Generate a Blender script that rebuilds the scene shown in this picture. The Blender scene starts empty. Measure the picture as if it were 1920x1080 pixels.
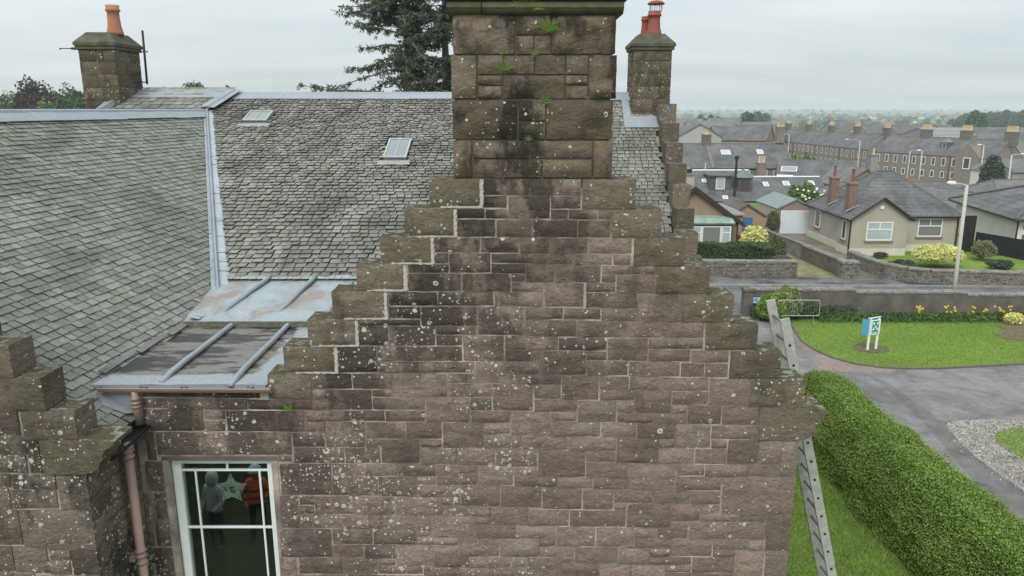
import bpy, bmesh, math, random
import numpy as np
from mathutils import Vector, Matrix, noise
R = math.radians
rng = random.Random(7)
nrg = np.random.RandomState(11)
scn = bpy.context.scene
C = scn.collection
# ------------------------------------------------------------------ camera
CH = 9.2; TH = R(13.5); FP = 1400.0
cd = bpy.data.cameras.new('camera'); cam = bpy.data.objects.new('camera', cd); C.objects.link(cam)
cam.location = (0, 0, CH); cam.rotation_euler = (R(90) - TH, 0, 0)
cd.sensor_width = 36; cd.lens = FP / 1920 * 36; cd.clip_start = .1; cd.clip_end = 20000
scn.camera = cam
# ------------------------------------------------------------------ light
scn.view_settings.view_transform = 'Standard'; scn.view_settings.look = 'None'
scn.view_settings.exposure = 0.42; scn.view_settings.gamma = 1.0
SUN_EL, SUN_AZ = 46, 200            # azimuth of the sun measured from +Y, clockwise
w = bpy.data.worlds.new('World'); scn.world = w; w.use_nodes = True
nt = w.node_tree; nt.nodes.clear()
def wn(t, **k):
    n = nt.nodes.new(t)
    for a, b in k.items(): setattr(n, a, b)
    return n
sky = wn('ShaderNodeTexSky', sky_type='NISHITA', sun_disc=False)
sky.sun_elevation = R(SUN_EL); sky.sun_rotation = R(SUN_AZ); sky.air_density = 1.0; sky.dust_density = 4.0
geo = wn('ShaderNodeTexCoord')
sep = wn('ShaderNodeSeparateXYZ'); nt.links.new(geo.outputs['Generated'], sep.inputs[0])
zc = wn('ShaderNodeMath', operation='MAXIMUM'); nt.links.new(sep.outputs[2], zc.inputs[0]); zc.inputs[1].default_value = 0.0
# overcast luminance: (1 + 2 sin e)
lum = wn('ShaderNodeMapRange'); nt.links.new(zc.outputs[0], lum.inputs[0])
lum.inputs[1].default_value = 0; lum.inputs[2].default_value = 1; lum.inputs[3].default_value = 1.0; lum.inputs[4].default_value = 2.1
# stretched cloud layer, coordinates projected on a flat ceiling
den = wn('ShaderNodeMath', operation='ADD'); nt.links.new(zc.outputs[0], den.inputs[0]); den.inputs[1].default_value = 0.12
dx = wn('ShaderNodeMath', operation='DIVIDE'); nt.links.new(sep.outputs[0], dx.inputs[0]); nt.links.new(den.outputs[0], dx.inputs[1])
dy = wn('ShaderNodeMath', operation='DIVIDE'); nt.links.new(sep.outputs[1], dy.inputs[0]); nt.links.new(den.outputs[0], dy.inputs[1])
cmb = wn('ShaderNodeCombineXYZ'); nt.links.new(dx.outputs[0], cmb.inputs[0]); nt.links.new(dy.outputs[0], cmb.inputs[1])
mp = wn('ShaderNodeMapping'); nt.links.new(cmb.outputs[0], mp.inputs[0]); mp.inputs['Scale'].default_value = (.30, .55, 1); mp.inputs['Rotation'].default_value = (0, 0, .12)
nz = wn('ShaderNodeTexNoise'); nt.links.new(mp.outputs[0], nz.inputs['Vector']); nz.inputs['Scale'].default_value = 1.3; nz.inputs['Detail'].default_value = 5; nz.inputs['Roughness'].default_value = .5
cr = wn('ShaderNodeValToRGB'); nt.links.new(nz.outputs['Fac'], cr.inputs[0])
cr.color_ramp.elements[0].position = .34; cr.color_ramp.elements[0].color = (.485, .545, .575, 1)
cr.color_ramp.elements[1].position = .66; cr.color_ramp.elements[1].color = (.615, .660, .665, 1)
cm = wn('ShaderNodeMix', data_type='RGBA', blend_type='MULTIPLY'); cm.inputs[0].default_value = 1
nt.links.new(cr.outputs[0], cm.inputs[6]); nt.links.new(lum.outputs[0], cm.inputs[7])
bgc = wn('ShaderNodeBackground'); nt.links.new(cm.outputs[2], bgc.inputs[0]); bgc.inputs[1].default_value = .93
bgs = wn('ShaderNodeBackground'); nt.links.new(sky.outputs[0], bgs.inputs[0]); bgs.inputs[1].default_value = .10
mx = wn('ShaderNodeMixShader'); mx.inputs[0].default_value = .92
nt.links.new(bgs.outputs[0], mx.inputs[1]); nt.links.new(bgc.outputs[0], mx.inputs[2])
out = wn('ShaderNodeOutputWorld'); nt.links.new(mx.outputs[0], out.inputs[0])
sd = bpy.data.lights.new('sun', 'SUN'); sd.energy = 1.5; sd.angle = R(28); sd.color = (1, .975, .94)
so = bpy.data.objects.new('sun', sd); C.objects.link(so)
so.rotation_euler = (R(90 - SUN_EL), 0, R(-SUN_AZ) + math.pi)
# the lamp shines along its -Z: tilt so that it comes from the azimuth above
az, el = R(SUN_AZ), R(SUN_EL)
sdir = Vector((math.sin(az) * math.cos(el), math.cos(az) * math.cos(el), math.sin(el)))
so.rotation_euler = sdir.to_track_quat('Z', 'Y').to_euler()
scn.cycles.max_bounces = 6; scn.cycles.diffuse_bounces = 3; scn.cycles.glossy_bounces = 3
scn.cycles.transmission_bounces = 4; scn.cycles.transparent_max_bounces = 12; scn.cycles.volume_bounces = 1
scn.cycles.use_denoising = True
# ------------------------------------------------------------------ geometry from the lens
cT, sT = math.cos(TH), math.sin(TH)
def ray(px, py):
    u = (px - 960) / FP; v = (540 - py) / FP
    return Vector((u, cT + v * sT, -sT + v * cT))
def at_y(px, py, y):
    r = ray(px, py); return Vector((0, 0, CH)) + r * (y / r.y)
def at_x(px, py, x):
    r = ray(px, py); return Vector((0, 0, CH)) + r * (x / r.x)
def at_z(px, py, z=0.0):
    r = ray(px, py); return Vector((0, 0, CH)) + r * ((z - CH) / r.z)
TERR = [(-200, 0), (50, 0), (60, -.5), (82, -3), (100, -4.6), (170, -6.7), (400, -9), (9000, -9)]
def terr(y):
    for (a, b), (c, d) in zip(TERR, TERR[1:]):
        if y <= c: return b + (d - b) * (y - a) / (c - a)
    return -9
# ------------------------------------------------------------------ objects
def thing(name, label, cat, loc=(0, 0, 0), rz=0.0, group=None):
    o = bpy.data.objects.new(name, None); C.objects.link(o)
    o.location = loc; o.rotation_euler = (0, 0, rz); o.empty_display_size = .2
    o['label'] = label; o['category'] = cat
    if group: o['group'] = group
    return o
def tag(o, label=None, cat=None, group=None, kind=None):
    if label: o['label'] = label
    if cat: o['category'] = cat
    if group: o['group'] = group
    if kind: o['kind'] = kind
    return o
class MB:
    def __init__(s): s.v = []; s.f = []; s.t = []; s.tint = 1.0; s.sm = set()
    def face(s, pts):
        n = len(s.v); s.v += [tuple(p) for p in pts]; s.f.append(list(range(n, n + len(pts)))); s.t.append(s.tint)
    def add(s, vs, fs):
        n = len(s.v); s.v += [tuple(p) for p in vs]
        for f in fs: s.f.append([i + n for i in f]); s.t.append(s.tint)
    def box(s, x0, x1, y0, y1, z0, z1):
        s.add([(x0,y0,z0),(x1,y0,z0),(x1,y1,z0),(x0,y1,z0),(x0,y0,z1),(x1,y0,z1),(x1,y1,z1),(x0,y1,z1)],
              [(0,1,5,4),(1,2,6,5),(2,3,7,6),(3,0,4,7),(4,5,6,7),(3,2,1,0)])
    def prism(s, prof, y0, y1, axis='y'):
        # prof: list of (a,b) ; extruded along y (a=x,b=z) or x (a=y,b=z) or z (a=x,b=y)
        n = len(prof)
        f = {'y': lambda a, b, c: (a, c, b), 'x': lambda a, b, c: (c, a, b), 'z': lambda a, b, c: (a, b, c)}[axis]
        vs = [f(a, b, y0) for a, b in prof] + [f(a, b, y1) for a, b in prof]
        s.add(vs, [list(range(n))[::-1], list(range(n, 2 * n))] + [(i, (i + 1) % n, n + (i + 1) % n, n + i) for i in range(n)])
    def slab(s, pts, t):
        # polygon with thickness t along its normal (downwards)
        a, b, c = Vector(pts[0]), Vector(pts[1]), Vector(pts[2]); nn = (b - a).cross(c - a).normalized()
        if nn.z < 0: nn = -nn
        n = len(pts); vs = [Vector(p) for p in pts] + [Vector(p) - nn * t for p in pts]
        s.add(vs, [list(range(n)), list(range(n, 2 * n))[::-1]] + [((i + 1) % n, i, n + i, n + (i + 1) % n) for i in range(n)])
    def tube(s, pts, r, seg=8, cap=True):
        pts = [Vector(p) for p in pts]; rs = r if isinstance(r, (list, tuple)) else [r] * len(pts)
        base = len(s.v); up = None
        for i, p in enumerate(pts):
            d = (pts[min(i + 1, len(pts) - 1)] - pts[max(i - 1, 0)]).normalized()
            if up is None: up = Vector((0, 0, 1)) if abs(d.z) < .9 else Vector((1, 0, 0))
            a = d.cross(up).normalized(); b = a.cross(d).normalized(); up = b
            for k in range(seg):
                an = 2 * math.pi * k / seg; s.v.append(tuple(p + (a * math.cos(an) + b * math.sin(an)) * rs[i]))
        for i in range(len(pts) - 1):
            for k in range(seg):
                s.f.append([base + i*seg + k, base + i*seg + (k+1) % seg, base + (i+1)*seg + (k+1) % seg, base + (i+1)*seg + k]); s.t.append(s.tint)
        if cap:
            s.f.append([base + k for k in range(seg)][::-1]); s.t.append(s.tint)
            s.f.append([base + (len(pts)-1)*seg + k for k in range(seg)]); s.t.append(s.tint)
    def lathe(s, c, prof, seg=14):
        base = len(s.v); c = Vector(c)
        for r_, z in prof:
            for k in range(seg):
                an = 2 * math.pi * k / seg; s.v.append((c.x + r_ * math.cos(an), c.y + r_ * math.sin(an), c.z + z))
        for i in range(len(prof) - 1):
            for k in range(seg):
                s.f.append([base + i*seg + k, base + i*seg + (k+1) % seg, base + (i+1)*seg + (k+1) % seg, base + (i+1)*seg + k]); s.t.append(s.tint)
        s.f.append([base + k for k in range(seg)][::-1]); s.t.append(s.tint)
        s.f.append([base + (len(prof)-1)*seg + k for k in range(seg)]); s.t.append(s.tint)
    def build(s, name, mat, parent=None, local=False, smooth=False, kind=None, fix=True):
        """local=False: the numbers are world coordinates and the thing's root is only translated"""
        off = Vector((0, 0, 0))
        if parent is not None and not local:
            p = parent
            while p is not None: off += p.location; p = p.parent
        me = bpy.data.meshes.new(name)
        me.from_pydata([(a - off.x, b - off.y, c - off.z) for a, b, c in s.v], [], s.f)
        at = me.attributes.new('tint', 'FLOAT', 'FACE'); at.data.foreach_set('value', s.t)
        if fix:
            bm = bmesh.new(); bm.from_mesh(me); bmesh.ops.recalc_face_normals(bm, faces=bm.faces); bm.to_mesh(me); bm.free()
        if smooth: me.polygons.foreach_set('use_smooth', [True] * len(me.polygons))
        elif s.sm: me.polygons.foreach_set('use_smooth', [i in s.sm for i in range(len(me.polygons))])
        me.materials.append(mat)
        o = bpy.data.objects.new(name, me); C.objects.link(o)
        if parent is not None: o.parent = parent
        if kind: o['kind'] = kind
        return o
def copy_tree(o, parent=None):
    c = o.copy(); C.objects.link(c); c.parent = parent
    for ch in list(o.children): copy_tree(ch, c)
    return c
def np_quads(name, V, tint, mat, parent=None, kind=None, n=4, smooth=False):
    """V: (N,n,3) array of loose polygons"""
    N = V.shape[0]; me = bpy.data.meshes.new(name)
    me.vertices.add(N * n); me.vertices.foreach_set('co', V.astype(np.float32).ravel())
    me.loops.add(N * n); me.loops.foreach_set('vertex_index', np.arange(N * n, dtype=np.int32))
    me.polygons.add(N); me.polygons.foreach_set('loop_start', np.arange(0, N * n, n, dtype=np.int32))
    try: me.polygons.foreach_set('loop_total', np.full(N, n, dtype=np.int32))
    except Exception: pass
    at = me.attributes.new('tint', 'FLOAT', 'FACE'); at.data.foreach_set('value', np.asarray(tint, dtype=np.float32))
    me.update(calc_edges=True); me.materials.append(mat)
    o = bpy.data.objects.new(name, me); C.objects.link(o)
    if parent is not None: o.parent = parent
    if kind: o['kind'] = kind
    return o
def leaves(P, size, flat=.0, aspect=.6, up=.4):
    """leaf quads around the points P"""
    n = len(P); a = nrg.normal(size=(n, 3)); a[:, 2] *= (1 - flat); a /= np.linalg.norm(a, axis=1)[:, None]
    b = nrg.normal(size=(n, 3)); b[:, 2] += up; b -= a * (a * b).sum(1)[:, None]; b /= np.linalg.norm(b, axis=1)[:, None] + 1e-9
    s = size * (.6 + .8 * nrg.rand(n))[:, None]
    return np.stack([P - a * s * .5, P + b * s * aspect * .5, P + a * s * .5, P - b * s * aspect * .5], 1)
# ------------------------------------------------------------------ materials
class NT:
    def __init__(s, name):
        s.m = bpy.data.materials.new(name); s.m.use_nodes = True; s.t = s.m.node_tree
        s.b = s.t.nodes['Principled BSDF']; s.b.inputs['Roughness'].default_value = .85
        s.b.inputs['Specular IOR Level'].default_value = .25
    def n(s, ty, ins=None, **k):
        x = s.t.nodes.new(ty)
        for a, b in k.items(): setattr(x, a, b)
        for a, b in (ins or {}).items():
            if isinstance(b, bpy.types.NodeSocket): s.t.links.new(b, x.inputs[a])
            else: x.inputs[a].default_value = b
        return x
    def pos(s): return s.n('ShaderNodeNewGeometry').outputs['Position']
    def obj(s): return s.n('ShaderNodeTexCoord').outputs['Object']
    def noise(s, scale, detail=4, rough=.55, vec=None, dist=0):
        i = {'Scale': scale, 'Detail': detail, 'Roughness': rough, 'Distortion': dist}
        if vec is not None: i['Vector'] = vec
        return s.n('ShaderNodeTexNoise', i).outputs['Fac']
    def ramp(s, fac, stops):
        r = s.n('ShaderNodeValToRGB', {0: fac}); e = r.color_ramp.elements
        while len(e) < len(stops): e.new(.5)
        for x, (p, c) in zip(e, stops):
            x.position = p; x.color = (c[0], c[1], c[2], 1) if isinstance(c, (tuple, list)) else (c, c, c, 1)
        return r.outputs[0]
    def math(s, op, a, b=0.0, clamp=False):
        x = s.n('ShaderNodeMath', operation=op, use_clamp=clamp)
        for i, q in enumerate((a, b)):
            if isinstance(q, bpy.types.NodeSocket): s.t.links.new(q, x.inputs[i])
            else: x.inputs[i].default_value = q
        return x.outputs[0]
    def mix(s, fac, a, b, mode='MIX'):
        x = s.n('ShaderNodeMix', data_type='RGBA', blend_type=mode)
        for i, q in ((0, fac), (6, a), (7, b)):
            if isinstance(q, bpy.types.NodeSocket): s.t.links.new(q, x.inputs[i])
            elif isinstance(q, (int, float)): x.inputs[i].default_value = q if i == 0 else (q, q, q, 1)
            else: x.inputs[i].default_value = (q[0], q[1], q[2], 1)
        return x.outputs[2]
    def scale(s, vec, sc, rot=(0, 0, 0)):
        return s.n('ShaderNodeMapping', {'Vector': vec, 'Scale': sc, 'Rotation': rot}).outputs[0]
    def tint(s): return s.n('ShaderNodeAttribute', attribute_name='tint', attribute_type='GEOMETRY').outputs['Fac']
    def col(s, c): s.t.links.new(c, s.b.inputs['Base Color'])
    def bump(s, h, strength=.4, dist=.02):
        x = s.n('ShaderNodeBump', {'Height': h, 'Strength': strength, 'Distance': dist}); s.t.links.new(x.outputs[0], s.b.inputs['Normal'])
    def rough(s, v): s.b.inputs['Roughness'].default_value = v
MATS = {}
def plain(name, c, rough=.8, var=.12, nscale=3.0, metal=0.0, bump=0.0, bscale=40, tint=False, spec=.25):
    if name in MATS: return MATS[name]
    k = NT(name); v = k.obj()
    n = k.noise(nscale, 5, .6, v)
    f = k.ramp(n, [(.3, 1 - var), (.7, 1 + var)])
    cc = k.mix(1.0, c, f, 'MULTIPLY')
    if tint:
        cc = k.mix(1.0, cc, k.tint(), 'MULTIPLY')
    k.col(cc); k.rough(rough); k.b.inputs['Metallic'].default_value = metal; k.b.inputs['Specular IOR Level'].default_value = spec
    if bump: k.bump(k.noise(bscale, 4, .6, v), bump, .01)
    MATS[name] = k.m; return k.m
def spots(k, vec, scale, rmin, rmax, ring, dens_mask):
    """pale lichen discs; some are rings"""
    wob = k.n('ShaderNodeTexNoise', {'Vector': vec, 'Scale': 45, 'Detail': 2}).outputs['Color']
    v2 = k.n('ShaderNodeVectorMath', {0: vec, 1: k.n('ShaderNodeVectorMath', {0: wob, 'Scale': .016}, operation='SCALE').outputs[0]}, operation='ADD').outputs[0]
    vo = k.n('ShaderNodeTexVoronoi', {'Vector': v2, 'Scale': scale, 'Randomness': 1.0}, voronoi_dimensions='3D')
    d = vo.outputs['Distance']; cs = k.n('ShaderNodeSeparateColor', {0: vo.outputs['Color']})
    rr = k.n('ShaderNodeMapRange', {0: k.math('MULTIPLY', cs.outputs[0], cs.outputs[0]), 3: rmin, 4: rmax}).outputs[0]
    inn = k.math('LESS_THAN', d, rr)
    core = k.math('LESS_THAN', d, k.math('MULTIPLY', rr, .5))
    isring = k.math('LESS_THAN', cs.outputs[1], ring)
    hole = k.math('MULTIPLY', core, isring)
    m = k.math('SUBTRACT', inn, k.math('MULTIPLY', hole, .75), True)
    keep = k.math('LESS_THAN', cs.outputs[2], dens_mask)
    return k.math('MULTIPLY', m, keep)
def stone_mat(name, c1, c2, dark, lich, moss=0.0, stain=.5, lich_side=None, moss_c=(.10, .095, .030), top=0.0, big=.8, thr=.50):
    k = NT(name); v = k.pos(); t = k.tint()
    big_ = big; mid = k.noise(3.2, 5, .6, v); fine = k.noise(26, 5, .7, v)
    base = k.mix(t, c1, c2)
    base = k.mix(k.ramp(k.math('FRACT', k.math('MULTIPLY', t, 23.1)), [(.72, 0), (.9, .45)]), base, k.mix(1.0, base, (.92, 1.0, 1.02), 'MULTIPLY'))
    base = k.mix(1.0, base, k.ramp(fine, [(.25, .72), (.75, 1.22)]), 'MULTIPLY')
    lay = k.noise(5, 5, .6, k.scale(v, (1, 1, 3.5)))
    base = k.mix(1.0, base, k.ramp(lay, [(.3, .86), (.7, 1.12)]), 'MULTIPLY')
    # soot and algae stains run over the stones
    st = k.noise(1.5, 5, .62, k.scale(v, (1.25, 1, .55)), .3)
    fz = k.noise(7, 5, .7, k.scale(v, (1.2, 1, .8)))
    if lich_side:
        # soot: heaviest under the stack and towards the left, clean stone low on the right
        s0 = k.n('ShaderNodeSeparateXYZ', {0: v}); hz_ = k.n('ShaderNodeMapRange', {0: s0.outputs[2], 1: 5.2, 2: 8.2, 3: 0.0, 4: 1.0}).outputs[0]
        base = k.mix(k.math('MULTIPLY', hz_, .40), base, k.mix(1.0, base, (.80, .86, .80), 'MULTIPLY'))
        lx_ = k.n('ShaderNodeMapRange', {0: s0.outputs[0], 1: -2.4, 2: .9, 3: 1.0, 4: 0.0}).outputs[0]
        S = k.math('ADD', k.math('MULTIPLY', hz_, .62), k.math('MULTIPLY', lx_, k.math('ADD', k.math('MULTIPLY', hz_, .5), .42)), True)
        stt = k.math('ADD', k.math('ADD', st, k.math('MULTIPLY', k.math('SUBTRACT', fz, .5), .28)), k.math('MULTIPLY', S, .17))
        stm = k.math('MULTIPLY', k.ramp(stt, [(.53, 0), (.65, 1)]), k.math('ADD', k.math('MULTIPLY', S, .80), .15), True)
    else:
        stt = k.math('ADD', st, k.math('MULTIPLY', k.math('SUBTRACT', fz, .5), .28)); stm = k.math('MULTIPLY', k.ramp(stt, [(thr, 0), (thr + .13, 1)]), stain)
    dkf = k.math('ADD', k.math('MULTIPLY', S, .85), .12, True) if lich_side else .8
    tst = k.ramp(k.math('FRACT', k.math('MULTIPLY', t, 37.7)), [(.68, 0), (.86, .75)])
    stm = k.math('MAXIMUM', stm, k.math('MULTIPLY', k.math('MULTIPLY', tst, dkf), k.ramp(mid, [(.4, .5), (.6, 1)])), True)
    base = k.mix(stm, base, dark)
    if moss:
        mm = k.math('MULTIPLY', k.ramp(k.noise(2.2, 5, .65, v), [(.42, 0), (.66, 1)]), moss)
        base = k.mix(mm, base, moss_c)
    if lich > 0:
        lm = k.math('MULTIPLY', k.n('ShaderNodeMapRange', {0: k.noise(1.1, 3, .5, v), 1: .38, 2: .62, 3: 0.05, 4: lich * 1.35}).outputs[0], k.ramp(k.noise(4.5, 3, .6, v), [(.40, .10), (.60, 1.0)]))
        if lich_side:
            sx = k.n('ShaderNodeSeparateXYZ', {0: v})
            g = k.n('ShaderNodeMapRange', {0: sx.outputs[0], 1: lich_side[0], 2: lich_side[1], 3: 1.0, 4: .16}).outputs[0]
            gz = k.n('ShaderNodeMapRange', {0: sx.outputs[2], 1: 6.2, 2: 8.0, 3: 1.0, 4: .30}).outputs[0]
            lm = k.math('MULTIPLY', lm, k.math('MULTIPLY', g, gz))
        s1 = spots(k, v, 13, .10, .36, .55, lm); s2 = spots(k, v, 30, .12, .42, .3, lm)
        s3 = spots(k, k.scale(v, (1, 1, 1)), 5.5, .05, .24, .7, k.math('MULTIPLY', lm, big_))
        s = k.math('MAXIMUM', k.math('MAXIMUM', s1, s2), s3)
        base = k.mix(k.math('MULTIPLY', s, .9), base, k.mix(mid, (.50, .50, .46), (.70, .69, .65)))
    if top:
        nz_ = k.n('ShaderNodeSeparateXYZ', {0: k.n('ShaderNodeNewGeometry').outputs['True Normal']}).outputs[2]
        tm = k.math('MULTIPLY', k.ramp(nz_, [(.6, 0), (.9, 1)]), top)
        tn = k.noise(9, 5, .7, v); tc = k.mix(k.ramp(tn, [(.50, 0), (.62, 1)]), k.mix(mid, (.055, .052, .030), (.12, .10, .055)), (.30, .30, .26))
        base = k.mix(tm, base, tc)
    k.col(base); k.rough(.92); k.b.inputs['Specular IOR Level'].default_value = .15
    h = k.math('ADD', k.math('MULTIPLY', k.noise(13, 7, .68, k.scale(v, (1, 1, 1.35)), .9), 1.6), k.math('MULTIPLY', fine, .6))
    k.bump(h, 1.0, .026)
    return k.m
M_STONE = stone_mat('wall_sandstone', (.198, .148, .127), (.330, .248, .214), (.042, .036, .031), 1.25, 0, .92, (-1.2, 1.1))
M_STONE_W = stone_mat('wing_sandstone', (.172, .134, .112), (.235, .186, .157), (.045, .038, .034), 1.25, .12, .85)
M_STEP = stone_mat('crowstep_sandstone', (.172, .138, .105), (.232, .190, .150), (.055, .048, .036), .42, .26, .55, top=.9)
M_CHIM = stone_mat('chimney_sandstone', (.185, .142, .112), (.262, .206, .165), (.036, .031, .027), .34, .34, .95, thr=.455, big=.1, moss_c=(.155, .130, .050))
M_CHIM2 = stone_mat('far_chimney_sandstone', (.135, .110, .085), (.19, .15, .12), (.045, .040, .032), .30, .6, .8, big=.2)
def mortar_mat():
    k = NT('lime_mortar'); v = k.pos()
    n = k.noise(14, 5, .7, v); b = k.noise(1.6, 4, .6, v)
    c = k.mix(k.ramp(b, [(.36, 0), (.58, 1)]), (.47, .40, .35), (.17, .14, .12))
    k.col(k.mix(1.0, c, k.ramp(n, [(.3, .75), (.7, 1.2)]), 'MULTIPLY')); k.rough(.95); k.bump(n, .6, .01); return k.m
M_MORTAR = mortar_mat()
def fresh_mortar():
    k = NT('fresh_pointing'); v = k.pos(); n = k.noise(18, 5, .7, v)
    k.col(k.mix(n, (.34, .30, .26), (.60, .55, .50))); k.rough(.95); k.bump(n, .9, .02); return k.m
M_FRESH = fresh_mortar()
M_MORTARD = plain('sooty_mortar', (.10, .085, .07), .95, .4, 4, bump=.6, bscale=30)
def slate_mat(name, c1, c2, dark, moss, mosc, sscale=1.0, speck=.5):
    k = NT(name); v = k.pos(); t = k.tint()
    base = k.mix(k.math('FRACT', k.math('MULTIPLY', t, 7.31)), c1, c2)
    fine = k.noise(38, 5, .7, v)
    base = k.mix(1.0, base, k.ramp(fine, [(.28, .70), (.74, 1.28)]), 'MULTIPLY')
    st = k.noise(.9 * sscale, 5, .62, k.scale(v, (1.5, .6, 1)), .5)
    base = k.mix(k.math('MULTIPLY', k.ramp(st, [(.48, 0), (.66, 1)]), .62), base, dark)
    m = k.noise(1.7 * sscale, 5, .6, v)
    base = k.mix(k.math('MULTIPLY', k.ramp(m, [(.55, 0), (.72, 1)]), moss), base, mosc)
    sp = k.ramp(k.noise(75, 3, .6, v), [(.58, 0), (.70, 1)])
    base = k.mix(k.math('MULTIPLY', sp, speck), base, (.44, .46, .42))
    k.col(base); k.rough(.72); k.b.inputs['Specular IOR Level'].default_value = .35
    k.bump(k.math('ADD', fine, k.noise(9, 4, .6, v)), .5, .012); return k.m
M_SLATE_A = slate_mat('green_grey_slate', (.158, .166, .142), (.258, .266, .230), (.082, .082, .066), .55, (.165, .15, .085), 1.0, .35)
M_SLATE_B = slate_mat('rough_grey_slate', (.160, .160, .138), (.275, .272, .238), (.062, .060, .050), .38, (.19, .18, .085), 1.0, .55)
M_UNDER = plain('slate_underlay', (.022, .022, .02), .95)
def lead_mat(name, c1, c2, dirt, amt):
    k = NT(name); v = k.pos()
    n = k.noise(2.2, 5, .6, v); f = k.noise(30, 4, .6, v)
    c = k.mix(n, c1, c2); d = k.noise(1.1, 6, .65, k.scale(v, (1.3, .5, 1)), .6)
    c = k.mix(k.math('MULTIPLY', k.ramp(d, [(.46, 0), (.60, 1)]), amt), c, dirt)
    c = k.mix(1.0, c, k.ramp(f, [(.3, .88), (.7, 1.1)]), 'MULTIPLY')
    k.col(c); k.rough(.5); k.b.inputs['Specular IOR Level'].default_value = .5; k.bump(k.noise(6, 4, .5, v), .35, .03); return k.m
M_LEAD = lead_mat('lead_sheet', (.215, .245, .275), (.31, .34, .37), (.20, .22, .24), .35)
M_LEADROOF = lead_mat('painted_lead_roof', (.25, .30, .33), (.36, .41, .43), (.22, .19, .17), .75)
M_LEADDIRT = lead_mat('dirty_lead_roof', (.105, .100, .095), (.17, .165, .155), (.035, .033, .030), .8)
M_BROWN = plain('brown_gutter_paint', (.30, .20, .165), .45, .08, 5, spec=.4)
M_BLACK = plain('black_iron', (.022, .022, .024), .6)
M_WHITE = plain('white_paint', (.74, .77, .76), .5, .05, 6)
M_TERRA = plain('terracotta', (.36, .16, .10), .8, .15, 6)
M_REDPOT = plain('red_clay_pot', (.25, .075, .06), .75, .15, 6)
M_STEEL = plain('galvanised_steel', (.42, .43, .43), .45, .1, 8, .6)
M_ALU = plain('weathered_aluminium', (.45, .45, .42), .55, .22, 9, .35)
# ================================================================== the stone building
WY = 7.5                                  # front plane of the gable wall
B = thing('stone_building', 'reddish sandstone building with crow-stepped gable, tall chimney stack and green-grey slate roofs', 'building', (0, WY, 0))
RELZ = CH
def rock(mb, x0, x1, z0, z1, yf, yb, amp=.016, tint=None, nx=None, nzz=None, bevel=.008):
    """one rock-faced block, face towards -Y, back at yb"""
    nx = nx or max(3, min(8, int((x1 - x0) / .065))); nzz = nzz or max(3, min(6, int((z1 - z0) / .045))); so_ = rng.uniform(0, 50)
    V = []; F = []
    for j in range(nzz + 1):
        for i in range(nx + 1):
            u, v = i / nx, j / nzz; x = x0 + (x1 - x0) * u; z = z0 + (z1 - z0) * v
            e = min(u, 1 - u, v, 1 - v)
            if e > 0: y = yf - amp * (.55 + 1.5 * noise.noise(Vector((x * 5 + so_, z * 9, so_))) + .55 * rng.random()); x += rng.uniform(-.2, .2) * (x1 - x0) / nx; z += rng.uniform(-.2, .2) * (z1 - z0) / nzz
            else: y = yf + rng.uniform(0, .004); x += rng.uniform(-.0035, .0035); z += rng.uniform(-.0035, .0035)
            V.append((x, y, z))
    W_ = nx + 1
    for j in range(nzz):
        for i in range(nx): F.append((j*W_+i, j*W_+i+1, (j+1)*W_+i+1, (j+1)*W_+i))
    ring = [i for i in range(W_)] + [j*W_+nx for j in range(1, nzz+1)] + [nzz*W_+i for i in range(nx-1, -1, -1)] + [j*W_ for j in range(nzz-1, 0, -1)]
    nf_ = len(F); n = len(V); m = len(ring)
    for r_ in ring: V.append(V[r_])
    n0_ = n; n = len(V)
    for r_ in ring: V.append((V[r_][0], yb, V[r_][2]))
    for a in range(m): F.append((n0_ + (a+1) % m, n0_ + a, n + a, n + (a+1) % m))
    F.append(tuple(n + a for a in range(m))[::-1])
    mb.tint = rng.random() if tint is None else tint
    mb.sm |= set(range(len(mb.f), len(mb.f) + nf_))
    mb.add(V, F)
STONES = []                                # world rectangles of the gable stones, read off the photograph
def px_rect(tile, r):
    ox, oy, s = tile; x0, y0, x1, y1 = (ox + r[0]/s, oy + r[1]/s, ox + r[2]/s, oy + r[3]/s)
    return x0, y0, x1, y1
def wrect(pr, yp, pad=0.0):
    x0, y0, x1, y1 = pr; xm, ym = (x0+x1)/2, (y0+y1)/2
    a = at_y(x0, ym, yp).x + pad; b = at_y(x1, ym, yp).x - pad
    t_ = at_y(xm, y0, yp).z - pad; c = at_y(xm, y1, yp).z + pad
    return a, b, c, t_
TA, TB, TC, TD, TE, TF = (600,320,4), (1040,320,4), (500,580,4), (960,580,4), (500,810,4), (960,810,4)
TK, TJ, TH3 = (1280,720,3), (0,720,3), (560,0,3)
def T(s): return [tuple(float(q) for q in p.split(',')) for p in s.split()]
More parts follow.
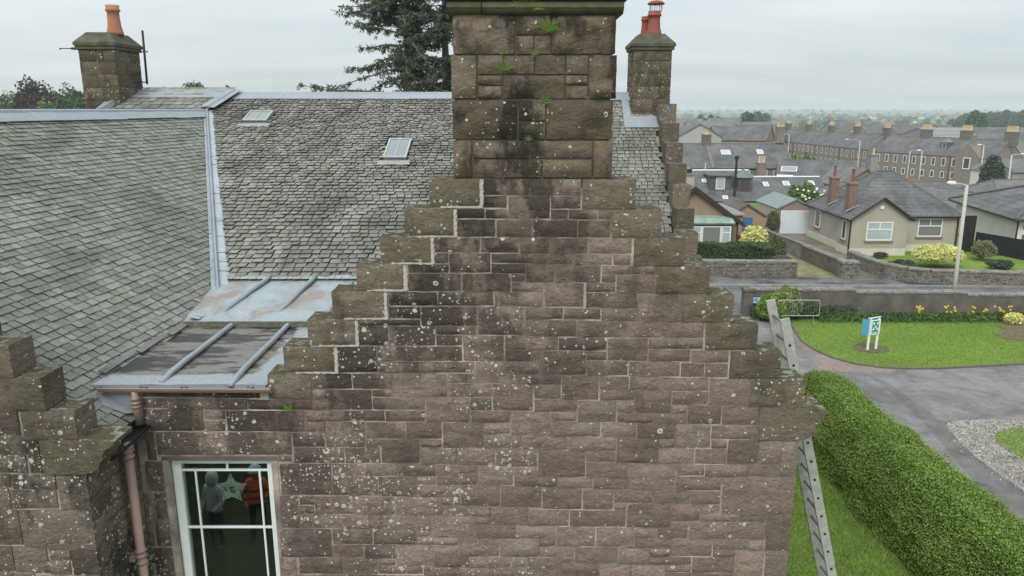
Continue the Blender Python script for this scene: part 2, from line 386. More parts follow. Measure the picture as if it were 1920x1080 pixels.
body = [(TA, T('1225,60,1572,183 1578,62,1960,183 1225,188,1400,275 1410,190,1725,360 1730,190,1955,285 1028,287,1235,358 1240,288,1405,358 1730,290,1860,365 1863,290,2078,365 2085,292,2188,365 1030,365,1315,495 1322,368,1590,497 1597,370,1930,500 1935,375,2178,500 858,502,1198,612 1205,503,1493,615 1500,503,1722,618 1728,505,2010,622 2018,508,2338,622 862,618,965,695 970,618,1280,765 1285,622,1605,692 1610,625,1893,700 1902,628,2190,705 2198,628,2332,705 660,700,965,765 1285,698,1540,770 1545,705,1755,833 1770,710,2105,838 2115,712,2515,775 2115,780,2218,838 2225,780,2510,918 660,770,1060,905 1065,772,1430,908 1437,776,1537,833 1437,838,1675,908 1685,843,1978,1022 1995,843,2215,910 515,910,880,1010 885,910,1303,1010 1310,913,1670,1018 1995,918,2378,1030 2386,925,2704,1137')),
 (TC, T('915,-20,1155,68 1160,-20,1575,122 1582,-20,1928,190 693,75,1150,120 693,126,912,268 918,126,1262,270 1272,126,1572,188 1272,195,1468,270 1475,196,1780,388 1788,198,2185,303 1788,308,2045,392 535,278,825,472 832,278,1048,385 1052,278,1465,388 832,392,1145,474 1150,392,1558,474 1565,395,1885,552 1890,400,2045,487 345,482,638,595 645,482,940,598 945,482,1353,655 1360,482,1560,550 1362,558,1690,655 1697,560,1998,760 345,600,450,672 455,602,788,752 790,602,942,655 795,662,1187,752 1195,662,1520,845 1527,662,1688,755 -140,678,340,752 345,678,450,752 -300,760,285,918 292,758,628,838 632,758,885,838 890,760,1187,838 1532,762,1825,848 1832,766,2125,945 292,845,435,918 440,843,735,1032 742,846,1040,968 1045,846,1313,970 1320,852,1618,1035 1625,853,1825,935 195,925,435,1030 742,975,855,1038 860,975,1146,1152 1152,976,1313,1035 1625,942,1912,1042')),
 (TD, T('100,-12,380,74 388,-8,665,77 672,-5,930,83 100,82,485,203 492,85,855,210 862,90,1122,213 1130,93,1440,215 350,212,710,308 718,218,1018,383 1025,220,1434,296 1025,302,1338,390 1345,306,1625,400 213,315,552,488 560,316,708,380 562,388,870,494 878,393,1258,500 1265,405,1442,508 1446,405,1620,510 50,493,368,566 375,497,648,678 657,503,876,600 882,503,1100,604 1106,512,1474,612 1480,518,1775,718 165,570,365,668 660,606,918,682 925,615,1195,776 1203,620,1470,713 168,675,487,766 495,683,781,846 788,690,916,774 1203,716,1312,779 1320,722,1568,862 1575,726,1848,866 293,772,485,838 790,780,1052,852 1060,783,1311,858 295,843,661,955 668,850,933,962 940,856,1218,970 1227,865,1488,1036 1497,870,1848,974 80,955,415,1050 425,958,780,1062 785,963,1093,1152 1100,973,1220,1035 1495,980,1612,1040 1618,980,1845,1157 1850,980,2015,1157 2022,980,2120,1230')),
 (TE, T('205,118,582,232 588,118,852,232 1152,118,1420,240 1425,120,1715,246 1720,128,2026,258 1850,264,2026,328 104,238,487,470 104,478,238,718 104,726,487,938 104,945,228,1180 494,238,728,325 735,240,1018,328 1024,242,1268,330 1272,245,1575,396 1582,250,1848,400 1855,334,2175,412 494,332,835,474 840,335,1120,482 1127,337,1268,391 1127,396,1452,484 1458,400,1750,554 1757,406,2062,565 246,478,355,548 246,554,355,612 360,484,650,616 657,485,958,620 965,487,1309,623 1315,489,1450,545 1315,551,1672,628 1678,560,1965,694 250,618,555,720 560,621,868,728 874,625,1222,736 1228,628,1562,791 1568,634,1670,690 1570,696,1868,796 494,727,793,840 800,731,1122,843 1128,738,1222,786 1128,791,1438,846 1444,796,1742,936 1748,798,2045,936 494,845,725,937 732,847,965,950 970,850,1250,1003 1255,852,1437,926 1255,931,1518,1013 1525,941,1945,1016 246,944,570,1062 577,946,832,1065 838,955,965,998 838,1004,1172,1066 1178,1010,1436,1092 1442,1017,1672,1092 1678,1021,1945,1092 240,1070,445,1160 450,1072,620,1160 625,1072,900,1160 905,1074,1170,1160 1176,1098,1500,1190 1506,1098,1945,1190')),
 (TF, T('196,144,548,336 555,144,775,226 555,232,866,345 1098,124,1366,236 1372,129,1610,240 878,243,1224,434 1230,244,1442,326 1449,247,1760,333 1766,248,1912,333 1230,334,1570,437 342,344,606,422 612,350,868,428 230,430,523,576 530,433,760,582 767,437,1052,532 1058,440,1339,538 1345,445,1562,541 767,537,856,583 862,538,1186,716 1192,541,1410,666 1416,546,1558,608 132,584,426,702 434,588,852,709 1190,671,1325,719 1414,614,1694,673 1700,617,1900,676 1332,678,1606,802 1612,681,1897,806 28,706,324,794 334,712,623,856 631,716,926,862 934,724,1088,791 1095,727,1313,796 934,798,1196,866 1204,807,1500,932 1507,811,1766,884 1771,814,1884,888 210,803,324,853 208,860,464,940 472,866,796,986 802,871,1026,991 1032,874,1190,932 1032,938,1342,998 1508,890,1678,935 1350,940,1670,1056 1680,893,1884,1105 110,944,366,1145 372,944,468,978 372,985,652,1100 657,990,886,1100 893,1000,1136,1105 1142,1003,1342,1052 1142,1057,1446,1130 1451,1062,1730,1130 0,1018,104,1145')),
 (TK, T('252,315,417,0')),
 (TJ, T('800,44,1005,73 1012,44,1192,73 1198,44,1462,80 805,80,940,134 946,84,1392,142 810,142,1145,263 1150,148,1266,200 1150,205,1266,265 880,270,1640,398 822,270,874,430 822,436,955,606 822,612,870,760 876,612,965,762 822,768,870,912 876,768,985,914 822,920,870,1010 822,1016,870,1090 876,920,1005,1120 1562,402,1640,436')),
]
body[5] = (TK, T('222,525,632,735 470,740,612,938 462,941,598,1100 556,330,648,518'))
# ---- mortar and core: a stepped profile, filled course by course
BL = -4.08; BR = 3.12
def Xw(px, py): return at_y(px, py, WY).x
def Zw(py, px=998): return at_y(px, py, WY).z
steps_px = [(334, 805, 1190), (387, 757, 1238), (439, 712, 1284), (490, 668, 1330), (541, 623, 1375), (594, 577, 1420), (646, 532, 1466), (700, 503, 1508)]
zs = [Zw(s[0]) for s in steps_px]; xl = [Xw(s[1], s[0]+25) for s in steps_px]; xr = [Xw(s[2], s[0]+25) for s in steps_px]
GZ = Zw(750)                               # top of the wall at the eaves
wall = MB(); MD = .005
for i in range(8):
    z1 = zs[i] - .10; z0 = zs[i+1] - .10 if i < 7 else GZ
    wall.box(xl[i] + .012, xr[i] - .012, WY + MD, WY + .30, z0, z1)
wx0, wx1 = at_y(321, 861, WY + .075).x, at_y(512, 861, WY + .075).x     # window opening
WZT = at_y(416, 858, WY + .075).z; WZB = WZT - 2.02
EZ = at_y(380, 734, WY).z                  # underside of gutter
wall.box(BL, xl[7], WY + MD, WY + .30, GZ + .004, EZ)
zz = min(GZ, EZ)
wall.box(BL, BR - .012, WY + MD, WY + .30, WZT, GZ)
wall.box(BL, wx0, WY + MD, WY + .30, WZB, WZT); wall.box(wx1, BR - .012, WY + MD, WY + .30, WZB, WZT)
wall.box(BL, BR - .012, WY + MD, WY + .30, -.3, WZB)
gable = wall.build('gable_wall', M_MORTAR, B)
n = 0; rects = []
for tile, rs in body:
    for r_ in rs: rects.append(wrect(px_rect(tile, r_), WY, .0030))
rects = [r_ for r_ in rects if r_[3] > r_[2] and r_[1] > r_[0]]
rects.sort(key=lambda r_: -(r_[1]-r_[0])*(r_[3]-r_[2]))
stuff = MB()
def clampx(a, b, c, d):
    return a, min(b, BR), c, d
for i, r_ in enumerate(rects):
    a, b, c, d = clampx(*r_)
    # keep clear of the window opening
    if d > WZB and c < WZT - .01 and a < wx1 - .07 and b > wx0 - .01 and a > wx0: a = wx1 + .075
    if d > WZB and c < WZT - .01 and b > wx0 - .075 and a < wx0: b = wx0 - .075
    if b - a < .02: continue
    if i < 300:
        mb = MB(); rock(mb, a, b, c, d, WY - rng.uniform(0, .006), WY + .05, amp=.013 + .010 * rng.random()); mb.build('stone', M_STONE, gable, fix=False)
    else: rock(stuff, a, b, c, d, WY, WY + .05)
# below the picture the wall goes on in random courses
z = at_y(960, 1106, WY).z
zlow = z
while z > .05:
    h = rng.choice([.14, .17, .2]); x = BL + .03
    z0 = max(z - h, .0)
    while x < BR - .1:
        w_ = rng.uniform(.25, .6); x1 = min(x + w_, BR)
        if BR - x1 < .12: x1 = BR
        if not (x1 > wx0 - .08 and x < wx1 + .08 and z > WZB): rock(stuff, x, x1 - .009, z0 + .009, z, WY, WY + .05)
        x = x1
    z = z0
stuff.build('stone_rows', M_STONE, gable, kind='stuff')
# chamfered margin of the window
M_MARGIN = plain('pink_margin_stone', (.150, .106, .090), .92, .22, 2.5, bump=.5, bscale=30)
for s_ in (0, 1):
    mb = MB(); xo = (wx0, wx1)[s_]; d_ = (-1, 1)[s_]; mb.tint = .45
    zt = WZT
    for k in range(5):
        z1 = WZT - k * .42; z0 = max(z1 - .415, WZB)
        mb.tint = rng.random()
        mb.add([(xo + d_*.071, WY + .002, z0), (xo, WY + .060, z0), (xo, WY + .2, z0), (xo + d_*.071, WY + .2, z0), (xo + d_*.071, WY + .002, z1), (xo, WY + .060, z1), (xo, WY + .2, z1), (xo + d_*.071, WY + .2, z1)],
               [(0,1,5,4),(1,2,6,5),(2,3,7,6),(3,0,4,7),(4,5,6,7),(3,2,1,0)])
    mb.build('window_margin', M_MARGIN, gable)
mb = MB(); mb.tint = .5; mb.prism([(wx0 - .07, WY + .002), (wx1 + .07, WY + .002), (wx1, WY + .08), (wx0, WY + .08)], WZT, WZT + .05, 'z'); mb.build('lintel_chamfer', M_MARGIN, gable)
mb = MB(); mb.box(wx0 - .05, wx1 + .05, WY - .05, WY + .18, WZB - .12, WZB); mb.build('window_sill', M_STONE, gable)
# ---- crow steps
left_steps = [(TA,(818,57,1198,268)),(TA,(632,282,1003,488)),(TA,(448,496,832,690)),(TA,(272,702,628,893)),(TA,(90,906,482,1105)),(TC,(306,78,666,268)),(TC,(128,282,510,470)),(TC,(10,486,335,672))]
right_steps = [(TB,(207,62,610,285)),(TB,(432,290,803,500)),(TB,(592,505,978,712)),(TB,(762,718,1165,922)),(TB,(952,930,1342,1137)),(TD,(1450,105,1842,304)),(TD,(1632,313,2015,520)),(TD,(1780,522,2195,728))]
for tile, r_ in left_steps + right_steps:
    a, b, c, d = wrect(px_rect(tile, r_), WY, .003)
    mb = MB(); rock(mb, a, b, c, d, WY - .010, WY + .34, amp=.020); mb.build('crow_step', M_STEP, gable, fix=False)
# fresh pointing beside and under the left steps
for tile, r_ in left_steps[:7]:
    x0, y0, x1, y1 = px_rect(tile, r_); a, b, c, d = wrect((x0, y0, x1, y1), WY, 0)
    mb = MB(); nseg = 14
    # vertical ragged strip
    L = [(b + .003 - rng.uniform(0, .008), c - .012 + (d - c) * i / nseg) for i in range(nseg + 1)]; Rr = [(b + .030 + rng.uniform(-.006, .012), c - .012 + (d - c) * i / nseg) for i in range(nseg + 1)]
    for i in range(nseg):
        y_ = WY - .006 - .006 * rng.random()
        mb.add([(L[i][0], y_, L[i][1]), (Rr[i][0], y_, Rr[i][1]), (Rr[i+1][0], y_, Rr[i+1][1]), (L[i+1][0], y_, L[i+1][1]), (L[i][0], WY+.02, L[i][1]), (Rr[i][0], WY+.02, Rr[i][1]), (Rr[i+1][0], WY+.02, Rr[i+1][1]), (L[i+1][0], WY+.02, L[i+1][1])],
               [(0,1,2,3),(1,5,6,2),(4,0,3,7),(0,4,5,1),(3,2,6,7)])
    # strip under the block
    xs_ = [a + .22 * (b - a) + (b + .03 - a - .22 * (b - a)) * i / nseg for i in range(nseg + 1)]
    for i in range(nseg):
        y_ = WY - .006 - .006 * rng.random(); t1 = c + .004 + rng.uniform(0, .006); t0 = c - .012 - rng.uniform(0, .008)
        mb.box(xs_[i], xs_[i+1] - .0005, y_, WY + .02, t0, t1)
    mb.build('fresh_pointing', M_FRESH, gable)
# ---- moulded skewputt at the right eaves
ZP = lambda px, py: (at_y(px, py, WY).x, at_y(px, py, WY).z)
prof = [ZP(1423, 824), ZP(1423, 764), ZP(1505, 764), ZP(1548, 767), ZP(1553, 772), ZP(1545, 781), ZP(1534, 788), ZP(1529, 797), ZP(1528, 803), ZP(1534, 805), ZP(1532, 811), ZP(1524, 816), ZP(1514, 821), ZP(1502, 825)]
mb = MB(); mb.tint = .4; mb.prism(prof, WY - .015, WY + .40); mb.build('skewputt', M_STEP, gable)
# ---- main chimney stack
ch = T('862,80,1216,305 1222,85,1418,195 1222,198,1322,305 1326,198,1418,305 1423,82,1796,305 866,310,1000,555 1006,310,1150,418 1155,310,1325,418 1330,310,1500,418 1505,310,1628,418 1006,423,1143,478 1006,483,1143,555 1149,423,1498,555 1503,423,1626,476 1503,481,1626,555 1633,310,1786,555 868,562,1230,785 1236,562,1388,680 1236,685,1388,785 1393,560,1766,785 870,790,974,1000 981,792,1300,890 1305,792,1650,890 981,896,1145,1000 1150,898,1365,1000 1370,898,1650,1000 1658,790,1752,1000')
chz0 = zs[0] - .10; cz1 = at_y(998, 27, WY).z; cx0, cx1 = at_y(850, 200, WY).x, at_y(1150, 200, WY).x
mb = MB(); mb.box(cx0 + .03, cx1 - .03, WY + .012, WY + .80, chz0, cz1); stack = mb.build('chimney_stack', M_MORTARD, B)
for r_ in ch:
    a, b, c, d = wrect(px_rect(TH3, r_), WY, .0045)
    if r_[0] < 880: a = cx0 + rng.uniform(-.018, .012)
    if r_[2] > 1745: b = cx1 + rng.uniform(-.012, .022)
    mb = MB(); rock(mb, a, b, c, d, WY - rng.uniform(.0, .01), WY + (.06 if (a > cx0 + .05 and b < cx1 - .05) else .30), amp=.030 if a > cx0 + .05 and b < cx1 - .05 else .045); mb.build('stone', M_CHIM, stack, fix=False)
side = MB()
for s_, xs_ in ((0, cx0), (1, cx1)):
    z = chz0 + .104; 
    while z < cz1 - .1:
        h = .235
        for (ya, yb) in ((WY + .305, WY + .55), (WY + .555, WY + .80)):
            side.tint = rng.random(); side.box(xs_ - .002 if s_ == 0 else xs_ - .08, xs_ + .08 if s_ == 0 else xs_ + .002, ya, yb, z, min(z + h, cz1) - .008)
        z += h
side.build('side_stones', M_CHIM, stack, kind='stuff')
c0, c1 = at_y(837, 15, WY - .07).x, at_y(1170, 15, WY - .07).x; zc0 = cz1; zc1 = at_y(998, 4, WY).z
for (xa, xb) in ((c0, at_y(903, 15, WY).x - .004), (at_y(903, 15, WY).x + .004, c1)):
    mb = MB(); mb.tint = rng.random()
    mb.prism([(WY - .02, zc0), (WY - .055, zc0 + .02), (WY - .085, zc0 + .055), (WY - .085, zc0 + .09), (WY - .06, zc0 + .115), (WY + .80, zc0 + .115), (WY + .80, zc0)], xa, xb, 'x')
    mb.prism([(WY - .10, zc0 + .119), (WY - .12, zc0 + .135), (WY - .12, zc0 + .24), (WY + .02, zc0 + .34), (WY + .80, zc0 + .34), (WY + .80, zc0 + .119)], xa - .03 * (xa == c0), xb + .03 * (xb == c1), 'x')
    mb.build('cornice', plain('mossy_cornice', (.115, .108, .068), .9, .35, 5, bump=.8, bscale=25), stack)
for px_ in (-.35, .22, .78):
    mb = MB(); mb.lathe((px_, WY + .38, zc0 + .33), [(.17, 0), (.16, .08), (.12, .15), (.11, .55), (.13, .58), (.13, .64), (.09, .64)]); mb.build('chimney_pot', M_TERRA, stack, smooth=True)
# ---- right return wall and body of the building
mb = MB(); mb.box(BR - .3, BR - .03, WY + .30, 16.0, -.3, GZ - .1); mb.build('side_wall', M_MORTAR, B)
side = MB(); z = 0.0
while z < GZ - .2:
    y = WY + .02
    while y < 15.9:
        w_ = rng.uniform(.3, .6); side.tint = rng.random(); side.box(BR - .031, BR - .002, y + .055 if y < 7.6 else y, min(y + w_, 16) - .01, z, z + .2 - .01); y += w_
    z += .2
side.build('side_stones', M_STONE, B, kind='stuff')
mb = MB()
mb.box(BL - 8.5, BL, WY + .30, 19.4, -.3, 5.0); mb.box(BL + .02, BR - .35, WY + .35, 19.4, -.3, 5.2 - 1.0); mb.build('inner_walls', plain('dark_inside', (.05, .045, .04), .95), B)
# ================================================================== roofs
def slates(name, O, U, V, inside, gauge, wmin, wmax, mat, roof, keep, vmax, umax, und, lift=.014, grow=1.0, origin=B, miss=()):
    """slates laid on the plane O+uU+vV; the keep nearest ones are objects of their own"""
    O, U, V = Vector(O), Vector(U).normalized(), Vector(V).normalized(); N = U.cross(V).normalized()
    if N.z < 0: N = -N
    cand = []
    v = 0.0; row = 0
    while v < vmax:
        g = gauge * (1 - (1 - grow) * v / vmax); u = -rng.random() * wmax
        while u < umax:
            w_ = rng.uniform(wmin, wmax) * (1 - (1 - grow) * v / vmax)
            c = O + U * (u + w_/2) + V * (v + g/2)
            if inside(c): cand.append((u, v, w_, g, c))
            u += w_
        v += g; row += 1
    cam_ = Vector((0, 0, CH)); cand.sort(key=lambda q: (q[4] - cam_).length if keep and in_view(q[4]) else 1e6 + (q[4] - cam_).length)
    st = MB()
    for i, (u, v, w_, g, c) in enumerate(cand):
        mb = MB() if i < keep else st
        mb.tint = rng.random()
        L = g * 1.5; j = lambda a: rng.uniform(-a, a); gap = .0035
        l0 = lift * rng.uniform(.75, 1.5); y0 = v - abs(j(.010)) * gauge * 6; y1 = v - abs(j(.010)) * gauge * 6
        p = lambda a, b, h: O + U * a + V * b + N * h
        cl = .016 * rng.random(); cr_ = .016 * rng.random(); rot = j(.006); gap = .0055 if lift < .02 else .009
        top = [p(u + gap + cl, y0, l0), p(u + w_ - gap - cr_, y1 + rot, l0), p(u + w_ - gap, y1 + .014, l0 - .0005), p(u + w_ - gap, v + L, .001), p(u + gap, v + L, .001), p(u + gap, y0 + .014, l0 - .0005)]
        bot = [q - N * min(.010, l0 * .75) for q in (top[0], top[1], top[2], top[5])]
        mb.add(top + bot, [(0,1,2,3,4,5), (0,6,7,1), (1,7,8,2), (5,9,6,0)])
        if i < keep: mb.build('slate', mat, roof, fix=False)
    st.build('slate_courses', mat, roof, kind='stuff', fix=False)
    return cand
def in_view(p):
    d = Vector(p) - Vector((0, 0, CH)); z_ = d.y * cT - d.z * sT
    if z_ < .1: return False
    x_ = d.x / z_ * FP + 960; y_ = 540 - (d.y * sT + d.z * cT) / z_ * FP
    return 0 < x_ < 1920 and 0 < y_ < 1080
# wing roof A: its right slope
AX, AZ = -4.49, CH - 2.85; AS = .75; KA = .08; ARX = AX - (2.77) / AS; ARZ = CH - .08; AEX = -4.00; AEZ = AZ - (AEX - AX) * -AS * -1
AEZ = AZ - (AEX - AX) * AS
FWY = 6.53                                  # front of the left wing
BZ0, BY0, BS = CH - 2.55, 11.34, .35        # roof B plane: z = BZ0 + (y-BY0)*BS
def zA(x): return AZ + (AX - x) * AS
def zB(y): return BZ0 + (y - BY0) * BS
def mkroof(name, poly, t=.05):
    mb = MB(); mb.slab(poly, t); return mb.build(name, M_UNDER, B)
yR = BY0 + (ARZ - BZ0) / BS                 # where ridge A meets roof B
RXE = ARX + KA * (yR - 7.5); yV = BY0 + (AZ - BZ0)/BS
roofA = mkroof('wing_roof', [(AEX - KA*.67, FWY + .3, AEZ - .02), (AEX, WY - .02, AEZ - .02), (AX, WY + .05, AZ - .02), (AX + KA * (yV - 7.5), yV, AZ - .02), (RXE, yR, ARZ - .02), (ARX - KA * .7, FWY + .3, ARZ - .02)])
lenA = math.hypot(ARX - AEX, ARZ - AEZ)
def inA(c):
    if c.y > BY0 + (c.z - BZ0) / BS - .02: return False
    if c.y > WY - .06 and c.z < AZ - .045: return False
    return c.z < ARZ - .03
slates('A', (AEX - KA * .67, FWY + .30, AEZ), (KA, 1, 0), (ARX - AEX, 0, ARZ - AEZ), inA, .108, .11, .195, M_SLATE_A, roofA, 300, lenA + .2, 12.5, None, grow=.86, lift=.019)
# other slope of the wing (seen only from elsewhere)
mb = MB(); mb.slab([(ARX - KA*.7, FWY + .3, ARZ), (RXE, yR, ARZ), (ARX - 2.9, yR, ARZ - 3.05), (ARX - 2.9, FWY + .3, ARZ - 3.05)], .05); mb.build('wing_roof_far_slope', M_SLATE_A, B)
# roof B
BYR = 19.6; BZR = zB(BYR)
roofB = mkroof('main_roof', [(AX - .0, BY0, BZ0), (1.0, BY0, BZ0), (1.0, BYR, BZR), (-9.9, BYR, BZR), (-9.9, yR, zB(yR)), (RXE, yR, zB(yR))])
def inB(c):
    if c.z > BZR - .02: return False
    if c.z < ARZ and c.x < AX - (c.z - AZ) / AS + KA * (c.y - 7.5) + .06: return False
    # the step up to the higher strip at the left
    if c.y > yR and c.x < stripx(c.y) + .05: return False
    for (xa, xb, ya, yb) in SKY: 
        if xa < c.x < xb and ya < c.y < yb: return False
    return True
sx0, sx1 = at_y(390, 213, yR).x, at_y(441, 180, BYR).x
def stripx(y): return sx0 + (sx1 - sx0) * (y - yR) / (BYR - yR)
# skylights: (left px, right px at the lower edge, top py, bottom py)
def onB(px, py):
    r_ = ray(px, py); t = (BZ0 - BY0 * BS - CH) / (r_.z - BS * r_.y); return Vector((0, 0, CH)) + r_ * t
SKYD = [((471, 215), (503, 215), (466, 233), (500, 233)), ((731, 268), (770, 268), (720, 303), (762, 303))]
SKY = []
for tl, tr_, bl, br in SKYD:
    p0, p1, p2, p3 = onB(*tl), onB(*tr_), onB(*bl), onB(*br)
    SKY.append((min(p0.x, p2.x) - .02, max(p1.x, p3.x) + .02, min(p2.y, p3.y) - .14, max(p0.y, p1.y) + .02))
slates('B', (-8.0, BY0 - .02, BZ0 - .007), (1, 0, 0), (0, 1, BS), inB, .142, .115, .200, M_SLATE_B, roofB, 0, math.hypot(BYR - BY0, BZR - BZ0), 9.0, None, lift=.032, grow=.88)
M_GLASSG = plain('grey_skylight_glass', (.20, .235, .25), .30, .05, 2, spec=.4)
for i, (xa, xb, ya, yb) in enumerate(SKY):
    xa += .03; xb -= .03; ya += .16; yb -= .03
    P = lambda x, y, h: (x - BS*0, y - h * BS / math.hypot(1, BS), zB(y) + h / math.hypot(1, BS))
    def pbox(mb, x0, x1, y0, y1, h0, h1):
        mb.add([P(x0,y0,h0),P(x1,y0,h0),P(x1,y1,h0),P(x0,y1,h0),P(x0,y0,h1),P(x1,y0,h1),P(x1,y1,h1),P(x0,y1,h1)], [(0,1,5,4),(1,2,6,5),(2,3,7,6),(3,0,4,7),(4,5,6,7),(3,2,1,0)])
    mb = MB(); pbox(mb, xa, xb, ya, yb, -.02, .085); sl = mb.build('skylight', M_LEAD if i else M_LEAD, roofB)
    mb = MB(); t_ = .022
    pbox(mb, xa-.01, xb+.01, ya-.02, ya + t_, .087, .108); pbox(mb, xa-.01, xb+.01, yb - t_, yb+.01, .087, .108)
    pbox(mb, xa-.01, xa + t_, ya + t_, yb - t_, .087, .108); pbox(mb, xb - t_, xb+.01, ya + t_, yb - t_, .087, .108); xm = (xa + xb)/2; pbox(mb, xm - .009, xm + .009, ya + t_, yb - t_, .087, .106)
    mb.build('frame', M_ALU, sl)
    for (q0, q1) in ((xa + t_, xm - .009), (xm + .009, xb - t_)):
        mb = MB(); pbox(mb, q0 + .001, q1 - .001, ya + t_ + .001, yb - t_ - .001, .088, .094); mb.build('pane', M_GLASSG, sl)
    mb = MB()
    for q in range(9):
        x0 = xa - .10 + (xb - xa + .2) * q / 9; x1 = xa - .10 + (xb - xa + .2) * (q + 1) / 9
        pbox(mb, x0, x1 - .001, ya - .20 - rng.uniform(0, .05), ya - .03, .024, .034 + .004 * rng.random())
    mb.build('lead_apron', plain('weathered_apron', (.30, .30, .29), .6, .25, 20), sl)
# higher strip of the ridge at the left
dh = .085
mb = MB(); P0 = (stripx(yR), yR, zB(yR) + dh); P1 = (stripx(BYR), BYR, BZR + dh)
mb.slab([P0, P1, (-9.75, BYR, BZR + dh), (-9.75, yR - .2, zB(yR - .2) + dh)], .08); roofL = mb.build('upper_roof', M_UNDER, B)
def inL(c): return c.x < stripx(c.y) - .12 and c.x > -9.62 and c.y > yR - .15
slates('L', (-9.7, yR - .25, zB(yR - .25) + dh), (1, 0, 0), (0, 1, BS), inL, .25, .17, .27, M_SLATE_A, roofL, 0, 1.55, 4.6, None, lift=.02)
# right part of the main roof, steeper, with its crow-stepped gable
DS = .95; DX1 = 3.60; DY0 = 16.0
def zD(y): return BZR - (BYR - y) * DS
mb = MB(); mb.slab([(1.02, DY0, zD(DY0)), (DX1, DY0, zD(DY0)), (DX1, BYR, BZR), (1.02, BYR, BZR)], .05); roofD = mb.build('right_roof', M_UNDER, B)
slates('D', (1.05, DY0, zD(DY0)), (1, 0, 0), (0, 1, DS), lambda c: c.x < DX1 - .03 and c.z < BZR - .03, .118, .12, .20, M_SLATE_B, roofD, 0, 4.96, 2.5, None, lift=.026, grow=.85)
# gable C behind the big wall
CRX = at_y(998, 300, WY + .3).x; CRZ = zs[0] + (xr[0] - cx1 + (cx1 - cx0) / 2) * 1.10 - .42
CRZ = CH + .02; CSL = 1.13
for s_ in (-1, 1):
    zt = CH - 2.95; xe = CRX + s_ * (CRZ - zt) / CSL
    yb_ = 18.2
    mb = MB(); mb.slab([(CRX, WY + .28, CRZ), (xe, WY + .28, zt), (xe, yb_, zt), (CRX, yb_, CRZ)], .05); rc = mb.build('gable_roof', M_UNDER, B)
    slates('C', (xe, WY + .30, zt), (0, 1, 0), (CRX - xe, 0, CRZ - zt), lambda c: c.z < CRZ - .05 and (c.y < BY0 + (c.z - BZ0) / BS or s_ > 0), .16, .15, .24, M_SLATE_A, rc, 0, 4.4, 10.4, None)
# crow steps of the right gable, receding
d_y = [(222, 265, 17.9), (265, 300, 17.45), (300, 336, 17.0), (336, 373, 16.5), (373, 410, 16.05), (410, 442, 15.6)]
gx0, gx1 = 3.57, 3.96
for i in range(8):
    yy = 18.75 - i * .47; z1 = zD(yy + .235) + .36; z0 = z1 - .44
    mb = MB(); mb.tint = rng.random(); xo = rng.uniform(-.012, .012)
    mb.box(gx0 + xo, gx1 + xo, yy - .236, yy + .22, z0 + .004, z1); mb.build('crow_step', M_STEP, B)
    mb = MB(); mb.box(gx0 + .03, gx1 - .03, yy - .235, yy + .235, -.2, z0 + .003); mb.build('gable_core', M_MORTAR, B)
mb = MB(); mb.box(gx0 + .03, gx1 - .03, 18.99, 20.4, -.2, BZR - .7); mb.build('gable_core', M_MORTAR, B)
# ridges, valleys and flashings in lead
def ridge(p0, p1, r=.045, wing=.22, dn=(0, 1, 1), nm='ridge_flashing', s1=None, s2=None):
    """lead roll along p0-p1 with a skirt on each side; s1,s2 are the down-slope directions"""
    p0, p1 = Vector(p0), Vector(p1); root_ = MB(); root_.tube([p0 + Vector((0,0,.03)), p1 + Vector((0,0,.03))], r, 8)
    for s_ in (s1, s2):
        if s_ is None: continue
        s_ = Vector(s_).normalized(); d = (p1 - p0).normalized(); n_ = d.cross(s_).normalized()
        if n_.z < 0: n_ = -n_
        k = max(2, int((p1 - p0).length / .6)); 
        for i in range(k):
            a = p0 + (p1 - p0) * i / k; b = p0 + (p1 - p0) * (i + 1) / k - d * .003; h = .046 + .003 * (i % 2); w_ = wing + rng.uniform(-.012, .012)
            root_.add([a + n_*h, b + n_*h, b + s_*w_ + n_*h, a + s_*w_ + n_*h, a + n_*(h-.012), b + n_*(h-.012), b + s_*w_ + n_*(h-.012), a + s_*w_ + n_*(h-.012)],
                      [(0,1,2,3),(0,4,5,1),(1,5,6,2),(2,6,7,3),(3,7,4,0)])
    return root_.build(nm, M_LEAD, B, smooth=False)
ridge((ARX - KA*.7, FWY + .2, ARZ), (RXE, yR, ARZ), s1=(1, 0, -AS), s2=(-1, 0, -AS), wing=.24)
ridge((sx1, BYR, BZR), (1.3, BYR, BZR), s1=(0, -1, -BS), wing=.42, s2=(0, 1, -.9))
ridge((-9.75, BYR, BZR + dh - .03), (sx1, BYR, BZR + dh - .03), s1=(0, -1, -BS), wing=.46, s2=(0, 1, -.9))
ridge((1.3, BYR, BZR), (3.05, BYR, BZR), s1=(0, -1, -DS), wing=.22, s2=(0, 1, -.9))
ridge((stripx(yR), yR, zB(yR) + dh), (stripx(BYR), BYR, BZR + dh), s1=(1, -.2, -.07), s2=(-1, .2, .07), wing=.19, r=.05)
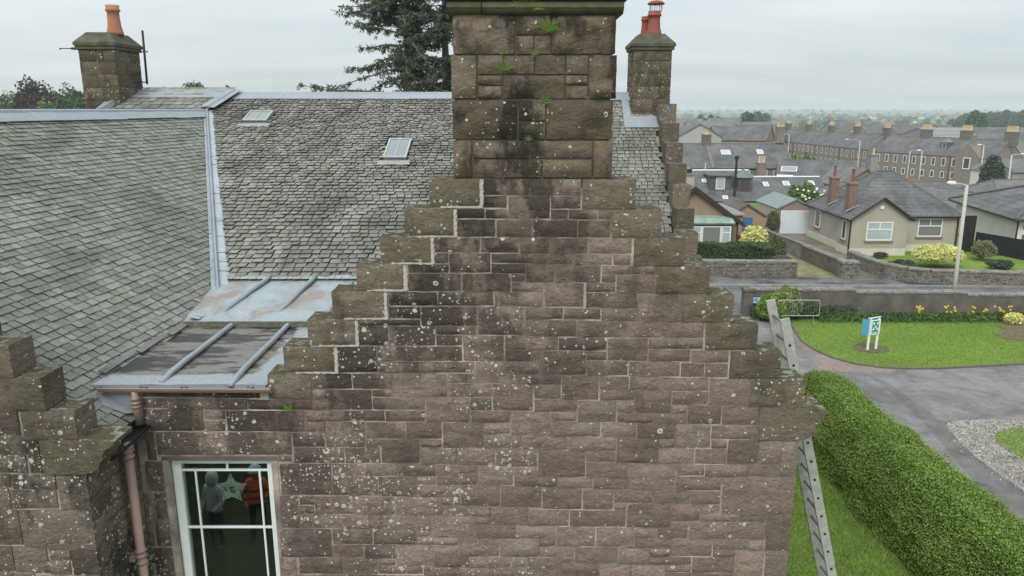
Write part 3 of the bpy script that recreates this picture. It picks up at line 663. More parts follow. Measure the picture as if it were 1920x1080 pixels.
# valley A/B : a broad dressed lead gutter
v0 = Vector((RXE, yR, ARZ)); v1 = Vector((AX + KA * (yV - 7.5), yV, AZ)); mb = MB(); k = 12
dirv = (v1 - v0).normalized(); sA = Vector((1, 0, -AS)).normalized(); 
for i in range(k):
    a = v0 + (v1 - v0) * i / k; b = v0 + (v1 - v0) * (i + 1) / k + dirv * (.02)
    wa = .10 + .04 * i / k; h = .030 + .004 * (i % 2)
    def off(p, sgn, w_):
        if sgn < 0: return Vector((p.x - .02, p.y - w_ * 1.6, p.z + 0)) + Vector((.0, 0, h))
        return Vector((p.x + w_ * 1.15, p.y, zB(p.y))) + Vector((0, 0, h + .01))
    up = Vector((0, 0, .012 + h))
    mb.add([off(a,-1,wa), a + up, b + up, off(b,-1,wa)], [(0,1,2,3)]); mb.add([a + up, off(a,1,wa), off(b,1,wa), b + up], [(0,1,2,3)])
    # rough dressed edge
    for q in range(3):
        t_ = q / 3; c_ = a + (b - a) * t_; w2 = wa + rng.uniform(0, .035)
        e = off(c_, 1, w2); f_ = off(c_ + (b - a) / 3, 1, wa + rng.uniform(0, .03)); g_ = off(c_, 1, wa - .01); h_ = off(c_ + (b - a) / 3, 1, wa - .01)
        mb.add([g_ + Vector((0,0,-.001)), e - Vector((0,0,.012)), f_ - Vector((0,0,.012)), h_ + Vector((0,0,-.001))], [(0,1,2,3)])
mb.build('valley_gutter', lead_mat('valley_lead', (.25, .29, .32), (.40, .44, .47), (.25, .27, .29), .4), B)
mb = MB(); mb.tube([v0 + Vector((.02, -.06, .07)), v1 + Vector((.02, -.06, .07))], .022, 6); mb.build('valley_roll', M_LEAD, B)
# flashing at the rear chimneys
mb = MB(); mb.slab([(2.76, 18.95, zD(18.95) + .06), (2.94, 18.95, zD(18.95) + .06), (2.94, 19.55, zD(19.55) + .06), (2.76, 19.55, zD(19.55) + .06)], .02)
mb.slab([(2.76, 18.72, zD(18.72) + .055), (3.62, 18.72, zD(18.72) + .055), (3.62, 19.0, zD(19.0) + .055), (2.76, 19.0, zD(19.0) + .055)], .02); mb.build('chimney_flashing', M_LEAD, B)
# ---- flat lead roof between the wings
fz0, fz1 = CH - 2.85, CH - 2.72; fy0, fym = WY + .0, at_y(500, 596, 9.6).y
stepz = .07
def flat(x0, x1, ya, yb, za, zb, nm, mat):
    mb = MB(); nx_, ny_ = 14, 10; V = []
    for j in range(ny_ + 1):
        for i in range(nx_ + 1):
            x = x0 + (x1 - x0) * i / nx_; y = ya + (yb - ya) * j / ny_; V.append((x, y, za + (zb - za) * j / ny_ + rng.uniform(-.004, .004)))
    mb.add(V, [(j*(nx_+1)+i, j*(nx_+1)+i+1, (j+1)*(nx_+1)+i+1, (j+1)*(nx_+1)+i) for j in range(ny_) for i in range(nx_)])
    return mb.build(nm, mat, B, smooth=True)
FX0, FX1 = -4.75, -1.9
def flatmat(name, c1, c2, dirt, lo, hi, vec):
    k = NT(name); v = k.pos(); n_ = k.noise(1.7, 6, .65, k.scale(v, vec), .8); f = k.noise(24, 4, .6, v)
    c = k.mix(k.noise(3, 4, .5, v), c1, c2); c = k.mix(k.ramp(n_, [(lo, 0), (hi, 1)]), c, dirt); c = k.mix(1.0, c, k.ramp(f, [(.3, .85), (.7, 1.12)]), 'MULTIPLY')
    k.col(c); k.rough(.42); k.b.inputs['Specular IOR Level'].default_value = .5; k.bump(k.noise(5, 4, .5, v), .3, .02); return k.m
up_ = flat(FX0 + .02, FX1, fym, BY0 + .05, fz1 - .05, BZ0 - .01, 'upper_lead_flat', flatmat('upper_flat_lead', (.25, .30, .33), (.34, .39, .415), (.24, .20, .175), .46, .62, (1.0, .7, 1)))
lo_mat = NT('lower_flat_lead'); k = lo_mat; v = k.pos(); sx = k.n('ShaderNodeSeparateXYZ', {0: v})
wet = k.noise(2.0, 8, .70, k.scale(v, (.7, 2.2, 1), (0, 0, .15)), .15)
fr = k.n('ShaderNodeMapRange', {0: sx.outputs[1], 1: WY + .05, 2: WY + .50, 3: 1.0, 4: 0.0}).outputs[0]
rt = k.n('ShaderNodeMapRange', {0: k.math('SUBTRACT', sx.outputs[0], k.math('MULTIPLY', sx.outputs[1], .02)), 1: -3.15, 2: -2.85, 3: 0.0, 4: 1.0}).outputs[0]
clean = k.math('ADD', k.math('MAXIMUM', fr, rt), k.math('MULTIPLY', k.math('SUBTRACT', wet, .5), 1.6))
c = k.mix(k.ramp(clean, [(.40, 0), (.58, 1)]), k.mix(k.ramp(wet, [(.46, 0), (.52, 1)]), (.17, .155, .14), (.022, .020, .018)), (.27, .30, .325))
k.col(k.mix(1.0, c, k.ramp(k.noise(30, 4, .6, v), [(.3, .8), (.7, 1.15)]), 'MULTIPLY')); k.rough(.42); k.b.inputs['Specular IOR Level'].default_value = .5; k.bump(k.noise(5, 4, .5, v), .3, .02)
lo_ = flat(FX0, xl[7] - .01, WY - .03, fym, fz0, fz1 - stepz - .05, 'lower_lead_flat', k.m); flat(xl[7] - .009, FX1, WY + .36, fym, fz0 + .012, fz1 - stepz - .05, 'lower_lead_flat', k.m)
mb = MB(); mb.box(FX0, FX1, fym - .02, fym + .01, fz1 - stepz - .08, fz1 - .045); mb.build('drip_step', plain('mossy_drip', (.13, .135, .10), .9, .4, 12), B)
mb = MB(); mb.box(BL - .3, xl[7] - .02, WY - .03, WY + .02, EZ, fz0 - .006); mb.build('eaves_board', M_LEAD, B)
def onflat(px, py, z): 
    return at_z(px, py, z)
for (a, b, par, za, zb) in (((302, 712), (449, 598), lo_, fz0, fz1 - stepz - .05), ((432, 718), (551, 599), lo_, fz0, fz1 - stepz - .05), ((415, 588), (507, 518), up_, fz1 - .05, BZ0), ((520, 588), (592, 518), up_, fz1 - .05, BZ0), ((612, 588), (660, 530), up_, fz1 - .05, BZ0)):
    p, q = onflat(*a, za + .03), onflat(*b, zb + .03)
    pts = [p + (q - p) * i / 10 + Vector((rng.uniform(-.006, .006), 0, 0)) for i in range(11)]; pts[0].z -= .03; mb = MB(); mb.tube(pts, [.03] + [.036] * 9 + [.032], 8); mb.build('lead_roll', M_LEAD, par, smooth=True)
# dressed lead fingers along the foot of roof A and roof B
mb = MB(); y = fym + .03
while y < BY0:
    mb = MB(); d_ = rng.uniform(.07, .12); AX_ = AX + KA * (y - 7.5); mb.slab([(AX_ - .03, y, fz1 + .015), (AX_ + .11 + rng.uniform(-.02, .02), y + .01, fz1 - .022), (AX_ + .11 + rng.uniform(-.02, .02), y + d_ - .012, fz1 - .022), (AX_ - .03, y + d_ - .005, fz1 + .015)], .006); y += d_; mb.build('dressed_lead', M_LEADROOF, up_)
x = AX + .1
while x < FX1:
    mb = MB(); d_ = rng.uniform(.08, .14); mb.slab([(x, BY0 - .14 + rng.uniform(-.01, .01), BZ0 + .01), (x + d_ - .01, BY0 - .14 + rng.uniform(-.01, .01), BZ0 + .01), (x + d_ - .006, BY0 + .02, BZ0 + .03), (x, BY0 + .02, BZ0 + .03)], .006); x += d_; mb.build('dressed_lead', M_LEADROOF, up_)
y = WY + .2
while y < fym:
    mb = MB(); AX_ = AX + KA * (y - 7.5); d_ = rng.uniform(.65, .9); mb.slab([(AX_ - .04, y, fz0 + .075), (AX_ + .035, y, fz0 + .045), (AX_ + .035, y + d_ - .01, fz0 + .05), (AX_ - .04, y + d_ - .01, fz0 + .08)], .006); y += d_; mb.build('lead_upstand', M_LEADDIRT, lo_)
mb = MB(); mb.add([(AX - .12, WY - .035, fz0 + .002), (BL + .12, WY - .035, fz0 + .002), (BL + .12, WY - .035, AEZ), (AX - .12, WY - .035, AZ - .05), (AX - .12, WY - .025, fz0 + .002), (BL + .12, WY - .025, fz0 + .002), (BL + .12, WY - .025, AEZ), (AX - .12, WY - .025, AZ - .05)], [(0,1,2,3),(4,5,6,7),(0,1,5,4),(1,2,6,5),(2,3,7,6),(3,0,4,7)]); mb.build('lead_cheek', M_LEAD, B)
# mossy lead apron at the foot of roof A, in front of the wall
mb = MB(); mb.slab([(AX + .02, WY - .02, AZ - .03), (AX - .14, WY - .28, AZ + .03), (AEX - .06, WY - .16, AEZ + .10), (AEX + .02, WY - .02, AEZ + .06)], .01); mb.build('lead_apron', M_LEAD, B)
# ================================================================== left wing
wing = MB(); sx_ = [(at_y(22, 680, FWY).x, at_y(22, 648, FWY).z), (at_y(81, 735, FWY).x, at_y(60, 708, FWY).z), (at_y(143, 795, FWY).x, at_y(100, 770, FWY).z)]
putz1 = at_y(120, 824, FWY).z; putz0 = at_y(120, 890, FWY).z
wing.box(-9.9, BL - .012, FWY + .012, WY, -.3, putz0)
wing.box(-9.9, BL - .012, WY, WY + .25, -.3, EZ - .3)
zprev = putz0
lv = [(BL + .02, putz0, putz1)] + [(sx_[2][0], putz1, sx_[2][1]), (sx_[1][0], sx_[2][1], sx_[1][1]), (sx_[0][0], sx_[1][1], sx_[0][1])]
xk, zk = sx_[0]
k_ = 0
lv2 = list(lv)
while zk < ARZ + .2:
    k_ += 1; x_ = sx_[0][0] - .285 * k_; lv2.append((x_, zk, zk + .265)); zk += .265
for (x_, a, b) in lv2: wing.box(-9.9, x_ - .04, FWY + .012, FWY + .31, a - (.04 if a > putz0 else 0), b - .04)
wobj = wing.build('wing_wall', M_MORTAR, B)
for i, (x_, a, b) in enumerate(lv2[1:]):
    mb = MB(); rock(mb, x_ - (.46 if i else .50), x_, a + .004, b - .003, FWY - .012, FWY + .34, amp=.02); mb.build('crow_step', M_STEP, wobj, fix=False)
# skewputt with a scrolled end, in the plane of the front
p0x = at_y(79, 860, FWY).x; e = BL + .16
mb = MB(); mb.tint = .3
mb.prism([(p0x, putz0 + .004), (p0x, putz1), (e + .02, putz1), (e + .16, putz1 - .02), (e + .15, putz1 - .06), (e + .07, putz1 - .10), (e + .03, putz1 - .16), (e + .035, putz1 - .20), (e, putz1 - .23), (e - .03, putz0 + .05), (BL - .02, putz0 + .004)], FWY - .015, FWY + .34)
mb.build('skewputt', M_STEP, wobj)
wr = T('0,130,105,290 0,296,150,395 156,296,226,500 0,400,150,500 0,506,58,582 64,510,312,590 64,596,322,702 0,588,58,702 328,512,487,708 0,708,115,905 120,708,522,928 0,912,75,1050 80,914,270,1062 276,932,398,990 276,995,398,1075 404,934,556,1075 0,1056,75,1120 80,1068,200,1120 205,1080,398,1140 404,1080,600,1150')
for r_ in wr:
    a, b, c, d = wrect(px_rect(TJ, r_), FWY, .004)
    if r_[2] in (487, 522, 556, 600): b = BL
    if r_[0] == 0: a -= .25
    b = min(b, BL)
    mb = MB(); rock(mb, a, b, c, d, FWY - rng.uniform(0, .006), FWY + .045); mb.build('stone', M_STONE_W, wobj, fix=False)
st = MB(); z = 0.0
zt_ = at_y(100, 1088, FWY).z
zz_ = zt_
while zz_ > 0:
    x = -9.9
    while x < BL:
        w_ = rng.uniform(.3, .6); x1 = min(x + w_, BL); rock(st, x, x1 - .01, max(zz_ - .2, 0) + .01, zz_, FWY, FWY + .045, nx=2, nzz=2); x = x1
        if BL - x < .1: break
    zz_ -= .2
zz_ = zt_
while zz_ < ARZ:
    x = -9.9; lim = [q[0] for q in lv2 if q[1] <= zz_ + .1 < q[2]]; lim = min((lim[0] - .5 if lim else -5), -5.05)
    if zz_ < putz0: lim = -5.05
    while x < lim - .1:
        w_ = rng.uniform(.3, .6); x1 = min(x + w_, lim); rock(st, x, x1 - .01, zz_ + .005, zz_ + .2 - .005, FWY, FWY + .045, nx=2, nzz=2); x = x1
    zz_ += .2
st.build('stone_rows', M_STONE_W, wobj, kind='stuff')
# return wall of the wing: blocks facing +X
def rock_x(mb, y0, y1, z0, z1, xf, amp=.014):
    t = MB(); rock(t, y0, y1, z0, z1, 0, .045, amp=amp); mb.tint = rng.random()
    mb.add([(xf - q[1], q[0], q[2]) for q in t.v], [f[::-1] for f in t.f])
z = putz0 - .004; alt = 0
cuts = [at_y(160, 893, FWY).z, at_x(168, 955, BL).z, at_x(178, 1032, BL).z]
zc_ = [putz0] + [putz0 - .265 * (i + 1) for i in range(30)]
rt_ = MB()
for i in range(30):
    z1, z0 = zc_[i] - .004, zc_[i+1] + .004
    if z0 < .0: break
    cut = FWY + (.38 if i % 2 else .24)
    for (ya, yb, za, zb_) in ((FWY + .052, cut - .004, z0, z1), (cut + .004, WY - .002, z0, (z0 + z1)/2 - .004 if i % 3 else z1), (cut + .004, WY - .002, (z0 + z1)/2 + .004, z1)):
        if i % 3 == 0 and za > z0: continue
        if i < 7:
            mb = MB(); rock_x(mb, ya, yb, za, zb_, BL); mb.build('stone', M_STONE_W, wobj, fix=False)
        else: rock_x(rt_, ya, yb, za, zb_, BL)
for (za, zb_) in ((putz0 + .004, AEZ - .05),): rock_x(rt_, FWY + .36, WY - .002, za, zb_, BL)
rt_.build('return_stones', M_STONE_W, wobj, kind='stuff')
mb = MB(); mb.box(BL - .2, BL - .012, FWY + .345, WY, putz0, AEZ - .04); mb.build('return_wall', M_MORTAR, wobj)
# ================================================================== gutters and pipes
def halfgutter(mb, p, q, r, seg=8, t=.006):
    p, q = Vector(p), Vector(q); d = (q - p).normalized(); a = d.cross(Vector((0, 0, 1))).normalized(); b = Vector((0, 0, 1))
    for rr, o_ in ((r, 1), (r - t, -1)):
        pts0 = [p + a * math.cos(math.pi + math.pi * k / seg) * rr + b * math.sin(math.pi + math.pi * k / seg) * rr for k in range(seg + 1)]
        pts1 = [x + (q - p) for x in pts0]
        for k in range(seg): mb.add([pts0[k], pts0[k+1], pts1[k+1], pts1[k]], [(0,1,2,3)])
    for s_ in (0, 1):
        e0 = p if s_ == 0 else q
        mb.add([e0 + a * math.cos(math.pi + math.pi * k / seg) * r + b * math.sin(math.pi + math.pi * k / seg) * r for k in range(seg + 1)], [tuple(range(seg + 1))])
    for sg in (-1, 1): mb.tube([p + a * sg * r, q + a * sg * r], .007, 6)
gp = at_y(182, 724, WY - .06); gq = at_y(510, 727, WY - .06); gzz = gp.z
mb = MB(); halfgutter(mb, (gp.x + .03, WY - .06, gzz - .005), (gq.x, WY - .06, gzz - .012), .064)
gut = mb.build('eaves_gutter', M_BROWN, B, fix=False)
for f_ in (.25, .48, .86):
    x = gp.x + (gq.x - gp.x) * f_; mb = MB(); halfgutter(mb, (x, WY - .06, gzz - .008), (x + .05, WY - .06, gzz - .008), .062); mb.build('gutter_collar', M_BROWN, gut, fix=False)
pv = at_y(256, 770, WY - .08)
mb = MB(); px_ = pv.x; mb.tube([(px_, WY - .07, gzz - .05), (px_, WY - .075, CH - 3.28)], .040, 14); dp = mb.build('upper_downpipe', M_BROWN, B, smooth=True)
for z_ in (gzz - .12, gzz - .17, gzz - .21):
    mb = MB(); mb.tube([(px_, WY - .073, z_), (px_, WY - .073, z_ - .022)], .052, 14); mb.build('pipe_collar', M_BROWN, dp, smooth=True)
# black gutter of the wing roof
ga = Vector((BL + .13, FWY + .22, AEZ - .10)); gb = Vector((BL + .13, WY - .02, AEZ - .09))
mb = MB(); halfgutter(mb, ga, gb, .058); mb.build('wing_gutter', M_BLACK, B, fix=False)
pt = at_x(240, 835, BL + .10)
py_ = FWY + .58
mb = MB(); mb.tube([(BL + .11, py_, AEZ - .13), (BL + .11, py_, .1)], .045, 16); dp = mb.build('downpipe', M_BROWN, B, smooth=True)
for z_ in (AEZ - .16, AEZ - .20, AEZ - .27, AEZ - 1.36, AEZ - 1.42, AEZ - 1.50, 1.5):
    mb = MB(); mb.tube([(BL + .11, py_, z_), (BL + .11, py_, z_ - .024)], .060, 16); mb.build('pipe_collar', M_BROWN, dp, smooth=True)
mb = MB(); z_ = AEZ - 1.44; mb.box(BL + .0, BL + .07, py_ - .075, py_ + .075, z_ - .03, z_ + .03); mb.build('pipe_bracket', M_BROWN, dp)
# ================================================================== window
WGY = WY + .075
win = MB(); fw = .095
def fpx(px, py, y=WGY + .03): p = at_y(px, py, y); return p.x, p.z
win.box(wx0, wx0 + fw, WGY, WGY + .09, WZB, WZT); win.box(wx1 - fw * .75, wx1, WGY, WGY + .09, WZB, WZT)
win.box(wx0 + fw, wx1 - fw * .75, WGY, WGY + .09, WZT - .07, WZT); win.box(wx0 + fw, wx1 - fw * .75, WGY, WGY + .09, WZB, WZB + .08)
wob = win.build('window_frame', M_WHITE, B)
ix0, ix1 = wx0 + fw, wx1 - fw * .75; iz1 = WZT - .07
zb1 = fpx(422, 881)[1]; zb2 = fpx(432, 988)[1]; xv1 = fpx(372, 935)[0]; xv2 = fpx(491, 935)[0]; xvt = fpx(426, 873)[0]
bars = [('h', zb1, ix0, ix1), ('h', zb2, ix0, ix1), ('v', xv1, WZB + .08, zb1), ('v', xv2, WZB + .08, zb1), ('v', xvt, zb1, iz1)]
for b_ in bars:
    mb = MB()
    if b_[0] == 'h': mb.box(b_[2], b_[3], WGY + .022, WGY + .05, b_[1] - .011, b_[1] + .011)
    else: mb.box(b_[1] - .010, b_[1] + .010, WGY + .024, WGY + .048, b_[2] + (.0115 if b_[2] != WZB + .08 else 0), b_[3] - .0115)
    mb.build('glazing_bar', M_WHITE, wob)
k = NT('window_glass'); k.t.nodes.remove(k.b)
gl = k.n('ShaderNodeBsdfGlossy', {'Roughness': .015, 'Color': (.95, 1, .97, 1)}); tr_ = k.n('ShaderNodeBsdfTransparent', {'Color': (.80, .86, .83, 1)})
fz_ = k.n('ShaderNodeLayerWeight', {'Blend': .5}); ms = k.n('ShaderNodeMixShader', {0: k.math('ADD', k.math('MULTIPLY', k.math('POWER', fz_.outputs['Facing'], 4.0), .6), .105, True), 1: tr_.outputs[0], 2: gl.outputs[0]})
k.t.links.new(ms.outputs[0], k.t.nodes['Material Output'].inputs[0]); M_GLASS = k.m
mb = MB(); mb.box(ix0 - .005, ix1 + .005, WGY + .033, WGY + .039, WZB + .07, iz1 + .005); mb.build('window_pane', M_GLASS, wob)
# the room behind the glass
mb = MB(); rx0, rx1, ry0, ry1, rz0, rz1 = wx0 - .9, wx1 + 1.6, WY + .31, WY + 4.0, WZB - .75, WZT + .1
for f_ in ([(rx0,ry0,rz0),(rx1,ry0,rz0),(rx1,ry1,rz0),(rx0,ry1,rz0)], [(rx0,ry0,rz1),(rx1,ry0,rz1),(rx1,ry1,rz1),(rx0,ry1,rz1)], [(rx0,ry1,rz0),(rx1,ry1,rz0),(rx1,ry1,rz1),(rx0,ry1,rz1)], [(rx0,ry0,rz0),(rx0,ry1,rz0),(rx0,ry1,rz1),(rx0,ry0,rz1)], [(rx1,ry0,rz0),(rx1,ry1,rz0),(rx1,ry1,rz1),(rx1,ry0,rz1)]): mb.face(f_)
mb.build('room_lining', plain('dark_carpet_room', (.045, .048, .045), .95), B)
mb = MB(); mb.box(wx0 + .25, wx0 + .75, WY + .6, WY + 1.3, rz0, rz0 + .72); mb.build('desk', plain('grey_desk', (.16, .16, .155), .7), B)
# woven star hanging inside the pane
stc = at_y(434, 916, WGY + .09); R1, R2 = .185, .085
star = thing('star_decoration', 'pale woven wire star hanging inside the white-framed window', 'decoration', tuple(stc))
outp = []
for i in range(10):
    a = math.pi / 2 + i * math.pi / 5; r_ = R1 if i % 2 == 0 else R2; outp.append(Vector((stc.x + r_ * math.cos(a), stc.y, stc.z + r_ * math.sin(a))))
mb = MB(); mb.tube(outp + [outp[0]], .004, 5, False); mb.build('rim', plain('silver_wire', (.50, .52, .49), .5), star)
mb = MB()
for i in range(230):
    a = rng.randrange(10); c_ = Vector(stc); u, v_ = rng.random(), rng.random()
    if u + v_ > 1: u, v_ = 1 - u, 1 - v_
    p = c_ + (outp[a] - c_) * u + (outp[(a+1) % 10] - c_) * v_
    u, v_ = rng.random(), rng.random(); 
    if u + v_ > 1: u, v_ = 1 - u, 1 - v_
    b_ = (a + rng.choice((0, 0, 1, 9))) % 10; q = c_ + (outp[b_] - c_) * u + (outp[(b_+1) % 10] - c_) * v_
    if (p - q).length > .10: q = p + (q - p) * .10 / (p - q).length
    p.y += rng.uniform(-.006, .006); mb.tube([p, q], .0024, 3, False)
mb.build('woven_strands', MATS['silver_wire'], star, kind='stuff')
# ================================================================== rear chimneys
def pot(mb, c, h, r, seg=16):
    mb.lathe(c, [(r*1.30, 0), (r*1.24, h*.10), (r*1.02, h*.30), (r*.92, h*.62), (r*.92, h*.78), (r*1.12, h*.80), (r*1.12, h*.86), (r*.98, h*.88), (r*1.05, h), (r*.8, h), (r*.8, h*.9)], seg)
def rear_stack(x0, x1, y0, y1, z0, z1, caph, nm_mat, label_part=None, hatch=0):
    mb = MB(); mb.box(x0 + .02, x1 - .02, y0 + .02, y1 - .02, z0, z1); s_ = mb.build('chimney_stack', M_MORTAR, B)
    z = z0; i = 0; h = .30
    while z < z1 - .02:
        zt = min(z + h, z1)
        nf = (3 if i % 2 else 2)
        cutx = [x0] + sorted([x0 + (x1 - x0) * q for q in (([.45, .68] if i % 2 else [.55]))]) + [x1]
        for a, b in zip(cutx, cutx[1:]):
            mb = MB(); rock(mb, a + .004, b - .004, z + .005, zt - .005, y0, y0 + .12, amp=.022, nx=5, nzz=4); mb.build('stone', nm_mat, s_, fix=False)
        for sgn, xf in ((1, x1), (-1, x0)):
            t = MB(); cuts_ = [y0 + .12, (y0 + y1)/2 + (.1 if i % 2 else -.1), y1]
            for a, b in zip(cuts_, cuts_[1:]):
                t = MB(); rock(t, a + .004, b - .004, z + .005, zt - .005, 0, .1, amp=.018, nx=3, nzz=3)
                mb = MB(); mb.tint = rng.random(); mb.add([(xf - sgn * q[1], q[0], q[2]) for q in t.v], t.f); mb.build('stone', nm_mat, s_)
        z = zt; i += 1
    o = .07
    capm = plain('mossy_cap', (.088, .084, .056), .95, .4, 4, bump=.8, bscale=18)
    mb = MB(); mb.box(x0 - o*.6, x1 + o*.6, y0 - o*.6, y1 + o*.6, z1, z1 + caph * .2)
    xm, ym = (x0 + x1)/2, (y0 + y1)/2
    lo = [(x0-o, y0-o), (x1+o, y0-o), (x1+o, y1+o), (x0-o, y1+o)]
    q = .35
    hi = [(x0 + (x1-x0)*.17, y0 + q*.5), (x1 - (x1-x0)*.17, y0 + q*.5), (x1 - (x1-x0)*.17, y1 - q*.5), (x0 + (x1-x0)*.17, y1 - q*.5)]
    za, zb_, zc2 = z1 + caph*.2, z1 + caph*.38, z1 + caph
    V = [(a, b, za) for a, b in lo] + [(a, b, zb_) for a, b in lo] + [(a, b, zc2) for a, b in hi]
    F = [(3,2,1,0), (8,9,10,11)] + [(i_, (i_+1) % 4, 4 + (i_+1) % 4, 4 + i_) for i_ in range(4)] + [(4+i_, 4+(i_+1) % 4, 8+(i_+1) % 4, 8+i_) for i_ in range(4)]
    mb.add(V, F); mb.build('stone_cap', capm, s_); return s_, zc2
zt = at_y(1212, 94, 19.2).z; za = at_y(1212, 65, 19.5).z
s1, top1 = rear_stack(2.98, 3.92, 19.1, 20.05, BZR - 1.0, zt, za - zt, M_CHIM2)
ph = at_y(1215, 20, 19.55).z - top1
mb = MB(); pot(mb, (3.52, 19.5, top1 - .02), ph, .155); p1 = mb.build('chimney_pot', M_REDPOT, s1, smooth=True)
mb = MB(); mb.lathe((3.55, 19.52, top1 + ph + .14), [(.21, 0), (.21, .03), (.13, .08), (.02, .10)]); mb.build('cowl_cap', M_REDPOT, s1, smooth=True)
for a in range(8):
    mb = MB(); an = a * math.pi / 4; x, y = 3.55 + .15 * math.cos(an), 19.52 + .15 * math.sin(an); mb.tube([(x, y, top1 + ph - .02), (x, y, top1 + ph + .14)], .010, 5); mb.build('cowl_bar', M_STEEL, s1)
mb = MB(); pot(mb, (3.36, 19.85, top1 - .02), ph * .85, .10); mb.build('chimney_pot', M_REDPOT, s1, smooth=True)
lx0, lx1 = at_y(152, 140, 18.6).x, at_y(219, 140, 18.6).x
zt = at_y(190, 92, 18.6).z; za = at_y(200, 62, 19.0).z
s2, top2 = rear_stack(lx0, lx1, 18.6, 19.85, CH - 1.6, zt, za - zt, M_CHIM2)
pc = at_y(216, 60, 19.2); ph = at_y(214, 10, 19.2).z - top2
mb = MB(); pot(mb, (pc.x, 19.2, top2 - .03), ph + .03, .15); mb.build('chimney_pot', M_TERRA, s2, smooth=True)
ae = thing('aerial_pole', 'black pole clamped upright beside the left chimney stack', 'aerial pole', tuple(at_y(272, 157, 19.3)))
mb = MB(); mb.tube([at_y(276, 158, 19.3), at_y(267, 57, 19.3)], .028, 8); mb.build('pole', M_BLACK, ae, smooth=True)
for py in (97, 154):
    a = at_y(277, py, 19.3); b = Vector((lx1 - .02, 19.3, a.z)); mb = MB(); mb.tube([a, b], .016, 6); mb.build('bracket', M_BLACK, ae)
ae = thing('aerial_rod', 'thin horizontal rod sticking out from the left side of the chimney stack', 'rod', tuple(at_y(148, 91, 19.0)))
mb = MB(); mb.tube([at_y(150, 91, 19.0), at_y(134, 91, 19.0), at_y(133, 91, 19.0), at_y(114, 91, 19.0)], [.035, .028, .012, .010], 8); mb.tube([at_y(114, 91, 19.0), at_y(112, 92, 19.0)], .02, 6); mb.build('rod', M_BLACK, ae)
mb = MB(); mb.slab([(-9.85, yR - .3, zB(yR) + .05), (-9.62, yR - .3, zB(yR) + .13), (-9.62, BYR, BZR + .22), (-9.85, BYR, BZR + .22)], .12); mb.build('skew_flashing', M_LEAD, B)
# ================================================================== ferns and plants on the masonry
M_FERN = plain('fern_leaf', (.16, .26, .055), .6, .25, 8, tint=True)
def fern(px, py, size, nfr, label, cat='fern', upw=1.0, pin=True):
    p = at_y(px, py, WY - .03); t = thing('fern', label, cat, (p.x, WY - .02, p.z))
    for i in range(nfr):
        a = math.pi * (.05 + .9 * (i + .5 * rng.random()) / nfr); L = size * rng.uniform(.7, 1.1); mb = MB(); mb.tint = rng.uniform(.7, 1.3)
        side_ = math.cos(a); upv = math.sin(a) * upw + .15; pts = []
        for s_ in range(7):
            t_ = s_ / 6; pts.append(Vector((p.x + side_ * L * t_, WY - .03 - L * .40 * math.sin(t_ * 1.7), p.z + L * (upv * 1.25 * t_ - .30 * t_ * t_))))
        mb.tube(pts, .0025, 4, False)
        for s_ in range(1, 7):
            for q in range(2):
                c_ = pts[s_ - 1] + (pts[s_] - pts[s_ - 1]) * (q * .5 + .5); d_ = (pts[s_] - pts[s_ - 1]).normalized(); n_ = d_.cross(Vector((0, 1, .3))).normalized(); w_ = L * .20 * (1.1 - s_ / 7)
                for sg in (-1, 1): mb.add([c_ - d_ * L * .035, c_ + n_ * sg * w_ + d_ * L * .03, c_ + d_ * L * .045], [(0, 1, 2)])
        mb.build('frond', M_FERN, t, fix=False)
    return t
fern(988, 22, .15, 13, 'large green fern growing under the chimney cornice')
fern(1028, 60, .13, 12, 'bushy fern in the joint just below the chimney cornice')
fern(947, 132, .10, 8, 'bright upright fern on the left half of the chimney stack')
fern(1001, 105, .06, 6, 'small fern sprig on the chimney, above and right of the bright upright fern')
fern(940, 102, .06, 4, 'faint thin fern at the left of the chimney, above the bright one')
fern(1021, 195, .08, 8, 'yellow-green fern halfway down the chimney stack')
fern(990, 264, .055, 7, 'lowest small fern on the chimney stack, near its foot')
fern(1015, 24, .05, 4, 'tiny sprig beside the large fern under the cornice')
p = at_y(541, 772, WY - .03); t = thing('grass_tuft', 'green grass tuft growing from a joint below the gutter end', 'grass tuft', (p.x, WY, p.z))
mb = MB()
for i in range(16):
    mb.tint = rng.uniform(.8, 1.3); a = rng.uniform(-.7, .7); L = rng.uniform(.06, .14); q = p + Vector((rng.uniform(-.03, .03), 0, 0)); tip = q + Vector((math.sin(a) * L, -L * .4, L * math.cos(a))); s_ = Vector((.004, 0, 0)); mid = (q + tip) / 2 + Vector((0, -.01, .01))
    mb.add([q - s_, q + s_, mid + s_, mid - s_, tip], [(0, 1, 2, 3), (3, 2, 4)])
mb.build('blades', M_FERN, t, fix=False)
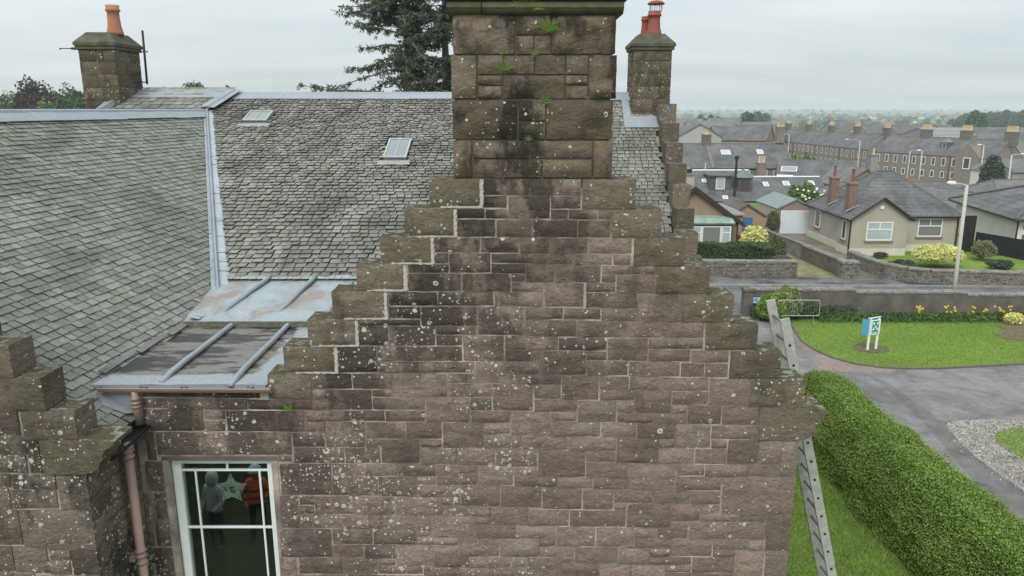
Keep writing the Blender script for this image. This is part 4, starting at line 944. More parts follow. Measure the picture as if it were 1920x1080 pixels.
# ================================================================== ground
def ground_sheet(name, pts, z, mat, kind='structure', parent=None, sub=0, label=None):
    mb = MB(); mb.face([(x, y, z) for x, y in pts]); o = mb.build(name, mat, parent)
    if kind: o['kind'] = kind
    return o
def grass_mat(name, a, b, c_, sc=1.0):
    k = NT(name); v = k.pos(); n1 = k.noise(.35 * sc, 6, .7, v); n2 = k.noise(2.2, 6, .75, v); n3 = k.noise(60, 3, .7, v)
    c = k.mix(k.ramp(n1, [(.35, 0), (.65, 1)]), a, b); c = k.mix(k.math('MULTIPLY', k.ramp(n2, [(.52, 0), (.72, 1)]), .6), c, c_)
    c = k.mix(1.0, c, k.ramp(n3, [(.25, .65), (.75, 1.3)]), 'MULTIPLY')
    sp = k.n('ShaderNodeTexVoronoi', {'Vector': v, 'Scale': 1.6}).outputs['Distance']
    c = k.mix(k.math('MULTIPLY', k.math('LESS_THAN', sp, .045), .8), c, (.5, .5, .4))
    k.col(c); k.rough(.95); k.b.inputs['Specular IOR Level'].default_value = .1; k.bump(k.math('ADD', n3, n2), .6, .03); return k.m
M_LAWN = grass_mat('lawn_grass', (.132, .205, .036), (.185, .270, .050), (.165, .190, .058))
M_ROUGH = grass_mat('rough_grass', (.110, .175, .034), (.165, .235, .045), (.20, .19, .075))
def asphalt(name, c1, c2, wet=0.0):
    k = NT(name); v = k.pos(); n1 = k.noise(.4, 6, .65, v, .4); n2 = k.noise(90, 2, .6, v); n3 = k.noise(3, 5, .6, v)
    c = k.mix(k.ramp(n1, [(.42, 0), (.56, 1)]), c1, c2); c = k.mix(1.0, c, k.ramp(n3, [(.3, .78), (.7, 1.14)]), 'MULTIPLY'); c = k.mix(1.0, c, k.ramp(n2, [(.25, .7), (.75, 1.3)]), 'MULTIPLY')
    k.col(c); k.rough(.85); k.bump(n2, .4, .01); return k.m
M_ASPH = asphalt('drive_asphalt', (.135, .130, .127), (.215, .208, .200))
M_ROAD = asphalt('road_asphalt', (.105, .104, .104), (.155, .152, .148))
M_PATH = asphalt('pink_path', (.20, .155, .135), (.25, .20, .175))
M_PAVE = asphalt('wet_pavement', (.055, .055, .058), (.155, .148, .140))
M_DARKP = asphalt('worn_edge_asphalt', (.115, .110, .105), (.165, .158, .150))
def gravel_mat():
    k = NT('pale_gravel'); v = k.pos(); vo = k.n('ShaderNodeTexVoronoi', {'Vector': v, 'Scale': 24}); cs = k.n('ShaderNodeSeparateColor', {0: vo.outputs['Color']})
    c = k.mix(cs.outputs[0], (.20, .185, .165), (.50, .48, .45)); c = k.mix(k.ramp(k.noise(.9, 5, .6, v), [(.45, 0), (.65, 1)]), c, (.27, .25, .22)); k.col(c); k.rough(.9); k.bump(vo.outputs['Distance'], .8, .03); return k.m
M_GRAV = gravel_mat()
M_SOIL = plain('bare_soil', (.135, .105, .075), .95, .35, 6, bump=.8, bscale=30)
# far land: one sheet following the fall of the land
k = NT('far_fields'); v = k.pos(); vo = k.n('ShaderNodeTexVoronoi', {'Vector': k.scale(v, (1, .55, 1)), 'Scale': .0042})
cs = k.n('ShaderNodeSeparateColor', {0: vo.outputs['Color']}); c = k.ramp(cs.outputs[0], [(0, (.055, .085, .035)), (.35, (.09, .14, .05)), (.6, (.15, .18, .075)), (.8, (.11, .17, .05)), (1, (.22, .20, .12))])
c = k.mix(k.ramp(k.noise(.02, 5, .6, v), [(.5, 0), (.62, 1)]), c, (.035, .055, .028)); k.col(c); k.rough(.95); M_FIELD = k.m
ys = [-300, 50, 60, 82, 100, 135, 170, 250, 400, 800, 1500, 2600, 3600, 4200, 5200]
xs = [-4200, -2500, -1500, -800, -400, -150, 0, 150, 400, 800, 1500, 2500, 4200]
V = []
for y in ys:
    for x in xs:
        z = terr(y) - .02
        if y >= 2600: z += {2600: 2, 3600: 8, 4200: 14, 5200: 9}[y] * (.8 + .35 * noise.noise(Vector((x / 1400, y / 900, 3))))
        V.append((x, y, z))
mb = MB(); n_ = len(xs); mb.add(V, [(j*n_+i, j*n_+i+1, (j+1)*n_+i+1, (j+1)*n_+i) for j in range(len(ys)-1) for i in range(n_-1)])
tag(mb.build('terrain', M_FIELD, smooth=True), kind='structure')
ground_sheet('forecourt', [(-60, -60), (60, -60), (60, 33.3), (-60, 33.3)], .004, M_ASPH)
ground_sheet('near_lawn', [(3.1, -40), (8.7, -40), (8.6, 13), (8.15, 19.8), (7.4, 20.4), (3.1, 21)], .012, M_ROUGH)
ground_sheet('front_lawn', [(-40, -40), (3.1, -40), (3.1, 7.3), (-4.2, 7.3), (-40, 6.4)], .010, M_ROUGH)
ground_sheet('reflection_ground', [(-14, -6), (3, -6), (3, 6.0), (-14, 6.0)], .018, plain('dark_reflection_ground', (.022, .036, .010), .95, .5, 1.5, bump=.8, bscale=14))  # unseen dark sheet, added to dim the ground mirrored in the window glass
ground_sheet('road', [(-80, 33.3), (120, 33.3), (120, 38.0), (21.5, 39.2), (-80, 40.4)], .008, M_ROAD)
ground_sheet('verge_ground', [(-80, 39.0), (120, 37.0), (120, 75), (-80, 75)], .000, M_ROUGH)
def ZG(pts, z=0): return [(p.x, p.y) for p in (at_z(a, b, z) for a, b in pts)]
# kerb and far pavement
mb = MB(); kx = -30
while kx < 60:
    f_ = (kx + 30) / 90; y = 39.55 - 1.9 * f_; mb.box(kx, kx + .90, y, y + .14, 0, .10); kx += .915
mb.build('kerb', plain('kerb_stone', (.27, .26, .25), .9, .15, 3))['kind'] = 'structure'
mb = MB(); mb.add([(-80, 40.7, .09), (120, 36.6, .09), (120, 38.5, .09), (-80, 42.6, .09)], [(0, 1, 2, 3)]); tag(mb.build('pavement', M_PAVE), kind='structure')
# lawns
lawn_px = [(1400, 598), (1478, 598), (1492, 622), (1503, 640), (1530, 658), (1562, 672), (1602, 683), (1650, 690), (1700, 692), (1750, 692), (1830, 688), (1920, 683), (2300, 670)]
lp = ZG(lawn_px); lawn = [(lp[1][0], 32.6)] + lp[1:] + [(45, 32.6)]
ground_sheet('big_lawn', lawn, .030, M_LAWN)
mb = MB()
for a, b in zip(lp[1:-1], lp[2:]):
    d = Vector((b[0]-a[0], b[1]-a[1], 0)); L = d.length; k_ = max(1, int(L / .8)); n_ = Vector((-d.y, d.x, 0)).normalized()
    for q in range(k_):
        p0 = Vector((a[0], a[1], 0)) + d * q / k_; p1 = Vector((a[0], a[1], 0)) + d * (q + .97) / k_
        mb.add([p0 - n_*.05, p1 - n_*.05, p1 + n_*.03, p0 + n_*.03, p0 - n_*.05 + Vector((0,0,.06)), p1 - n_*.05 + Vector((0,0,.06)), p1 + n_*.03 + Vector((0,0,.06)), p0 + n_*.03 + Vector((0,0,.06))], [(0,1,5,4),(1,2,6,5),(2,3,7,6),(3,0,4,7),(4,5,6,7)])
tag(mb.build('lawn_kerb', plain('dark_kerb', (.13, .115, .10), .9, .2, 3)), kind='structure')
ground_sheet('pink_path', ZG([(1478, 600), (1492, 622), (1503, 640), (1530, 658), (1562, 672), (1602, 683), (1650, 690), (1700, 694), (1670, 699), (1540, 698), (1500, 650), (1430, 600)]), .009, M_PATH)
ground_sheet('gravel_patch', ZG([(1772, 794), (1800, 789), (1850, 787), (1925, 790), (2200, 790), (2400, 1010), (1990, 985), (1925, 925), (1880, 895), (1835, 862), (1800, 830)]), .012, M_GRAV)
ground_sheet('worn_asphalt_strip', ZG([(1628, 703), (1668, 720), (1775, 797), (1835, 862), (1925, 925), (2100, 1080), (1990, 1080), (1850, 930), (1790, 860), (1730, 790), (1650, 720)]), .008, M_DARKP)
l2 = ZG([(1868, 812), (1885, 807), (1925, 803), (2250, 800), (2300, 960), (1960, 895), (1925, 866), (1895, 850), (1872, 833), (1866, 820)])
ground_sheet('second_lawn', l2, .035, M_LAWN)
ground_sheet('planting_bed', ZG([(1864, 612), (1880, 606), (1925, 604), (2010, 606), (2010, 640), (1925, 641), (1885, 638), (1866, 630), (1890, 621)]), .045, M_SOIL)
c_ = at_z(1633, 655, 0); ground_sheet('sign_soil_ring', [(c_.x + .72 * math.cos(a) * rng.uniform(.9, 1.1), c_.y + .62 * math.sin(a) * rng.uniform(.9, 1.1)) for a in np.linspace(0, 6.2, 18)], .042, plain('mulch', (.12, .10, .06), .95, .4, 9))
# grass blades where the near lawn shows
def blades(name, xr_, yr_, n, h, z, mat, test=None):
    X = nrg.uniform(*xr_, n); Y = nrg.uniform(*yr_, n)
    if test is not None:
        m = np.array([test(a, b) for a, b in zip(X, Y)]); X, Y = X[m], Y[m]
    n = len(X); P = np.stack([X, Y, np.full(n, z)], 1); a = nrg.uniform(0, 6.28, n); w = .010; d = np.stack([np.cos(a), np.sin(a), 0*a], 1) * w
    H = h * (.4 + nrg.rand(n)); lean = np.stack([nrg.normal(0, .4, n) * H, nrg.normal(0, .4, n) * H, H], 1)
    tag(np_quads(name, np.stack([P - d, P + d, P + lean], 1), nrg.uniform(.7, 1.35, n), mat, n=3), kind='stuff')
M_BLADE = plain('grass_blade', (.150, .240, .045), .9, .25, 1.2, tint=True)
blades('grass', (3.2, 8.6), (9.5, 20.5), 60000, .07, .01, M_BLADE)
def inpoly(poly):
    def f(x, y):
        c = False; j = len(poly) - 1
        for i in range(len(poly)):
            if (poly[i][1] > y) != (poly[j][1] > y) and x < (poly[j][0]-poly[i][0]) * (y-poly[i][1]) / (poly[j][1]-poly[i][1]) + poly[i][0]: c = not c
            j = i
        return c
    return f
blades('lawn_grass', (10.5, 26), (24, 32.6), 60000, .045, .03, M_BLADE, inpoly(lawn))
blades('second_lawn_grass', (min(p[0] for p in l2), 26), (min(p[1] for p in l2), max(p[1] for p in l2)), 20000, .05, .035, M_BLADE, inpoly(l2))
P = at_z(1850, 850, 0)
# loose stones on the gravel
gp_ = ZG([(1772, 794), (1800, 789), (1850, 787), (1925, 790), (2000, 790), (2000, 985), (1925, 925), (1880, 895), (1835, 862), (1800, 830)]); ig = inpoly(gp_)
X = nrg.uniform(min(p[0] for p in gp_) - .5, max(p[0] for p in gp_), 16000); Y = nrg.uniform(min(p[1] for p in gp_), max(p[1] for p in gp_), 16000); m = np.array([ig(a + nrg.normal(0, .15), b + nrg.normal(0, .15)) for a, b in zip(X, Y)]); X, Y = X[m], Y[m]
Q = leaves(np.stack([X, Y, np.full(len(X), .03)], 1), .045, .6, .8, 2.0); tag(np_quads('gravel', Q, nrg.uniform(.5, 1.5, len(X)), plain('gravel_chip', (.36, .34, .31), .9, .2, 5, tint=True), n=4), kind='stuff')
# ================================================================== hedges and shrubs
def leaf_mat(name, c1, c2, deep):
    k = NT(name); t = k.tint(); v = k.pos(); c = k.mix(k.math('FRACT', k.math('MULTIPLY', t, 9.7)), c1, c2)
    c = k.mix(k.ramp(k.noise(.8, 4, .6, v), [(.4, 0), (.62, .7)]), c, deep); k.col(c); k.rough(.6); k.b.inputs['Specular IOR Level'].default_value = .3
    return k.m
M_HEDGE = leaf_mat('privet_leaf', (.150, .240, .042), (.220, .325, .058), (.120, .195, .034))
M_HEDGEIN = plain('hedge_twigs', (.065, .10, .028), .95, .3, 6)
def hedge_thing(name, label, cat, prof, n, size, mat, inner, group=None, amp=.08, twigs=True, inn=True):
    """prof(u,w) -> surface point and outward normal; leaves scattered in the outer 15 cm"""
    pass
hx0, hx1, hy0, hy1, hh = 8.0, 9.35, 3.0, 19.9, 2.0
def hsurf(y, s):
    """outline of the hedge section: s from 0 (left foot) to 1 (right foot)"""
    t = (y - hy0) / (hy1 - hy0); w0 = hx0 + .45 * max(0.0, (16 - y) / 13); 
    pts = [(w0, .05), (w0 - .10, 1.0), (w0 + .12, hh - .22), (w0 + .36, hh), (hx1 - .22, hh - .02), (hx1 + .02, hh - .25), (hx1 + .05, .05)]
    L = [0]; 
    for a, b in zip(pts, pts[1:]): L.append(L[-1] + math.hypot(b[0]-a[0], b[1]-a[1]))
    q = s * L[-1]
    for i in range(len(pts) - 1):
        if q <= L[i+1] + 1e-9:
            f = (q - L[i]) / (L[i+1] - L[i]); a, b = pts[i], pts[i+1]; d = Vector((b[0]-a[0], 0, b[1]-a[1])).normalized(); return Vector((a[0] + (b[0]-a[0]) * f, y, a[1] + (b[1]-a[1]) * f)), Vector((-d.z, 0, d.x))
hed = thing('privet_hedge', 'long tall clipped bright green hedge along the driveway beside the gable', 'hedge', (8.7, 11.5, 0))
mb = MB(); NY, NS = 60, 20; V = []
for j in range(NY + 1):
    for i in range(NS + 1):
        p, n_ = hsurf(hy0 + (hy1 - hy0) * j / NY, i / NS); V.append(p - n_ * (.13 + .07 * noise.noise(p * 1.6)))
mb.add(V, [(j*(NS+1)+i, j*(NS+1)+i+1, (j+1)*(NS+1)+i+1, (j+1)*(NS+1)+i) for j in range(NY) for i in range(NS)] + [tuple(range(NS, -1, -1)), tuple(NY*(NS+1)+i for i in range(NS+1))])
mb.build('twigs', M_HEDGEIN, hed)
nl = 260000; ps = []; 
uy = hy0 + 1.0 + (hy1 - hy0 - 1.0) * nrg.rand(nl) ; us = nrg.rand(nl) * .80
tabY = np.linspace(hy0, hy1, 80); tabS = np.linspace(0, 1, 120); TP = np.array([[list(hsurf(y, s)[0]) + list(hsurf(y, s)[1]) for s in tabS] for y in tabY])
iy = ((uy - hy0) / (hy1 - hy0) * 79).astype(int); is_ = (us * 119).astype(int); PN = TP[iy, is_]; P_, N_ = PN[:, :3].copy(), PN[:, 3:]; P_[:, 1] = uy + nrg.normal(0, .03, nl); P_[:, 2] += nrg.normal(0, .01, nl); P_[:, 0] += nrg.normal(0, .012, nl)
wv = np.array([noise.noise(Vector((a * 1.3, b * 1.3, c * 1.3))) * .13 + noise.noise(Vector((a * 4, b * 4, c * 4))) * .055 for a, b, c in P_])
P_ = P_ + N_ * (wv + nrg.uniform(-.14, .035, nl))[:, None]
# end face
ne = 9000; ns = 5000; sy = nrg.uniform(hy0 + 2, hy1, ns); sx_n = nrg.uniform(hx0 + .3, hx1 - .1, ns); Psh = np.stack([sx_n, sy, hh + nrg.uniform(-.02, .16, ns) * (nrg.rand(ns) ** 2) + np.array([noise.noise(Vector((a * 1.3, b * 1.3, 2))) * .1 for a, b in zip(sx_n, sy)])], 1); Pe = np.stack([nrg.uniform(hx0 - .05, hx1, ne), hy1 + nrg.uniform(-.12, .05, ne), nrg.uniform(0, hh - .1, ne)], 1)
P_ = np.concatenate([P_, Pe, Psh]); np_quads('leaves', leaves(P_, .042, 0, .6), nrg.uniform(0, 1, len(P_)), M_HEDGE, hed, kind='stuff').location = (-8.7, -11.5, 0)
def blob_shrub(name, label, cat, c, r, n, size, mat, group=None, seed=0, core=.8, aspect=.6, lump=.25, inner=None, up=.4):
    c = Vector(c); t = thing(name, label, cat, (c.x, c.y, c.z - r[2]), 0, group)
    d = nrg.normal(size=(n, 3)); d /= np.linalg.norm(d, axis=1)[:, None]; d[:, 2] = np.where(d[:, 2] < -.55, -d[:, 2], d[:, 2])
    l = np.array([noise.noise(Vector((a * 2.1 + seed, b * 2.1, e * 2.1))) + .5 * noise.noise(Vector((a * 5 + seed, b * 5, e * 5))) for a, b, e in d])
    rad = (1 + lump * l) * (nrg.uniform(.78, 1.03, n)); P = d * rad[:, None] * np.array(r) + np.array([0, 0, r[2]])
    P = P[P[:, 2] > .02]
    np_quads('leaves', leaves(P, size, 0, aspect, up), nrg.uniform(0, 1, len(P)), mat, t, kind='stuff')
    bm = bmesh.new(); bmesh.ops.create_icosphere(bm, subdivisions=2, radius=1)
    for v in bm.verts:
        q = v.co.normalized(); f = core * (1 + lump * (noise.noise(Vector((q.x * 2.1 + seed, q.y * 2.1, q.z * 2.1))))); v.co = Vector((q.x * r[0] * f, q.y * r[1] * f, max(q.z * r[2] * f + r[2], 0)))
    me = bpy.data.meshes.new('branches'); bm.to_mesh(me); bm.free(); me.materials.append(inner or M_HEDGEIN); o = bpy.data.objects.new('branches', me); C.objects.link(o); o.parent = t
    return t
M_DGREEN = leaf_mat('dark_leaf', (.050, .090, .035), (.085, .130, .050), (.035, .060, .025))
M_VAR = leaf_mat('variegated_leaf', (.30, .32, .14), (.20, .27, .09), (.10, .16, .05))
M_YEL = leaf_mat('yellow_leaf', (.80, .74, .30), (.60, .60, .22), (.50, .52, .18))
M_OLIVE = leaf_mat('olive_leaf', (.10, .13, .05), (.15, .17, .07), (.07, .08, .035))
M_IVY = leaf_mat('ivy_leaf', (.11, .20, .03), (.20, .27, .05), (.09, .10, .03))
M_CONIF = leaf_mat('conifer_leaf', (.045, .075, .050), (.085, .125, .085), (.035, .055, .035))
blob_shrub('shrub', 'low sprawling shrub behind the right end of the crow steps, just below the gate wall', 'shrub', (7.2, 25.6, .5), (.75, 1.9, .6), 5000, .09, M_IVY)
blob_shrub('shrub', 'yellow-green shrub seen between the ladder top and the crow steps', 'shrub', (7.55, 22.9, .45), (.55, 1.0, .55), 4500, .08, M_IVY, seed=3)
blob_shrub('shrub', 'leafy shrub at the far end of the long hedge, right of the ladder', 'shrub', (8.4, 21.1, .42), (.55, .8, .62), 4500, .07, M_HEDGE, seed=5)
blob_shrub('shrub', 'dark green bush in front of the gate pillar and blue sign', 'shrub', (11.55, 32.0, .55), (.62, .6, .68), 5000, .11, M_HEDGE, seed=8)
p = at_y(1478, 575, 32.1); blob_shrub('shrub', 'tall pale variegated bush against the gate wall behind the barrier', 'shrub', (p.x, 32.2, .72), (.62, .5, .80), 5500, .12, M_VAR, seed=9, aspect=.35)
p = at_y(1517, 585, 32.3); blob_shrub('shrub', 'thin dark shrub behind the right half of the metal barrier', 'shrub', (p.x, 32.4, .40), (.55, .35, .42), 3000, .09, M_DGREEN, seed=12)
# low cover along the wall with daffodils
n = 26000; X = nrg.uniform(13.6, 34, n); Y = 32.05 + nrg.normal(0, .22, n); Z = nrg.uniform(.02, .42, n) * (1 - np.abs(Y - 32.05) / .9).clip(.2, 1)
tag(np_quads('ground_cover', leaves(np.stack([X, Y, Z], 1), .13, 0, .3, 1.5), nrg.rand(n), leaf_mat('bed_leaf', (.07, .135, .03), (.12, .19, .045), (.05, .09, .03))), kind='stuff')
M_DAFF = plain('daffodil_yellow', (.75, .60, .04), .7, .1, 3)
fl = []
for (a, b) in ((1718, 1732), (1768, 1795), (1820, 1868), (1872, 1905)):
    for q in range(9):
        px = rng.uniform(a, b); py = rng.uniform(573, 585); fl.append(at_y(px, py, 32.0))
for i, p in enumerate(fl):
    d = thing('daffodil', 'yellow daffodil in the bed along the wall behind the lawn', 'flower', (p.x, p.y, 0), 0, 'daffodils in the bed by the wall')
    mb = MB()
    for a in range(6): an = a * math.pi / 3; c_ = Vector((p.x, p.y - .02, p.z)); e = Vector((math.cos(an), -.15, math.sin(an))) * .055; s_ = Vector((-math.sin(an), 0, math.cos(an))) * .018; mb.add([c_, c_ + e*.6 + s_, c_ + e, c_ + e*.6 - s_], [(0,1,2,3)])
    mb.tube([c_, c_ + Vector((0, -.04, 0))], [.014, .02], 6); mb.build('bloom', M_DAFF, d)
    mb = MB(); mb.tube([(p.x, p.y, 0), (p.x, p.y - .01, p.z)], .006, 4); mb.build('stem', M_IVY, d)
p = at_y(1900, 590, 31.6); blob_shrub('shrub', 'small golden shrub at the right end of the daffodil bed', 'shrub', (p.x, 31.5, .22), (.42, .3, .28), 1800, .08, M_YEL, seed=31)
n = 9000; P = np.stack([nrg.uniform(lp[0][0] + .2, 15.5, n), 32.4 + nrg.normal(0, .2, n), nrg.uniform(.05, .55, n)], 1)
tag(np_quads('undergrowth', leaves(P, .10, 0, .3, 1.2), nrg.rand(n), M_DGREEN), kind='stuff')
# ================================================================== walls
def rubble(name, c1, c2, sc=3.2):
    k = NT(name); v = k.pos(); vo = k.n('ShaderNodeTexVoronoi', {'Vector': k.scale(v, (1, 1, 1.9)), 'Scale': sc}, feature='DISTANCE_TO_EDGE'); vc = k.n('ShaderNodeTexVoronoi', {'Vector': k.scale(v, (1, 1, 1.9)), 'Scale': sc})
    cs = k.n('ShaderNodeSeparateColor', {0: vc.outputs['Color']}); c = k.mix(cs.outputs[0], c1, c2); f = k.noise(14, 5, .7, v)
    c = k.mix(k.ramp(vo.outputs['Distance'], [(.02, 1), (.07, 0)]), c, (.26, .24, .21)); c = k.mix(1.0, c, k.ramp(f, [(.3, .7), (.7, 1.3)]), 'MULTIPLY')
    c = k.mix(k.math('MULTIPLY', k.ramp(k.noise(22, 3, .6, v), [(.60, 0), (.68, 1)]), .8), c, (.42, .42, .39)); k.col(c); k.rough(.95); k.bump(k.math('ADD', k.ramp(vo.outputs['Distance'], [(.0, 0), (.12, 1)]), f), .7, .03); return k.m
M_RUB = rubble('rubble_wall', (.10, .085, .070), (.19, .165, .14)); M_RENDER = plain('rough_wall_render', (.130, .112, .098), .95, .35, 1.5, bump=.8, bscale=16)
M_COPE = rubble('coping_stones', (.14, .135, .115), (.24, .235, .21), 5)
PWN = [0]
def poly_wall(t, pts, th, h, mat, cope=True, ch_=.13, hs=None, seg=.55, nm='wall_face', blocks=True):
    """wall along a polyline, the coping cut into stones"""
    hs = hs or [h] * len(pts); mb = MB(); sub = []
    for i in range(len(pts) - 1):
        a, b = Vector((pts[i][0], pts[i][1], 0)), Vector((pts[i+1][0], pts[i+1][1], 0)); d = (b - a); L = d.length; d.normalize(); PWN[0] += 1; n_ = Vector((-d.y, d.x, 0)) * (th / 2 + .003 * (PWN[0] % 2))
        z0 = terr(a.y) - .4; z1 = terr(b.y) - .4; ha, hb = hs[i] + terr(a.y) + .003 * (PWN[0] % 2), hs[i+1] + terr(b.y) + .003 * (PWN[0] % 2)
        q = [a - n_ - d*.06, b - n_ + d*.06, b + n_ + d*.06, a + n_ - d*.06]
        mb.add([(v.x, v.y, z) for v, z in zip(q, (z0, z1, z1, z0))] + [(v.x, v.y, z) for v, z in zip(q, (ha, hb, hb, ha))], [(0,1,5,4),(1,2,6,5),(2,3,7,6),(3,0,4,7),(4,5,6,7)])
        if cope:
            k_ = max(1, int(L / seg)); 
            for j in range(k_):
                f0, f1 = j / k_, (j + .975) / k_; p0, p1 = a + d * L * f0, a + d * L * f1; zz0, zz1 = ha + (hb - ha) * f0 + .002, ha + (hb - ha) * f1 + .002; m = n_ * 1.18; r_ = rng.uniform(-.012, .018); c2 = ch_ + r_
                vs = [p0 - m, p1 - m, p1 + m, p0 + m]; inn = n_ * .75; vt = [p0 - inn, p1 - inn, p1 + inn, p0 + inn]
                cb = MB(); cb.tint = rng.random(); cb.add([(v.x, v.y, z) for v, z in zip(vs, (zz0, zz1, zz1, zz0))] + [(v.x, v.y, z + c2 * .6) for v, z in zip(vs, (zz0, zz1, zz1, zz0))] + [(v.x, v.y, z + c2) for v, z in zip(vt, (zz0, zz1, zz1, zz0))],
                    [(3,2,1,0),(8,9,10,11)] + [(u, (u+1) % 4, 4+(u+1) % 4, 4+u) for u in range(4)] + [(4+u, 4+(u+1) % 4, 8+(u+1) % 4, 8+u) for u in range(4)]); sub.append(cb)
    mb.build(nm, mat, t)
    for cb in sub: cb.build('coping_stone', M_COPE, t)
gw = thing('boundary_wall', 'dark rendered wall with lichened coping between the lawn and the road', 'wall', (12, 33, 0))
poly_wall(gw, [(10.85, 33.1), (15.6, 33.1)], .34, 1.14, M_RENDER); poly_wall(gw, [(15.62, 33.1), (20.7, 33.1)], .34, 1.02, M_RENDER); poly_wall(gw, [(20.72, 33.1), (45, 33.1)], .34, .90, M_RENDER)
mb = MB(); mb.box(10.55, 10.95, 32.85, 33.30, 0, 1.15); mb.box(10.50, 11.0, 32.8, 33.35, 1.152, 1.27); mb.build('gate_pier', M_RENDER, gw)
sg = at_y(1422, 563, 32.80); s_ = thing('wall_sign', 'small pale blue sign fixed to the end of the dark boundary wall', 'sign', (sg.x, 32.78, sg.z))
a, b = at_y(1413, 558, 32.8), at_y(1429, 568, 32.8); mb = MB(); mb.box(a.x, b.x, 32.78, 32.80, b.z, a.z); mb.build('panel', plain('sign_white', (.62, .74, .78), .5, .03), s_)
mb = MB(); mb.box(a.x + .02, a.x + .19, 32.774, 32.779, b.z + .07, a.z - .02); mb.add([(a.x + .12, 32.772, b.z + .05), (a.x + .3, 32.772, b.z + .02), (a.x + .34, 32.772, b.z + .09)], [(0,1,2)]); mb.build('emblem', plain('sign_blue', (.10, .36, .52), .5, .03), s_)
rw = thing('rubble_wall', 'low grey rubble wall in front of the dark clipped hedge, across the road', 'wall', (12, 41, 0)); poly_wall(rw, [(5.0, 41.2), (15.85, 40.9)], .38, .86, M_RUB, seg=.4)
w1 = thing('drive_wall', 'long low wall running back between the grassy lane and the paved driveway', 'wall', (18.2, 46, 0)); poly_wall(w1, [(18.65, 41.0), (18.3, 46.0)], .34, .85, M_RENDER); poly_wall(w1, [(18.3, 46.02), (18.0, 52.2)], .28, .95, plain('block_wall', (.20, .185, .165), .9, .35, 2.5), ch_=.05)
mb = MB(); mb.box(18.2, 19.15, 40.25, 40.95, 0, .90); mb.build('end_pier', M_RUB, w1)
for q in range(2):
    mb = MB(); mb.box(18.16 + .5*q, 18.16 + .5*q + .49, 40.2, 41.0, .902, 1.02); mb.build('coping_stone', M_COPE, w1)
w2 = thing('garden_wall', 'curved low rubble garden wall round the front lawn of the beige bungalow', 'wall', (23, 39.5, 0)); poly_wall(w2, [(20.55, 44.6), (20.62, 42.0), (20.9, 40.6), (21.5, 39.6), (22.4, 39.1), (24.5, 38.8), (27.5, 38.5), (45, 37.2)], .36, .74, M_RUB, seg=.4)
# stones of the near rubble walls, standing proud of the face
def face_stones(t, p0, p1, z0, z1, side, w=(.18, .42), h=(.10, .17), mat=M_RUB, cap=300):
    a, b = Vector((*p0, 0)), Vector((*p1, 0)); d = (b - a); L = d.length; d.normalize(); n_ = Vector((d.y, -d.x, 0)) * side; z = z0; cnt = 0
    while z < z1 - .04:
        hh_ = min(rng.uniform(*h), z1 - z); u = 0
        while u < L:
            ww = min(rng.uniform(*w), L - u)
            if ww > .06:
                mb = MB(); mb.tint = rng.random(); g = .012; o_ = rng.uniform(.010, .035)
                q = [a + d * (u + g) + Vector((0, 0, z + g)), a + d * (u + ww - g) + Vector((0, 0, z + g)), a + d * (u + ww - g) + Vector((0, 0, z + hh_ - g)), a + d * (u + g) + Vector((0, 0, z + hh_ - g))]
                s_ = .8; c0_ = sum(q, Vector()) / 4; f = [c0_ + (v - c0_) * s_ + n_ * (o_ + rng.uniform(0, .01)) for v in q]; mb.add(q + f, [(4,5,6,7)] + [(i, (i+1) % 4, 4+(i+1) % 4, 4+i) for i in range(4)])
                mb.build('stone', mat, t, fix=False); cnt += 1
            u += ww
        z += hh_
    return cnt
face_stones(rw, (7.6, 41.1 - .19 + .02), (15.85, 40.9 - .19), .05, .86, 1, (.25, .55), (.14, .22))
face_stones(w2, (22.4, 39.1 - .185), (30, 38.33 - .19), .02, .74, 1, (.3, .6), (.16, .26))
# lane and driveway
ground_sheet('grassy_lane', [(15.9, 40.6), (18.2, 40.4), (17.9, 52), (15.6, 52)], .013, plain('lane_earth', (.205, .185, .105), .95, .35, 1.2, bump=.6, bscale=20))
ground_sheet('paved_driveway', [(19.1, 39.6), (20.45, 39.5), (20.5, 44.4), (21.8, 46.5), (21.8, 56.5), (18.1, 56.5), (18.35, 46)], .014, asphalt('brown_paving', (.145, .120, .105), (.19, .165, .145)))
ground_sheet('bungalow_lawn', [(20.8, 44.4), (21.1, 41), (22.5, 39.4), (27.5, 38.7), (45, 37.4), (45, 46), (31, 46.5), (22.4, 46.4)], .15, M_LAWN)
tag(bpy.context.scene.objects['bungalow_lawn'], kind='structure')
mb = MB(); mb.add([(20.8, 44.4, -.1), (22.4, 46.4, -.1), (31, 46.5, -.1), (20.8, 44.4, .148), (22.4, 46.4, .148), (31, 46.5, .148)], [(0,1,4,3),(1,2,5,4)]); tag(mb.build('lawn_edge', M_SOIL), kind='structure')
